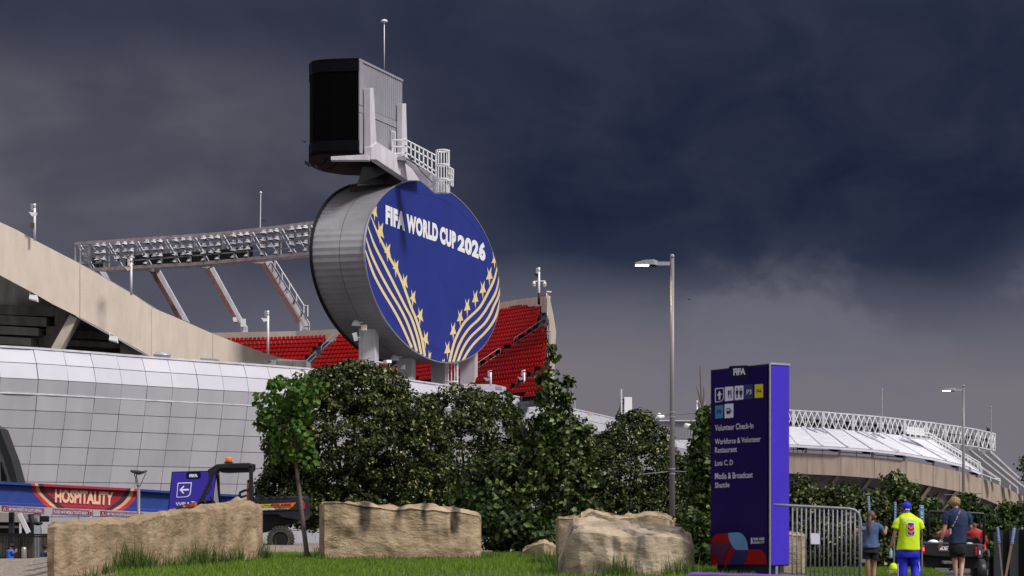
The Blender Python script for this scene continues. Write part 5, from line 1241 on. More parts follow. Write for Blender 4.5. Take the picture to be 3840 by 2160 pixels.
# sapling
b = P(1160, 2095, 41); b.z = ground(b.x, b.y); t = thing('sapling', 'slim young leaning tree with a small leafy head standing on the lawn', 'tree', tuple(b))
lob = [(1080, 1490, 85, 65, 41, .42), (1030, 1560, 65, 70, 41, .38), (1120, 1500, 60, 90, 41, .36), (1080, 1620, 80, 80, 41, .38), (1130, 1620, 35, 60, 41, .26), (1010, 1500, 35, 55, 41, .25), (1020, 1440, 22, 25, 41, .15), (1160, 1450, 32, 45, 41, .2), (1100, 1680, 50, 40, 41, .25), (1150, 1700, 22, 50, 41, .15), (1060, 1690, 25, 35, 41, .15)]
crown('crown', lob, b, 90, 15, .098, M['sap'], t, 51, clump=.17, inner=.3, stretch=1.5, droop=.15)
trunk(b, [P(1163, 2105, 41), P(1150, 2070, 41), P(1136, 1960, 41), P(1122, 1840, 41), P(1110, 1740, 41), P(1105, 1650, 41), P(1085, 1530, 41)], [.08, .05, .042, .038, .034, .024, .01], t, 'barkl',
      [([P(1109, 1745, 41), P(1080, 1710, 41), P(1068, 1660, 41)], [.02, .016, .01]), ([P(1111, 1745, 41), P(1135, 1700, 41), P(1142, 1650, 41)], [.02, .014, .01]), ([P(1105, 1670, 41), P(1090, 1600, 41), P(1070, 1500, 41)], [.02, .014, .008]), ([P(1104, 1640, 41), P(1128, 1570, 41), P(1135, 1480, 41)], [.02, .014, .008])])

# ------------------------------------------------------------------ street lamps
def street_lamp(label, u, vt, vb, Y, rb, rt, hw):
    b = P(u, vb, Y); b.z = ground(b.x, b.y); t = thing('street_lamp', label, 'street lamp', tuple(b), group='street lamps'); h = P(u, vt, Y).z-b.z
    g = MB(); g.tube([(0, 0, -.1), (0, 0, h*.5), (0, 0, h)], [rb, (rb+rt)/2, rt], 20); g.build('pole', M['galv'], t, True)
    g = MB(); g.lathe((0, 0, h), [(rt*1.08, -.02), (rt*1.08, .05), (rt*.6, .09)], 16); g.build('pole_cap', M['grey'], t, True)
    s = hw/1.0
    g = MB(); g.box((-s*.33, 0, h-.22*s), (.50*s, .09*s, .13*s)); g.build('arm', M['grey'], t)
    g = MB(); g.loft([[(-.52*s, -.16*s, h-.10*s-.04*s), (-.52*s, .2*s, h-.14*s), (-.52*s, .2*s, h-.30*s), (-.52*s, -.16*s, h-.30*s)], [(-.66*s, -.24*s, h-.10*s), (-.66*s, .24*s, h-.10*s), (-.66*s, .24*s, h-.28*s), (-.66*s, -.24*s, h-.28*s)],
                      [(-1.0*s, -.24*s, h-.12*s), (-1.0*s, .24*s, h-.12*s), (-1.0*s, .24*s, h-.27*s), (-1.0*s, -.24*s, h-.27*s)], [(-1.32*s, -.2*s, h-.20*s), (-1.32*s, .2*s, h-.20*s), (-1.32*s, .2*s, h-.27*s), (-1.32*s, -.2*s, h-.27*s)]])
    hd = g.build('lamp_head', M['grey'], t, bevel=.01)
    g = MB(); g.prism([(-1.29*s, -.18*s, h-.272*s), (-.84*s, -.20*s, h-.282*s), (-.84*s, .20*s, h-.282*s), (-1.29*s, .18*s, h-.272*s)], (0, 0, -.012)); g.build('lamp_glass', MATS['lit'], t)
    g = MB(); g.prism([(-.82*s, -.20*s, h-.284*s), (-.56*s, -.20*s, h-.29*s), (-.56*s, .2*s, h-.29*s), (-.82*s, .2*s, h-.284*s)], (0, 0, -.02)); g.build('driver_cover', M['dk'], t)
    return t, h
mat('lit', (1, .95, .8, 1), emit=((1, .93, .72, 1), 9))
t, h = street_lamp('tall near street lamp with a lit head rising against the dark sky', 2521, 965, 1960, 60, .085, .055, .80)
for v, cols in ((1555, 1), (1768, 1)):
    g = MB(); z = P(2521, v, 60).z-t.location.z
    for dzz in (.07, -.07): g.lathe((0, 0, z+dzz-.01), [(.09, 0), (.09, .03)], 16)
    g.build('banner_clamp', M['trim'], t)
    for sx in (-1, 1):
        g = MB(); g.tube([(sx*.07, 0, z), (sx*.85, -.1, z+(.02 if v < 1600 and sx < 0 else .06 if v < 1600 else (-.08 if sx < 0 else -.03)))], .014, 6); g.build('banner_arm', M['galv'], t)
ll = bpy.data.lights.new('lamp_light', 'SPOT'); ll.energy = 70; ll.color = (1, .85, .5); ll.spot_size = R(150); ll.shadow_soft_size = .12
lo_ = bpy.data.objects.new('lamp_light', ll); COL.objects.link(lo_); lo_.parent = t; lo_.location = (-.85, 0, h-.34)
t, h = street_lamp('smaller farther street lamp with a lit head at the right above the stadium rim', 3613, 1449, 1960, 112, .085, .06, .84)
for v in (1853,):
    z = P(3613, v, 112).z-t.location.z; g = MB(); [g.lathe((0, 0, z+q-.02), [(.1, 0), (.1, .05)], 12) for q in (-.1, .1)]; g.build('banner_clamp', M['trim'], t)
    for sx in (-1, 1): g = MB(); g.tube([(0, 0, z), (sx*1.0, 0, z+.04*sx)], .02, 6); g.build('banner_arm', M['galv'], t)
# small plaza lamp by the gate
b = P(520, 1930, 78); b.z = ground(b.x, b.y); t = thing('plaza_lamp', 'slim plaza lamp post with an inverted cone head before the hospitality banner', 'street lamp', tuple(b)); h = P(520, 1762, 78).z-b.z
g = MB(); g.tube([(0, 0, 0), (0, 0, h-.55)], .06, 12); g.build('pole', M['galv'], t, True)
g = MB(); g.lathe((0, 0, h-.16), [(.05, -.02), (.30, .08), (.31, .15), (.29, .16)], 24); g.build('lamp_head', M['galv'], t, True)
g = MB(); [g.tube([(.05*math.cos(a), .05*math.sin(a), h-.6), (.26*math.cos(a), .26*math.sin(a), h-.12)], .018, 5) for a in (0, 2.1, 4.2)]; g.lathe((0, 0, h-.62), [(.05, 0), (.09, .05), (.05, .1)], 12); g.build('bracket', M['galv'], t)
# ------------------------------------------------------------------ tall pylon sign
def Z(x0, y0, s): return lambda x, y: (x0+x/s, y0+y/s)
ZA = Z(2640, 1340, 4.025); ZB_ = Z(2000, 1300, 1.6845); ZC_ = Z(2560, 1940, 4.77)
cor = P(2884, 1890, 31); lft = P(2665, 1890, 32.5); rgt = P(2960, 1890, 31.25)
ang = math.atan2((lft-cor).x, (lft-cor).y); FP_ = Plane((cor.x, cor.y), ang)
zt, zb = P(2884, 1363, 31).z, P(2884, 2124, 31).z
pyl = thing('pylon_sign', 'tall violet wayfinding pylon headed FIFA with parking icons and volunteer directions', 'sign', (cor.x, cor.y, zb-.3)); po = Vector((cor.x, cor.y, zb-.3))
bkk = (rgt-cor)
def fr3(p, z): return Vector((p.x, p.y, z))-po
g = MB(); g.loft([[fr3(cor, z), fr3(lft, z), fr3(lft+bkk, z), fr3(cor+bkk, z)] for z in (zb, zt)]); g.build('frame', M['dk'], pyl, bevel=.006)
nf = -FP_.n
def q3(u, v, out): p = FP_.on(u, v, -out); return p-po
def inset(a, b, t): return a.lerp(b, t)
g = MB(); g.prism([fr3(inset(cor, lft, .022), zb+.03), fr3(inset(cor, lft, .985), zb+.03), fr3(inset(cor, lft, .985), zt-.03), fr3(inset(cor, lft, .022), zt-.03)], tuple(nf*.012)); g.build('front_face', M['sign'], pyl)
sn = Vector((bkk.y, -bkk.x, 0)).normalized(); sn = sn if sn.y < 0 else -sn
g = MB(); g.prism([fr3(inset(cor, cor+bkk, .07), zb+.02), fr3(inset(cor, cor+bkk, .96), zb+.02), fr3(inset(cor, cor+bkk, .96), zt-.02), fr3(inset(cor, cor+bkk, .07), zt-.02)], tuple(sn*.012)); g.build('side_face', M['signl'], pyl)
g = MB(); g.bar(fr3(cor, zt)+sn*.01, fr3(cor+bkk, zt)+sn*.01, .03, .03); g.bar(fr3(inset(cor, cor+bkk, .02), zb)+sn*.012, fr3(inset(cor, cor+bkk, .02), zt)+sn*.012, .02, .02); g.build('edge_trim', M['trim'], pyl)
cen = (cor+lft+bkk)/2
g = MB(); cA, cB = inset(cor, lft, .04)+bkk*.1, inset(cor, lft, .93)+bkk*.1; g.loft([[fr3(cA, z), fr3(cB, z), fr3(cB+bkk*.55, z), fr3(cA+bkk*.55, z)] for z in (zb-.35, zb+.01)]); g.build('plinth', mat('navy_plinth', (.006, .006, .07, 1), rough=.4), pyl)
g = MB(); g.box(fr3(inset(cor, cor+bkk, .02), zb-.17)+sn*.01, (.02, .02, .34)); g.box(fr3(inset(cor, cor+bkk, .33), zb-.17)+sn*.02, (.035, .02, .34)); g.build('plinth_trim', M['trim'], pyl)
def poly(name, pts, fn, m, out=.016, th=.002, mb=None):
    g = mb or MB(); g.prism([q3(*fn(*p), out) for p in pts], tuple(nf*th))
    return g if mb else g.build(name, m, pyl)
def rrect(q, r=.12, n=4, cut=None):
    TL, TR, BR, BL = [Vector((a, b, 0)) for a, b in q]; out = []
    for i, (c0, p0, n0) in enumerate(((TL, BL, TR), (TR, TL, BR), (BR, TR, BL), (BL, BR, TL))):
        rr_ = cut if (cut and i == 2) else r
        a = c0.lerp(p0, rr_); b = c0.lerp(n0, rr_)
        for k in range(n+1):
            t = k/n; out.append((a*(1-t)**2+c0*2*t*(1-t)+b*t*t)[:2])
    return out
def text(s, quad, fn, m, out=.02, bold=.0, parent=None, q=None, name='lettering', space=1.):
    g = MB(); f = q or q3; lettering(g, s, [f(*fn(*p), out) for p in quad], bold=bold, space=space); return g.build(name, m, parent or pyl)
poly('header_tab', rrect([(375, 130), (680, 118), (680, 318), (375, 330)], .15), ZA, M['navyp'])
text('FIFA', [(443, 168), (625, 158), (625, 258), (443, 274)], ZA, M['pale'], bold=.05)
poly('arrow_panel', rrect([(168, 468), (299, 456), (299, 664), (168, 682)], .09, cut=.4), ZA, M['pale'])
poly('arrow_panel', rrect([(181, 480), (287, 470), (287, 652), (181, 668)], .07, cut=.4), ZA, M['sign'], .019)
poly('arrow', [(222, 640), (222, 575), (200, 578), (232, 505), (268, 566), (247, 570), (247, 636)], ZA, M['pale'], .022)
poly('restaurant_panel', rrect([(316, 448), (444, 440), (444, 650), (316, 664)], .06), ZA, M['pale'])
g = MB(); poly('', [(362, 500), (385, 498), (384, 560), (377, 575), (378, 615), (368, 616), (369, 575), (361, 560)], ZA, None, .019, mb=g); poly('', [(398, 500), (412, 492), (414, 612), (402, 614), (403, 560), (396, 555)], ZA, None, .019, mb=g); g.build('fork_and_knife', M['sign'], pyl)
poly('toilet_panel', rrect([(464, 434), (596, 424), (596, 634), (464, 648)], .06), ZA, M['pale'])
g = MB()
for cx, w in ((500, 14), (557, 18)):
    poly('', rrect([(cx-9, 465), (cx+9, 464), (cx+9, 490), (cx-9, 491)], .3), ZA, None, .019, mb=g)
    poly('', [(cx-20, 502), (cx+20, 499), (cx+w, 560), (cx+9, 562), (cx+8, 608), (cx-8, 610), (cx-9, 564), (cx-w, 565)], ZA, None, .019, mb=g)
g.build('toilet_figures', M['sign'], pyl)
poly('parking_panel', rrect([(611, 420), (743, 408), (743, 620), (611, 634)], .08), ZA, M['signm']); poly('parking_panel', rrect([(621, 431), (733, 420), (733, 610), (621, 622)], .06), ZA, mat('dark_petrol_print', (.006, .02, .05, 1)), .019)
text('P3', [(642, 490), (716, 482), (716, 556), (642, 566)], ZA, M['pale'], .023, .01)
poly('parking_panel', rrect([(767, 410), (892, 402), (892, 606), (767, 614)], .03), ZA, M['yel']); text('P4', [(795, 482), (862, 474), (862, 540), (795, 548)], ZA, M['navyp'], .02, .01)
poly('parking_panel', rrect([(170, 728), (291, 720), (291, 914), (170, 928)], .03), ZA, M['teal']); text('P6', [(196, 790), (262, 782), (262, 848), (196, 858)], ZA, M['navyp'], .02, .01)
poly('bus_panel', rrect([(313, 706), (445, 696), (445, 908), (313, 920)], .06), ZA, M['pale'])
g = MB(); poly('', rrect([(338, 770), (392, 762), (392, 846), (338, 852)], .12), ZA, None, .019, mb=g); poly('', [(348, 850), (358, 850), (358, 862), (348, 863)], ZA, None, .019, mb=g); poly('', [(376, 848), (386, 847), (386, 860), (376, 861)], ZA, None, .019, mb=g); poly('', [(400, 780), (412, 790), (412, 830), (400, 840)], ZA, None, .019, mb=g); g.build('bus_pictogram', M['sign'], pyl)
poly('bus_window', [(350, 783), (381, 779), (381, 806), (350, 810)], ZA, M['pale'], .023)
for s_, qd in [('Volunteer Check-In', [(1148, 494), (1390, 479), (1390, 516), (1148, 532)]), ('Workforce & Volunteer', [(1148, 584), (1436, 564), (1436, 600), (1148, 618)]), ('Restaurant', [(1148, 636), (1286, 629), (1286, 664), (1148, 672)]),
             ('Lots C, D', [(1148, 719), (1260, 714), (1260, 752), (1148, 758)]), ('Media & Broadcast', [(1148, 798), (1386, 791), (1386, 827), (1148, 838)]), ('Shuttle', [(1148, 858), (1239, 855), (1239, 887), (1148, 893)])]:
    text(s_, qd, ZB_, M['pale'], bold=.006)
poly('red_petal', [(498, 460), (520, 390), (565, 325), (620, 298), (700, 290), (815, 285), (820, 330), (830, 400), (840, 455)], ZC_, M['redp'])
poly('maroon_field', [(498, 468), (840, 457), (865, 520), (800, 600), (760, 700), (735, 800), (728, 846), (640, 848), (620, 760), (580, 650), (555, 650), (500, 750)], ZC_, M['mar'])
poly('red_petal', [(498, 760), (555, 655), (575, 650), (612, 740), (636, 848), (496, 850)], ZC_, M['redp'], .019)
poly('red_petal', [(865, 525), (945, 590), (900, 650), (850, 740), (825, 846), (730, 846), (755, 740), (800, 620)], ZC_, M['redp'], .019)
poly('blue_petal', [(950, 585), (1170, 582), (1155, 690), (1120, 780), (1085, 842), (826, 846), (850, 740), (895, 650)], ZC_, mat('deep_blue_print', (.003, .004, .11, 1)), .019)
poly('light_blue_petal', [(815, 283), (900, 272), (1010, 270), (1070, 300), (1120, 360), (1155, 450), (1174, 582), (960, 584), (900, 540), (850, 450), (825, 370)], ZC_, M['skyp'], .022)
poly('red_petal', [(1172, 576), (1385, 574), (1440, 610), (1480, 660), (1500, 730), (1502, 840), (1088, 843), (1125, 780), (1158, 690)], ZC_, M['redp'], .016)
text('8', [(1218, 365), (1252, 363), (1252, 478), (1218, 482)], ZC_, M['pale'], bold=.02); text('WE ARE', [(1262, 366), (1460, 358), (1460, 405), (1262, 415)], ZC_, M['pale'], bold=.03); text('KANSAS CITY', [(1262, 428), (1462, 422), (1462, 465), (1262, 474)], ZC_, M['pale'], bold=.02)
# purple barrier in front
o_ = P(2780, 2200, 24); pb = thing('purple_barrier', 'top of a rounded purple plastic barrier at the bottom edge below the pylon', 'barrier', tuple(o_))
g = MB()
g.loft([[P(u, v, 24)-o_, P(u, v, 24.5)-o_, P(u, 2330, 24.5)-o_, P(u, 2330, 24)-o_] for u, v in ((2568, 2190), (2575, 2154), (2590, 2147), (2660, 2147), (2760, 2152), (2800, 2151), (2900, 2154), (3010, 2157), (3035, 2162), (3042, 2200))]); g.build('barrier_body', mat('purple_plastic', (.18, .045, .42, 1), (.14, .035, .34, 1), .4), pb, bevel=.02)

# ------------------------------------------------------------------ crowd barrier
bo = P(3100, 2190, 27); bo.z = 1.7-.0-1.12+.02; cb = thing('crowd_barrier', 'galvanised steel crowd control barrier behind the pylon sign', 'barrier', tuple(bo))
M['gv2'] = mat('dull_galvanised_tube', (.27, .265, .31, 1), (.21, .205, .24, 1), .5, metal=.3)
def bp_(u, v, Y=27.): return P(u, v, Y)-bo
g = MB(); pth = [(2900, 1893), (2963, 1896), (3080, 1902), (3180, 1907), (3205, 1912), (3220, 1925), (3227, 1950), (3229, 2050), (3224, 2230)]
g.tube([bp_(*p) for p in pth], .0165, 10); g.build('frame_tube', M['gv2'], cb, True)
g = MB(); g.tube([bp_(2900, 2195), bp_(3225, 2200)], .016, 8); g.build('frame_tube', M['gv2'], cb, True)
for k in range(16):
    u = 2972+k*17.0-(k*k*.02); g = MB(); g.tube([bp_(u, 1898+k*.9), bp_(u-1, 2198)], .009, 6); g.build('bar', M['gv2'], cb, True)
g = MB(); g.box(bp_(3228, 1980)+Vector((.03, 0, 0)), (.06, .04, .04)); g.box(bp_(3227, 2103)+Vector((.03, 0, 0)), (.06, .04, .04)); g.build('hook', M['gv2'], cb)
g = MB(); g.prism([bp_(3039, 1999, 26.95), bp_(3074, 2001, 26.95), bp_(3075, 2041, 26.95), bp_(3041, 2040, 26.95)], (0, .008, 0)); g.build('paper_notice', M['pale'], cb)

# ------------------------------------------------------------------ hospitality gate
G1 = Z(0, 1740, 3.45)
def gy(u): return 85+max(-2, u*.006)
go = P(250, 1920, 86); go.z = -1.5; gate = thing('gate_beam', 'long blue entrance beam with a maroon HOSPITALITY banner', 'gate', tuple(go))
def gp(u, v, out=0.): p = P(u, v, gy(u)-out); return p-go
tpv = [(-300, 1792), (0, 1806), (500, 1832), (632, 1841), (896, 1855), (1000, 1861)]; btv = [(-300, 1882), (0, 1895), (500, 1917), (632, 1923), (896, 1938), (1000, 1944)]
def gb(u, fr, out=0.): return gp(u, interp(tpv, u)+(interp(btv, u)-interp(tpv, u))*fr, out)
M['gblue'] = mat('gate_blue', (.018, .05, .26, 1), (.015, .04, .22, 1), .45)
g = MB(); rings = []
for u in (-300, 0, 115, 200, 300, 400, 500, 640, 780, 905):
    rings.append([gb(u, 0, .25), gb(u, .10, .25), gb(u, .16, .0), gb(u, .86, .0), gb(u, .91, .2), gb(u, 1, .2), gb(u, 1, -.6), gb(u, 0, -.6)])
g.loft(rings); g.build('beam', M['gblue'], gate)
def gq(x, y, out=0.): u, v = G1(x, y); return gp(u, v, out)
def gfr(u, v): t_, b_ = interp(tpv, u), interp(btv, u); return (v-t_)/(b_-t_)
def gsurf(x, y, lift=.01):
    u, v = G1(x, y); f = gfr(u, v); o = interp([(0, .25), (.10, .25), (.16, 0), (.86, 0), (.91, .2), (1, .2)], f); return gp(u, v, o+lift)
def banner(name, left, right, m, lift):
    # left/right: boundary x as a function of fraction
    g = MB(); fr = [0, .10, .16, .3, .45, .6, .75, .86, .91, 1.]
    L_ = []; R_ = []
    for f in fr:
        row = []
        xl, xr = interp(left, f), interp(right, f)
        for k in range(7):
            x = xl+(xr-xl)*k/6; u = x/3.45; t_, b_ = interp(tpv, u), interp(btv, u); v = t_+(b_-t_)*f
            row.append(gsurf(x, (v-1740)*3.45, lift))
        L_.append(row)
    for a, b in zip(L_, L_[1:]):
        for k in range(6): g.quad(a[k], a[k+1], b[k+1], b[k])
    return g.build(name, m, gate)
M['gred'] = mat('bright_red_print', (.50, .02, .03, 1)); M['gpeach'] = mat('peach_print', (.66, .40, .27, 1)); M['gmar'] = mat('hospitality_maroon', (.32, .018, .04, 1), (.28, .015, .035, 1), .5); M['gdark'] = mat('dark_plum_print', (.055, .01, .025, 1))
O_L = [(0, 402), (.3, 412), (.5, 450), (.7, 510), (.86, 560), (1, 605)]; O_R = [(0, 1790), (.3, 1770), (.5, 1745), (.7, 1700), (.86, 1640), (1, 1580)]
def off(a, d, s=1): return [(f, x+d*s*(1+f*.55)) for f, x in a]
banner('banner_ring', O_L, O_R, M['gred'], .010)
banner('banner_ring', off(O_L, 50), off(O_R, -50), M['gpeach'], .02)
banner('banner_ring', off(O_L, 92), off(O_R, -92), M['gdark'], .03)
banner('banner_field', off(O_L, 150), off(O_R, -150), M['gmar'], .04)
g = MB(); lettering(g, 'HOSPITALITY', [gq(712, 326, .07), gq(1470, 364, .07), gq(1462, 535, .07), gq(710, 498, .07)], bold=.05, space=1.0); g.build('lettering', mat('peach_lettering', (.80, .52, .38, 1), (.74, .45, .30, 1), .5, scale=.5), gate)
for x0, x1, y0, y1, mt in ((112, 166, 625, 1260, 'dkl'), (440, 510, 640, 1260, 'grey')):
    g = MB(); g.prism([gq(x0, y0, -.1), gq(x1, y0, -.1), gq(x1, y1, -.1), gq(x0, y1, -.1)], (0, .3, 0)); g.build('gate_post', M[mt], gate)
for u in (760, 960):
    g = MB(); g.prism([gp(u, 1925), gp(u+14, 1925), gp(u+14, 2060), gp(u, 2060)], (0, .3, 0)); g.build('gate_post', M['grey'], gate)
M['gsign'] = mat('maroon_notice', (.15, .012, .025, 1), (.13, .010, .022, 1), .5)
def notice(lab, x0, y0, x1, y1, h, s_, tx0, tx1, tri=False, phone=False):
    u, v = G1(x0, y0); o = gp(u, v, .35)+go; t = thing('notice_board', lab, 'sign', tuple(o), group='maroon notice boards hanging under the gate beam')
    f = lambda x, y, out=.0: gq(x, y, .35+out)+go-o
    def yy(x): return y0+(y1-y0)*(x-x0)/(x1-x0)
    g = MB(); g.prism([f(x0, y0), f(x1, y1), f(x1, y1+h), f(x0, y0+h)], (0, .08, 0)); g.build('board', M['gsign'], t)
    g = MB(); a, b = tx0-18, tx1+18
    for (p, q, r_, s2) in ((a, 8, b, 10), (a, h-11, b, h-9)): g.prism([f(p, yy(p)+q, .01), f(r_, yy(r_)+q, .01), f(r_, yy(r_)+s2, .01), f(p, yy(p)+s2, .01)], (0, .01, 0))
    for p in (a, b): g.prism([f(p-1, yy(p)+8, .01), f(p+1, yy(p)+8, .01), f(p+1, yy(p)+h-9, .01), f(p-1, yy(p)+h-9, .01)], (0, .01, 0))
    g.build('border', M['pale'], t)
    g = MB(); lettering(g, s_, [f(tx0, yy(tx0)+19, .015), f(tx1, yy(tx1)+19, .015), f(tx1, yy(tx1)+h-20, .015), f(tx0, yy(tx0)+h-20, .015)], bold=.012); g.build('lettering', M['pale'], t)
    if tri:
        cx = (x0+tx0-18)/2+2; g = MB(); cy = yy(cx)+h/2
        g.prism([f(cx, cy-26, .01), f(cx+22, cy+24, .01), f(cx-22, cy+24, .01)], (0, .01, 0)); g.build('warning_triangle', M['pale'], t)
        g = MB(); g.prism([f(cx, cy-16, .02), f(cx+15, cy+18, .02), f(cx-15, cy+18, .02)], (0, .01, 0)); g.build('triangle_fill', M['gsign'], t)
        g = MB(); g.prism([f(cx-2, cy-6, .03), f(cx+2, cy-6, .03), f(cx+2, cy+8, .03), f(cx-2, cy+8, .03)], (0, .01, 0)); g.build('exclamation_mark', M['pale'], t)
    if phone:
        g = MB(); g.prism([f(1164, yy(1164)+5, .01), f(1192, yy(1192)+5, .01), f(1192, yy(1192)+88, .01), f(1164, yy(1164)+88, .01)], (0, .01, 0)); g.build('phone_symbol', M['pale'], t)
        g = MB(); g.prism([f(1168, yy(1168)+14, .02), f(1188, yy(1188)+14, .02), f(1188, yy(1188)+78, .02), f(1168, yy(1168)+78, .02)], (0, .01, 0)); g.build('phone_screen', M['gsign'], t)
notice('left maroon notice reading KEEP ITEMS IN POCKETS FOR SECURITY SCREENING', 20, 540, 568, 572, 75, 'KEEP ITEMS IN POCKETS FOR SECURITY SCREENING', 112, 540, tri=True)
notice('middle maroon notice reading PLEASE HAVE MOBILE TICKETS READY', 680, 577, 1200, 600, 78, 'PLEASE HAVE MOBILE TICKETS READY', 695, 1140, phone=True)
notice('right maroon notice with a warning triangle partly hidden by the boulder', 1296, 607, 1850, 635, 70, 'KEEP ITEMS IN POCKETS FOR SECURITY SCREENING', 1382, 1825, tri=True)
# entrance building, canopy and fence behind the gate
eo = P(100, 2050, 104); eo.z = -1.6; eb = thing('entrance_building', 'beige entrance block with a dark opening behind the black fence', 'building', tuple(eo))
def eq(x, y, Y=104.): return P(*G1(x, y), Y)-eo
g = MB(); g.prism([eq(-900, 590), (eq(350, 640)), eq(385, 700), eq(380, 755), eq(-900, 740)], (0, 3, 0)); g.build('lintel', mat('greyish_beige_beam', (.33, .30, .28, 1), (.27, .245, .225, 1), .85, scale=.7), eb)  # greyish beige beam over the entrance
g = MB(); g.prism([eq(-900, 740, 105), eq(420, 755, 105), eq(420, 900, 105), eq(-900, 900, 105)], (0, .4, 0)); g.build('opening', M['dkl'], eb)  # solid dark panel stands in for the shade inside the recess
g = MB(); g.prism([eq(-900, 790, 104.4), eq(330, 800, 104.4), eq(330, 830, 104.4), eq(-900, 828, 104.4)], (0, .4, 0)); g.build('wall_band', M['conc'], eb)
g = MB()
for r_ in range(9):
    for k in range(22):
        x = -500+k*54+(27 if r_ % 2 else 0); y = 900+r_*42; g.prism([eq(x, y, 104.6), eq(x+51, y, 104.6), eq(x+51, y+40, 104.6), eq(x, y+40, 104.6)], (0, .3, 0))
g.build('block_wall', mat('tan_block', (.20, .15, .11, 1), (.14, .105, .075, 1), .9, scale=2), eb)
g = MB(); g.prism([eq(355, 650, 103), eq(385, 645, 103), eq(450, 860, 103), eq(450, 900, 103), eq(395, 900, 103), eq(388, 760, 103)], (0, 1.5, 0)); g.build('dark_gable_roof', M['dkl'], eb)  # dark triangular roof end
g = MB(); g.bar(eq(248, 640, 102), eq(370, 892, 102), .16, .2); g.bar(eq(266, 762, 102), eq(266, 900, 102), .1, .1); g.build('brace', M['white'], eb)
wo = P(30, 1800, 100); cw = thing('side_canopy', 'dark edged grey canopy wall with narrow windows at the far left edge', 'canopy', tuple(wo))
G2 = Z(0, 1300, 1.685)
def wq(x, y, Y=100.): return P(*G2(x, y), Y)-wo
g = MB(); g.prism([wq(-250, 380), wq(0, 520), wq(75, 720), wq(112, 858), wq(70, 858), wq(0, 640), wq(-250, 520)], (0, 1.6, 0)); g.build('fascia', M['dkl'], cw)
g = MB(); g.prism([wq(-250, 500, 100.8), wq(0, 620, 100.8), wq(70, 870, 100.8), wq(-250, 880, 100.8)], (0, .5, 0)); g.build('wall', M['gbox'], cw)
for x in (2, 14, 26):
    g = MB(); g.prism([wq(x, 720+x*3, 100.7), wq(x+7, 735+x*3, 100.7), wq(x+12, 850, 100.7), wq(x+4, 850, 100.7)], (0, .1, 0)); g.build('window', M['dk'], cw)
fo = P(90, 2060, 84); fo.z = -1.55; bf = thing('black_fence', 'black steel picket fence under the gate beam', 'fence', tuple(fo))
g = MB()
for k in range(42): x = -120+k*19; g.bar(P(*G1(x, 905), 84)-fo, P(*G1(x, 1300), 84)-fo, .03, .03)
g.build('pickets', M['dk'], bf)
for y in (908, 935, 1215): g = MB(); g.bar(P(*G1(-140, y-8), 84)-fo, P(*G1(680, y+6), 84)-fo, .05, .05); g.build('rail', M['dk'], bf)
for x in (285, 640): g = MB(); g.bar(P(*G1(x, 890), 83.95)-fo, P(*G1(x, 1300), 83.95)-fo, .1, .1); g.build('fence_post', M['dk'], bf)
bo_ = P(*G1(311, 1250), 76); bo_.z = -1.5; hh_ = P(*G1(311, 1072), 76).z-bo_.z; b_ = thing('bollard', 'stainless steel round bollard in front of the black fence', 'bollard', tuple(bo_))
g = MB(); g.lathe((0, 0, 0), [(.10, 0), (.10, hh_-.08), (.085, hh_-.03), (.05, hh_-.005), (.01, hh_)], 20); g.build('bollard_body', mat('brushed_steel', (.42, .38, .36, 1), rough=.35, metal=.7), b_, True)
mo_ = P(*G1(575, 710), 84); mt_ = thing('gate_speaker', 'black loudspeaker and round lamp fixed to the grey gate post', 'loudspeaker', tuple(mo_))
g = MB(); g.box((0, 0, 0), (.36*2.4/2.4, .2, .25*.95)); o = g.build('speaker_box', M['dk'], mt_, bevel=.04); o.scale = (1, 1, 1)
g = MB(); g.lathe(P(*G1(492, 780), 84)-mo_, [(.02, -.05), (.36*.5, 0), (.38*.5, .06), (.1, .1)], 18); g.build('round_lamp', M['dk'], mt_, True)
# entrance sign behind the utility vehicle
G3 = Z(600, 1680, 3.293)
so_ = P(*G3(400, 760), 62); so_.z = ground(so_.x, so_.y); es = thing('direction_sign', 'purple sign with a left arrow reading VVIP behind the utility vehicle', 'sign', tuple(so_))
def sq(x, y, out=0.): return P(*G3(x, y), 62-out)-so_
g = MB(); g.prism([sq(146, 292), sq(700, 278), sq(728, 330), sq(745, 800), sq(92, 800)], (0, .12, 0)); g.build('frame', M['dk'], es)
g = MB(); g.prism([sq(156, 302, .01), sq(690, 290, .01), sq(640, 760, .01), sq(640, 800, .01), sq(104, 800, .01)], (0, -.01, 0)); g.build('face', M['signm'], es)
g = MB(); g.prism([sq(700, 340, .01), sq(735, 500, .01), sq(742, 800, .01), sq(652, 800, .01), sq(668, 560, .01)], (0, -.01, 0)); g.build('side_face', M['gbox'], es)
fS = lambda x, y: (x, y)
qS = lambda x, y, out: sq(x, y, out)
def spoly(name, pts, m, out=.025):
    g = MB(); g.prism([sq(x, y, out) for x, y in pts], (0, -.003, 0)); return g.build(name, m, es)
spoly('header_tab', rrect([(325, 298), (505, 293), (505, 378), (325, 381)], .2), M['navyp'])
text('FIFA', [(362, 325), (466, 319), (466, 360), (362, 363)], fS, M['wtxt'], .035, .05, es, qS)
spoly('arrow_panel', rrect([(218, 430), (392, 422), (376, 604), (203, 612)], .04, cut=.35), M['wtxt']); spoly('arrow_panel', rrect([(228, 440), (381, 433), (366, 594), (213, 602)], .04, cut=.35), M['signm'], .03)
spoly('arrow', [(240, 516), (292, 465), (302, 478), (272, 506), (356, 504), (355, 525), (272, 527), (298, 556), (288, 566)], M['wtxt'], .035)
text('VVIP &', [(196, 670), (370, 666), (368, 708), (196, 713)], fS, M['wtxt'], .03, .01, es, qS)
text('Ticket', [(385, 660), (560, 655), (560, 705), (385, 712)], fS, M['wtxt'], .03, .01, es, qS)

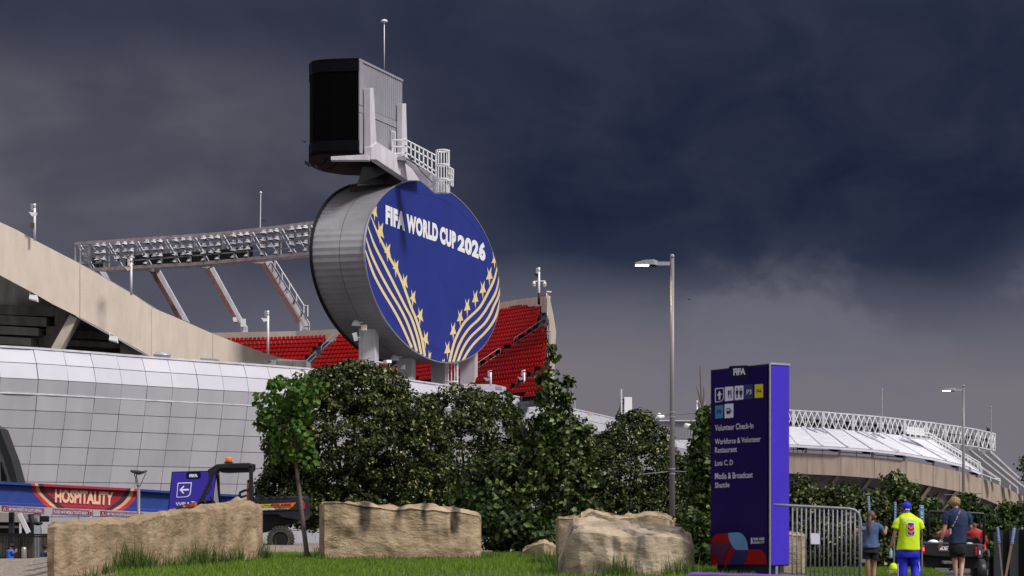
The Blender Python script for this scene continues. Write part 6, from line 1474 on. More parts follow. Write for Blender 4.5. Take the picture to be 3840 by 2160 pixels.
# ------------------------------------------------------------------ utility vehicle
uo = P(*G3(1000, 1230), 55.7); uo.z = .56; ut = thing('utility_vehicle', 'black and orange utility vehicle with an amber beacon parked behind the left boulder', 'utility vehicle', tuple(uo))
def uq(x, y, Y=55.): return P(*G3(x, y), Y)-uo
def up(name, pts, Y, th, m, parent=None, bevel=.015):
    g = MB(); g.prism([uq(x, y, Y) for x, y in pts], (0, th, 0)); return g.build(name, M[m] if isinstance(m, str) else m, parent or ut, bevel=bevel)
M['orange'] = mat('orange_plastic', (.72, .13, .012, 1), (.66, .11, .01, 1), .4)
for Y in (55.0, 56.35):
    up('roll_cage', [(1098, 655), (1098, 290), (1090, 215), (1145, 215), (1150, 660)], Y, .09, 'dkl', bevel=.02)
    up('roll_cage', [(700, 200), (860, 188), (1110, 182), (1145, 210), (1140, 250), (1095, 255), (1080, 250), (740, 250), (660, 320), (600, 300), (640, 235)], Y, .09, 'dkl', bevel=.02)
    if Y < 56: up('roll_cage', [(600, 300), (670, 300), (655, 370), (560, 580), (548, 640), (560, 760), (440, 760), (470, 665), (540, 520), (600, 400)], Y, .1, 'dkl', bevel=.02)
    else: up('roll_cage', [(690, 330), (722, 335), (750, 700), (730, 720), (712, 560)], Y, .08, 'dk')
up('roof', [(700, 204), (1110, 188), (1110, 262), (1085, 292), (760, 304), (720, 280)], 55.1, 1.25, 'dk')
up('windscreen_bar', [(590, 268), (640, 240), (655, 300), (610, 330), (588, 296)], 55.05, 1.3, 'dkl')
g = MB(); g.lathe(uq(846, 190, 55.6), [(.115, 0), (.115, .03), (.10, .035), (.09, .045)], 18); g.build('beacon_base', M['dk'], ut, True)
g = MB(); g.lathe(uq(847, 180, 55.6)+Vector((0, 0, .012)), [(.088, 0), (.088, .1), (.08, .12), (.02, .13)], 18); g.build('beacon', mat('amber_lens', (.80, .16, .01, 1), rough=.25, emit=((1, .25, .02, 1), .25)), ut, True)
up('mirror_handle', [(560, 575), (590, 575), (640, 490), (630, 440), (618, 445), (622, 490), (585, 555)], 54.98, .04, 'dk')
up('hood', [(130, 790), (165, 748), (265, 705), (455, 668), (560, 640), (575, 800), (575, 900), (130, 900)], 55., 1.4, 'dkl', bevel=.03)
up('hood_decal', [(278, 716), (460, 676), (446, 722), (280, 738)], 54.985, .02, 'orange')
text('PRO', [(322, 706), (430, 686), (426, 716), (320, 730)], fS, M['dk'], 0, .02, ut, lambda x, y, o_: uq(x, y, 54.975))
g = MB(); g.tube([uq(*p, 55.5) for p in ((640, 790), (690, 740), (655, 655))], .03, 8)
g.loft([[uq(610, 605, 55.3), uq(625, 600, 55.3), uq(625, 600, 55.7), uq(610, 605, 55.7)], [uq(640, 690, 55.3), uq(712, 705, 55.3), uq(712, 705, 55.7), uq(640, 690, 55.7)]]); g.build('steering_wheel', M['dk'], ut)
up('seat_bench', [(850, 800), (1100, 790), (1100, 950), (830, 950)], 55.15, 1.1, 'dk', bevel=.04)
up('seat_belt_panel', [(1072, 430), (1112, 425), (1116, 590), (1085, 650), (1068, 650)], 55.12, .12, 'orange')
up('seat_belt_anchor', [(1072, 400), (1095, 388), (1100, 425), (1075, 430)], 55.11, .1, 'dk')
g = MB(); g.tube([uq(*p, 55.05) for p in ((972, 700), (978, 600), (990, 550), (1030, 530), (1110, 508))], .035, 8); g.tube([uq(980, 615, 55.05), uq(1070, 585, 55.05)], .03, 8); g.build('side_bar', M['dk'], ut, True)
bed = up('cargo_bed', [(1158, 615), (1225, 612), (1760, 592), (1785, 625), (1788, 840), (1745, 900), (1500, 860), (1460, 825), (1230, 822), (1158, 790)], 54.95, 1.5, 'dkl', bevel=.03)
for x in (1262, 1365, 1455, 1545): up('bed_notch', [(x-20, 588), (x+22, 588), (x+34, 628), (x-32, 630)], 54.93, .05, 'dk', bevel=.01)
up('bed_ridge', [(1225, 770), (1785, 745), (1785, 765), (1225, 790)], 54.92, .05, 'dk')
up('orange_decal', [(1215, 699), (1682, 672), (1636, 728), (1215, 738)], 54.93, .012, 'orange', bevel=0)
text('POLARIS', [(1372, 694), (1618, 684), (1615, 718), (1372, 727)], fS, M['dk'], 0, .03, ut, lambda x, y, o_: uq(x, y, 54.92))
up('yellow_sticker', [(1216, 695), (1383, 691), (1383, 735), (1216, 739)], 54.925, .006, mat('yellow_sticker', (.80, .55, .03, 1)), bevel=0)
text('11679920', [(1222, 700), (1376, 696), (1376, 729), (1222, 733)], fS, M['dk'], 0, .01, ut, lambda x, y, o_: uq(x, y, 54.915))
up('white_sticker', [(1228, 748), (1408, 742), (1408, 768), (1228, 775)], 54.93, .006, 'wtxt', bevel=0); up('grey_decal', [(1410, 742), (1620, 736), (1580, 758), (1410, 766)], 54.93, .006, 'grey', bevel=0)
text('800 UR RENTS', [(1234, 752), (1396, 748), (1396, 765), (1234, 770)], fS, M['navyp'], 0, .01, ut, lambda x, y, o_: uq(x, y, 54.92)); text('COMMERCIAL', [(1416, 744), (1570, 740), (1568, 755), (1416, 760)], fS, M['dk'], 0, .01, ut, lambda x, y, o_: uq(x, y, 54.92))
up('tail_light', [(1752, 645), (1768, 645), (1786, 690), (1786, 765), (1756, 765)], 54.94, .12, mat('red_lens', (.50, .01, .02, 1), rough=.25))
up('chassis', [(560, 860), (1158, 800), (1460, 828), (1560, 880), (1700, 890), (1700, 930), (1560, 950), (1500, 1000), (1250, 1050), (500, 1080), (300, 1000)], 55.25, .9, 'dk')
up('rear_bumper', [(1690, 870), (1740, 870), (1700, 930), (1680, 930)], 55., 1.2, 'dkl')
g = MB(); g.tube([uq(1400, 880, 55.4), uq(1480, 1120, 55.3)], .05, 8); g.tube([uq(1540, 880, 55.4), uq(1500, 1120, 55.3)], .04, 8); g.tube([uq(1485, 1130, 55), uq(1485, 1130, 56.4)], .05, 8); g.tube([uq(330, 1130, 55), uq(330, 1130, 56.4)], .05, 8); g.build('suspension', M['dk'], ut)
def wheel(x, y, Y, parent=ut):
    c = uq(x, y, Y); r = .335; w = .24; g = MB(); n = 40; rings = []
    for (rr_, yy) in ((.20, 0), (.24, -.0), (.30, .0), (.325, .03), (.335, .08), (.335, w-.08), (.325, w-.03), (.30, w), (.20, w)):
        rings.append([c+Vector((rr_*math.cos(2*math.pi*i/n), yy, rr_*math.sin(2*math.pi*i/n))) for i in range(n)])
    g.loft(rings, caps=False)
    for i in range(26):
        a = 2*math.pi*i/26; M3 = Matrix.Rotation(-a, 3, 'Y')
        for yy in (.05, w-.05): g.box(c+Vector((.335*math.cos(a+(.06 if yy > .1 else 0)), yy, .335*math.sin(a+(.06 if yy > .1 else 0)))), (.035, .10, .05), M=M3)
        g.box(c+Vector((.30*math.cos(a), .0, .30*math.sin(a))), (.07, .02, .03), M=M3)
    tyre = g.build('wheel', mat('dusty_rubber', (.075, .062, .052, 1), (.035, .03, .027, 1), .9, scale=12), ut)
    g = MB(); g.loft([[c+Vector((rr_*math.cos(2*math.pi*i/n), yy, rr_*math.sin(2*math.pi*i/n))) for i in range(n)] for rr_, yy in ((.205, .02), (.19, .02), (.175, .09), (.07, .10), (.06, .04), (.01, .04))]); g.build('rim', M['dk'], tyre)
    g = MB()
    for i in range(4):
        a = 2*math.pi*(i+.5)/4; g.sphere(c+Vector((.105*math.cos(a), .085, .105*math.sin(a))), .014, 6, 5)
    g.build('wheel_nut', M['trim'], tyre)
for x in (1485, 330):
    for Y in (54.95, 56.3): wheel(x, 1130, Y)

# ------------------------------------------------------------------ people
def skinbody(nodes, edges, name, m, parent, origin, lev=2):
    ks = list(nodes); me = bpy.data.meshes.new(name); me.from_pydata([Vector(nodes[k][0])-origin for k in ks], [(ks.index(a), ks.index(b)) for a, b in edges], [])
    o = bpy.data.objects.new(name, me); COL.objects.link(o)
    md = o.modifiers.new('skin', 'SKIN'); md.use_smooth_shade = True
    if not me.skin_vertices: me.skin_vertices.new()
    for i, k in enumerate(ks):
        r = nodes[k][1]; r = r if isinstance(r, tuple) else (r, r); me.skin_vertices[0].data[i].radius = r
    me.skin_vertices[0].data[ks.index('pelvis')].use_root = True
    sb = o.modifiers.new('sub', 'SUBSURF'); sb.levels = lev; sb.render_levels = lev
    dg = bpy.context.evaluated_depsgraph_get(); m2 = bpy.data.meshes.new_from_object(o.evaluated_get(dg)); bpy.data.objects.remove(o)
    m2.materials.clear(); m2.materials.append(m); m2.polygons.foreach_set('use_smooth', [True]*len(m2.polygons)); o = bpy.data.objects.new(name, m2); COL.objects.link(o); o.parent = parent; return o
def skinm(nm, c): return mat(nm, c, tuple(x*.8 for x in c[:3])+(1,), .55, scale=6)
sk_l = skinm('light_skin', (.50, .27, .19, 1)); sk_m = skinm('tanned_skin', (.36, .18, .12, 1)); sk_d = skinm('brown_skin', (.17, .085, .06, 1))
def person(label, fn, Y, J, skin, dep, hands=True):
    """J: joint -> (zoom x, zoom y, depth offset); returns root, point function"""
    def w(k, q=None): x, y, d = J[k] if q is None else q; return P(*fn(x, y), Y+d)
    px = w('pelvis'); o = Vector((px.x, px.y, ground(px.x, px.y))); t = thing('person', label, 'person', tuple(o))
    n = {}; rad = dict(pelvis=(.13, .10), spine=(.125, .09), chest=(.14, .10), neck=.055, skull0=.07, head=.088, crown=.07, lsh=.06, lel=.043, lwr=.028, rsh=.06, rel=.043, rwr=.028, lhip=.085, lkn=.058, lan=.038, lhe=.04, lto=.03, rhip=.085, rkn=.058, ran=.038, rhe=.04, rto=.03)
    for k in J:
        if k in rad: r = rad[k]; n[k] = (w(k), tuple(x*dep for x in r) if isinstance(r, tuple) else r)
    ed = [('pelvis', 'spine'), ('spine', 'chest'), ('chest', 'neck'), ('neck', 'skull0'), ('skull0', 'head'), ('head', 'crown')]
    for s_ in 'lr':
        ed += [('chest', s_+'sh'), (s_+'sh', s_+'el'), (s_+'el', s_+'wr')]
        if s_+'hip' in J: ed += [('pelvis', s_+'hip'), (s_+'hip', s_+'kn'), (s_+'kn', s_+'an'), (s_+'an', s_+'to')]
        if hands:
            wr, el = n[s_+'wr'][0], n[s_+'el'][0]; d = (wr-el).normalized(); a = d.cross(Vector((0, 1, 0))).normalized() if abs(d.y) < .9 else Vector((1, 0, 0)); b = a.cross(d)
            if b.y < 0: b = -b
            n[s_+'pal'] = (wr+d*.06, (.034, .018)); ed.append((s_+'wr', s_+'pal'))
            for q, (ox, ln) in enumerate(((-.028, .062), (-.010, .075), (.010, .07), (.027, .055))):
                n[s_+'f%d' % q] = (wr+d*.095+a*ox, .0095); n[s_+'g%d' % q] = (wr+d*(.095+ln*.55)+a*ox*1.05+b*.014, .0088); n[s_+'h%d' % q] = (wr+d*(.095+ln*.95)+a*ox*1.05+b*.038, .008)
                ed += [(s_+'pal', s_+'f%d' % q), (s_+'f%d' % q, s_+'g%d' % q), (s_+'g%d' % q, s_+'h%d' % q)]
            n[s_+'th'] = (wr+d*.055+a*.045*(1 if s_ == 'l' else -1)+b*.01, .011); n[s_+'ti'] = (wr+d*.095+a*.055*(1 if s_ == 'l' else -1)+b*.03, .009); ed += [(s_+'pal', s_+'th'), (s_+'th', s_+'ti')]
    body = skinbody(n, ed, 'body', skin, t, o)
    hc = n['head'][0]; fw = Vector(J.get('face', (0, 1, 0))).normalized(); sd_ = fw.cross(Vector((0, 0, 1)))
    g = MB()
    for s_ in (-1, 1): g.sphere(hc-o+sd_*s_*.088+Vector((0, 0, -.01)), (.02, .028, .032), 8, 6)
    g.build('ears', skin, body, True)
    g = MB(); g.prism([hc-o+fw*.085+Vector((0, 0, .02)), hc-o+fw*.115+Vector((0, 0, -.03)), hc-o+fw*.085+Vector((0, 0, -.035))], sd_*.02); g.build('nose', skin, body, True)
    g = MB(); [g.sphere(hc-o+fw*.082+sd_*s_*.033+Vector((0, 0, .02)), .011, 8, 6) for s_ in (-1, 1)]; g.build('eyes', M['dk'], body, True)
    g = MB(); g.tube([hc-o+fw*.086-sd_*.022+Vector((0, 0, -.055)), hc-o+fw*.09+Vector((0, 0, -.057)), hc-o+fw*.086+sd_*.022+Vector((0, 0, -.055))], .005, 5); g.build('mouth', M['redp'], body, True)
    return t, o, n
def garment(name, m, t, o, fn, Y, rings, tubes=(), n=24, lift=0.):
    g = MB(); RR = []
    for (x0, x1, y, d, dy) in rings:
        a, b = P(*fn(x0, y), Y+dy), P(*fn(x1, y), Y+dy); c = (a+b)/2; hw = (b-a).length/2
        RR.append([c-o+Vector((hw*math.copysign(abs(math.cos(q))**.85, math.cos(q)), d*math.sin(q)+.006*math.sin(q*5+y*.05), .006*math.sin(q*3+y*.03))) for q in [2*math.pi*i/n for i in range(n)]])
    # smooth rings in between
    out = []
    for i in range(len(RR)-1):
        p0, p1, p2, p3 = RR[max(i-1, 0)], RR[i], RR[i+1], RR[min(i+2, len(RR)-1)]
        for k in range(4):
            tt_ = k/4; out.append([.5*((2*b_)+(c_-a_)*tt_+(2*a_-5*b_+4*c_-d_)*tt_*tt_+(-a_+3*b_-3*c_+d_)*tt_**3) for a_, b_, c_, d_ in zip(p0, p1, p2, p3)])
    out.append(RR[-1]); g.loft(out)
    for pts, rs in tubes:
        ps = catmull([P(*fn(x, y), Y+d)-o for x, y, d in pts], 4); rr_ = [rs[0]+(rs[1]-rs[0])*i/(len(ps)-1)+.004*math.sin(i*1.9) for i in range(len(ps))]; g.tube(ps, rr_, 14)
    return g.build(name, m, t, True)
def onback(o, fn, Y, rings, x, y, lift=.008):
    x0, x1 = interp([(r[2], r[0]) for r in rings], y), interp([(r[2], r[1]) for r in rings], y); d = interp([(r[2], r[3]) for r in rings], y); dy = interp([(r[2], r[4]) for r in rings], y)
    k = (x-(x0+x1)/2)/((x1-x0)/2); k = max(-.97, min(.97, k)); a = math.acos(min(1, abs(k)**(1/.85))); return P(*fn(x, y), Y+dy-d*math.sin(a)-lift)-o
W4 = Z(3180, 1840, 4.528); W3 = Z(3200, 1840, 4.025)
# woman with the ponytail
Yw = 46
J = dict(pelvis=(378, 960, 0), spine=(382, 830, 0), chest=(390, 660, 0), neck=(395, 530, 0), skull0=(398, 478, .01), head=(398, 440, .01), crown=(396, 400, .01), lsh=(285, 600, 0), lel=(165, 720, .12), lwr=(150, 665, .32), rsh=(510, 600, 0), rel=(625, 745, .1), rwr=(645, 655, .28),
         lhip=(320, 1010, 0), lkn=(335, 1320, -.02), lan=(350, 1620, .0), lto=(345, 1680, .14), rhip=(440, 1010, 0), rkn=(440, 1300, .04), ran=(440, 1560, -.1), rto=(440, 1650, -.02), face=(.45, 1, 0))
t, o, n = person('person with a long brown ponytail and blue polo raising a phone', W4, Yw, J, sk_m, .95)
M['polo'] = mat('slate_blue_cotton', (.055, .10, .22, 1), (.042, .08, .18, 1), .8, scale=5, bump=.3, bscale=9); M['blkcloth'] = mat('black_cloth', (.006, .006, .008, 1), (.004, .004, .005, 1), .85)
rw_ = [(345, 455, 530, .06, 0), (275, 520, 565, .10, 0), (255, 528, 650, .125, 0), (262, 512, 760, .115, 0), (262, 515, 860, .125, 0), (244, 525, 930, .15, 0), (246, 530, 965, .155, 0)]
garment('polo_shirt', M['polo'], t, o, W4, Yw, rw_, [([(300, 590, 0), (262, 625, .02), (240, 670, .05)], (.075, .062)), ([(490, 590, 0), (545, 630, .02), (580, 685, .05)], (.075, .062))])
g = MB(); g.tube([P(*W4(q[0], q[1]), Yw+.0)-o for q in ((360, 528), (395, 515), (440, 528))], .02, 6); g.build('collar', M['polo'], t)
garment('shorts', M['blkcloth'], t, o, W4, Yw, [(268, 508, 930, .11, 0), (245, 518, 980, .125, 0), (242, 520, 1060, .15, 0)], [([(310, 1010, 0), (312, 1080, 0), (316, 1155, 0)], (.10, .098)), ([(440, 1010, 0), (448, 1090, 0), (442, 1165, 0)], (.10, .092))])
M['hairb'] = mat('brown_hair', (.11, .055, .03, 1), (.055, .028, .016, 1), .55, scale=30, stretch=(1, 1, .1))
hc = n['head'][0]-o
g = MB(); g.sphere(hc+Vector((-.01, -.012, .015)), (.100, .105, .115), 18, 12); g.build('hair', M['hairb'], t, True)
g = MB(); g.tube([P(*W4(x, y), Yw-.10+d)-o for x, y, d in ((385, 430, .03), (372, 470, -.02), (360, 540, -.05), (352, 620, -.05), (352, 700, -.04), (355, 750, -.03))], [.03, .038, .042, .036, .028, .008], 10); g.build('ponytail', M['hairb'], t, True)
for s_ in 'lr':
    a = n[s_+'an'][0]-o; b = n[s_+'to'][0]-o; g = MB(); g.tube([a+Vector((0, -.05, -.02)), (a+b)/2, b+Vector((0, .05, 0))], [.045, .05, .03], 10); g.build('shoe', M['wtxt'], t, True)
ph = P(*W4(640, 540), Yw+.28); g = MB(); g.box((0, 0, 0), (.075, .012, .15), M=Matrix.Rotation(.25, 3, 'Y')); po_ = g.build('phone', M['dkl'], bevel=.004); po_.location = ph; tag(po_, 'dark phone held up by the person with the ponytail', 'phone')
# volunteer in yellow
Yv = 45
J = dict(pelvis=(825, 900, 0), spine=(825, 780, 0), chest=(828, 540, 0), neck=(808, 345, 0), skull0=(806, 300, .01), head=(805, 262, .01), crown=(803, 225, .01), lsh=(690, 430, 0), lel=(625, 640, -.02), lwr=(578, 800, .02), rsh=(960, 430, 0), rel=(1022, 620, .05), rwr=(1015, 690, .28),
         lhip=(740, 960, 0), lkn=(742, 1180, .02), lan=(745, 1400, -.05), lto=(745, 1430, .1), rhip=(910, 960, 0), rkn=(925, 1160, .06), ran=(940, 1330, -.15), rto=(945, 1390, -.06))
t, o, n = person('person in a blue cap, fluorescent yellow VOLUNTEER shirt and royal blue trousers', W3, Yv, J, sk_m, 1.25)
M['neon'] = mat('fluorescent_yellow_cloth', (.58, .80, .004, 1), (.52, .72, .004, 1), .8, scale=4, bump=.35, bscale=8); M['royal'] = mat('royal_blue_trousers', (.006, .012, .55, 1), (.004, .008, .42, 1), .7, scale=4, bump=.3, bscale=8)
rv = [(760, 868, 338, .065, 0), (705, 930, 375, .10, 0), (668, 985, 430, .15, 0), (682, 1000, 540, .17, 0), (680, 1000, 680, .18, 0), (662, 1002, 800, .185, 0), (645, 1008, 893, .19, 0)]
garment('volunteer_shirt', M['neon'], t, o, W3, Yv, rv, [([(725, 450, 0), (668, 485, 0), (637, 575, 0)], (.085, .088)), ([(925, 450, 0), (990, 485, 0), (1022, 570, .03)], (.085, .082))])
garment('trousers', M['royal'], t, o, W3, Yv, [(650, 1002, 875, .16, 0), (645, 1005, 950, .175, 0), (650, 1003, 1010, .16, 0)], [([(735, 960, 0), (742, 1100, .02), (740, 1250, .0), (745, 1415, -.04)], (.125, .10)), ([(915, 960, 0), (928, 1080, .04), (945, 1200, .02), (940, 1345, -.14)], (.125, .10))])
def vb_(x, y, l=.008): return onback(o, W3, Yv, rv, x, y, l)
import math as _m
wd = 'VOLUNTEER'
for i, ch in enumerate(wd):
    a = R(200+140*i/8); cx, cy, rr_ = 858, 520, 108; x = cx+rr_*math.cos(a); y = cy+rr_*.92*math.sin(a); tx = Vector((-math.sin(a), math.cos(a), 0)); up_ = Vector((math.cos(a), math.sin(a), 0)); h_ = 17; w_ = 12
    qd = [Vector((x, y, 0))+up_*h_-tx*w_, Vector((x, y, 0))+up_*h_+tx*w_, Vector((x, y, 0))-up_*h_+tx*w_, Vector((x, y, 0))-up_*h_-tx*w_]
    g = MB(); lettering(g, ch, [vb_(q.x, q.y, .012) for q in qd], bold=.03); g.build('lettering', M['wtxt'], t)
def vpoly(name, pts, m, l):
    g = MB(); a = [vb_(x, y, l) for x, y in pts]; g.prism(a, (0, -.003, 0)); return g.build(name, m, t)
vpoly('badge_outline', rrect([(812, 478), (922, 480), (936, 672), (818, 676)], .18), M['wtxt'], .012); vpoly('badge', rrect([(820, 485), (914, 487), (928, 664), (825, 668)], .18), M['royal'], .016)
for dy_ in (0, 62):
    vpoly('badge_chevron', [(816, 520+dy_), (850, 528+dy_), (872, 545+dy_), (895, 522+dy_), (918, 518+dy_), (922, 545+dy_), (875, 590+dy_-(0)), (822, 548+dy_)], M['orange'], .021)
vpoly('badge_chevron', [(832, 556), (872, 586), (920, 556), (914, 576), (874, 604), (838, 576)], M['dk'], .026)
hc = n['head'][0]-o
g = MB(); g.sphere(hc+Vector((0, 0, .035)), (.104, .112, .10), 20, 12); g.prism([hc+Vector((x, y, z)) for x, y, z in ((-.08, .08, .0), (.08, .08, .0), (.06, .20, -.005), (-.06, .20, -.005))], (0, 0, .012)); g.build('cap', M['royal'], t, True)
g = MB(); g.tube([hc+Vector((x, y, z)) for x, y, z in ((-.045, -.098, -.025), (0, -.108, -.032), (.045, -.098, -.025))], .008, 6); g.build('cap_strap', M['wtxt'], t)
g = MB(); g.tube([P(*W3(x, y), Yv-.02)-o for x, y in ((765, 345), (808, 335), (855, 340))], .022, 8); g.build('collar', M['royal'], t)
g = MB(); g.tube([P(*W3(x, y), Yv-.08)-o for x, y in ((985, 1070), (1002, 1150), (1000, 1280))], .008, 5); g.build('trouser_stripe', M['pale'], t); g = MB(); g.tube([P(*W3(x, y), Yv-.08)-o for x, y in ((672, 1100), (676, 1180), (675, 1300))], .008, 5); g.build('trouser_stripe', M['pale'], t)
for s_ in 'lr':
    a = n[s_+'an'][0]-o; b = n[s_+'to'][0]-o; g = MB(); g.tube([a+Vector((0, -.06, -.02)), (a+b)/2, b+Vector((0, .06, 0))], [.055, .06, .04], 10); g.build('shoe', M['dkl'], t, True)
bo2 = P(*W3(568, 935), Yv); g = MB(); g.lathe((0, 0, -.12), [(.030, 0), (.036, .02), (.036, .15), (.016, .19), (.015, .21)], 14); bt = g.build('water_bottle', mat('clear_blue_plastic', (.30, .52, .62, 1), (.22, .42, .55, 1), .15), smooth=True); bt.location = bo2; tag(bt, 'clear water bottle hanging from the hand of the yellow shirted volunteer', 'bottle')
# blond man in navy
Yb = 45
J = dict(pelvis=(1575, 850, 0), spine=(1575, 720, 0), chest=(1570, 450, 0), neck=(1548, 275, 0), skull0=(1540, 225, .02), head=(1535, 190, .03), crown=(1530, 150, .03), lsh=(1430, 350, 0), lel=(1365, 620, -.03), lwr=(1325, 770, .04), rsh=(1700, 350, 0), rel=(1775, 560, .02), rwr=(1735, 590, .30),
         lhip=(1520, 880, 0), lkn=(1535, 1110, .03), lan=(1555, 1370, 0), lto=(1550, 1410, .16), rhip=(1635, 880, 0), rkn=(1640, 1090, .08), ran=(1625, 1330, -.10), rto=(1625, 1395, -.02))
t, o, n = person('tall blond person in a navy polo with a coloured strap across the back', W3, Yb, J, sk_l, 1.05)
M['navy'] = mat('navy_cotton', (.010, .026, .085, 1), (.007, .018, .06, 1), .8, scale=4, bump=.35, bscale=8)
rb_ = [(1495, 1605, 262, .06, 0), (1435, 1680, 300, .10, 0), (1400, 1745, 370, .135, 0), (1425, 1735, 480, .15, 0), (1442, 1722, 600, .14, 0), (1445, 1712, 720, .14, 0), (1438, 1706, 796, .15, 0)]
garment('polo_shirt', M['navy'], t, o, W3, Yb, rb_, [([(1440, 345, 0), (1395, 410, 0), (1385, 505, 0)], (.095, .078)), ([(1700, 345, 0), (1745, 410, 0), (1758, 500, .02)], (.09, .066))])
g = MB(); g.tube([P(*W3(x, y), Yb-.01)-o for x, y in ((1495, 262), (1545, 248), (1600, 262))], .026, 8); g.build('collar', M['navy'], t)
garment('shorts', M['blkcloth'], t, o, W3, Yb, [(1445, 1705, 775, .13, 0), (1440, 1703, 850, .15, 0), (1452, 1695, 925, .14, 0), (1490, 1670, 960, .12, 0)], [([(1520, 860, 0), (1520, 930, .01), (1525, 1005, .02)], (.105, .095)), ([(1635, 860, 0), (1640, 930, .03), (1632, 998, .04)], (.10, .082))])
seg = [((1612, 295), (1600, 335), 'gred'), ((1600, 335), (1552, 440), 'gv2'), ((1552, 440), (1545, 455), 'dk'), ((1545, 455), (1525, 490), 'skyp'), ((1525, 490), (1512, 512), 'redp'), ((1512, 512), (1495, 545), 'yel'), ((1495, 545), (1478, 580), 'dk')]
for a, b, mm in seg:
    g = MB(); d_ = (Vector((b[0]-a[0], b[1]-a[1], 0))).normalized(); nn2 = Vector((-d_.y, d_.x, 0))*9
    g.add([onback(o, W3, Yb, rb_, *(Vector((*p, 0))+s2)[:2], .012) for p, s2 in ((a, nn2), (b, nn2), (b, -nn2), (a, -nn2))], [(0, 1, 2, 3)]); g.build('lanyard_strap', M[mm], t)
g = MB(); g.prism([onback(o, W3, Yb, rb_, x, y, .015) for x, y in ((1448, 575), (1480, 570), (1480, 655), (1452, 668))], (0, -.01, 0)); g.build('badge_card', M['pale'], t); g = MB(); g.prism([onback(o, W3, Yb, rb_, x, y, .012) for x, y in ((1432, 580), (1452, 578), (1450, 650), (1436, 640))], (0, -.01, 0)); g.build('badge_card', M['gred'], t)
M['blond'] = mat('blond_hair', (.42, .26, .11, 1), (.22, .13, .05, 1), .6, scale=30, stretch=(1, 1, .3))
hc = n['head'][0]-o; g = MB(); g.sphere(hc+Vector((-.005, -.01, .03)), (.108, .112, .105), 20, 12)
rr5 = random.Random(5)
for k in range(70):
    a = rr5.uniform(0, 2*math.pi); e = rr5.uniform(-.3, 1.4); p = Vector((math.cos(a)*math.cos(e)*.100, math.sin(a)*math.cos(e)*.105, math.sin(e)*.095)); g.sphere(hc+Vector((-.005, -.01, .03))+p, rr5.uniform(.014, .024), 6, 5)
g.build('hair', M['blond'], t, True)
g = MB(); g.tube([n['lwr'][0]-o+Vector((-.03, 0, .012)), n['lwr'][0]-o+Vector((.03, 0, .004))], .035, 10); g.build('wristband', M['wtxt'], t)
for s_ in 'lr':
    a = n[s_+'an'][0]-o; b = n[s_+'to'][0]-o; g = MB(); g.tube([a+Vector((0, -.05, -.02)), (a+b)/2, b+Vector((0, .06, 0))], [.05, .055, .035], 10); g.build('shoe', M['wtxt'], t, True)
# cart
Yc = 50
co_ = P(*W3(1500, 1280), Yc+1); co_.z = ground(co_.x, co_.y); cart = thing('cargo_cart', 'black open cargo cart seen from behind with a BUD plate on its tailgate', 'utility vehicle', tuple(co_))
def cq_(x, y, Y=Yc): return P(*W3(x, y), Y)-co_
def cp(name, pts, Y, th, m, bevel=.015): g = MB(); g.prism([cq_(x, y, Y) for x, y in pts], (0, th, 0)); return g.build(name, M[m] if isinstance(m, str) else m, cart, bevel=bevel)
cp('cargo_bed', [(1045, 772), (1800, 800), (1945, 802), (1955, 1015), (1830, 1010), (1290, 1000), (1045, 975)], Yc, 1.3, mat('glossy_black_plastic', (.018, .018, .022, 1), (.012, .012, .015, 1), .3), .03)
cp('bed_corner', [(1872, 802), (1948, 805), (1958, 1015), (1885, 1015)], Yc-.03, .1, mat('dark_grey_plastic', (.075, .075, .09, 1), (.06, .06, .07, 1), .45)); cp('reflector', [(1896, 905), (1920, 905), (1922, 968), (1898, 968)], Yc-.04, .02, 'pale')
cp('tail_light', [(1042, 830), (1075, 825), (1082, 940), (1048, 945)], Yc-.03, .1, MATS['red_lens']); cp('lit_lamp', [(1046, 862), (1070, 860), (1072, 910), (1048, 912)], Yc-.045, .02, mat('lit_red_lamp', (.9, .08, .03, 1), emit=((1, .08, .03, 1), 2.5)))
cp('tail_light', [(1838, 855), (1872, 850), (1872, 980), (1840, 975)], Yc-.03, .1, MATS['red_lens'])
cp('number_plate', [(1288, 838), (1470, 846), (1468, 915), (1290, 910)], Yc-.02, .03, 'pale', .003); cp('number_plate', [(1294, 845), (1470, 853), (1468, 908), (1296, 903)], Yc-.028, .02, 'dk', .003)
text('BUD', [(1305, 853), (1425, 858), (1423, 900), (1305, 897)], fS, M['wtxt'], 0, .05, cart, lambda x, y, o__: cq_(x, y, Yc-.035)); text("'", [(1438, 856), (1447, 857), (1447, 880), (1438, 880)], fS, M['wtxt'], 0, .03, cart, lambda x, y, o__: cq_(x, y, Yc-.035))
cp('hitch_beam', [(1355, 1060), (1500, 1065), (1500, 1110), (1358, 1108)], Yc-.12, .3, 'concd')
cp('chassis', [(1080, 975), (1900, 1010), (1880, 1180), (1100, 1160)], Yc+.15, 2.4, 'dk')
for x0, x1 in ((1060, 1175), (1850, 1955)):
    for yy_ in (Yc+.2, Yc+2.2):
        g = MB(); c = cq_((x0+x1)/2, 1225, yy_+.25); g.loft([[c+Vector((xx, rr_*math.cos(2*math.pi*i/28), rr_*math.sin(2*math.pi*i/28))) for i in range(28)] for xx, rr_ in ((-.13, .15), (-.13, .27), (-.10, .31), (.10, .31), (.13, .27), (.13, .15))]); g.build('wheel', M['dkl'], cart, True)
def cbar(pts, r=.035, Y=Yc+1.35): g = MB(); g.tube([cq_(x, y, Y+d) for x, y, d in pts], r, 8); g.build('roll_cage', M['dkl'], cart, True)
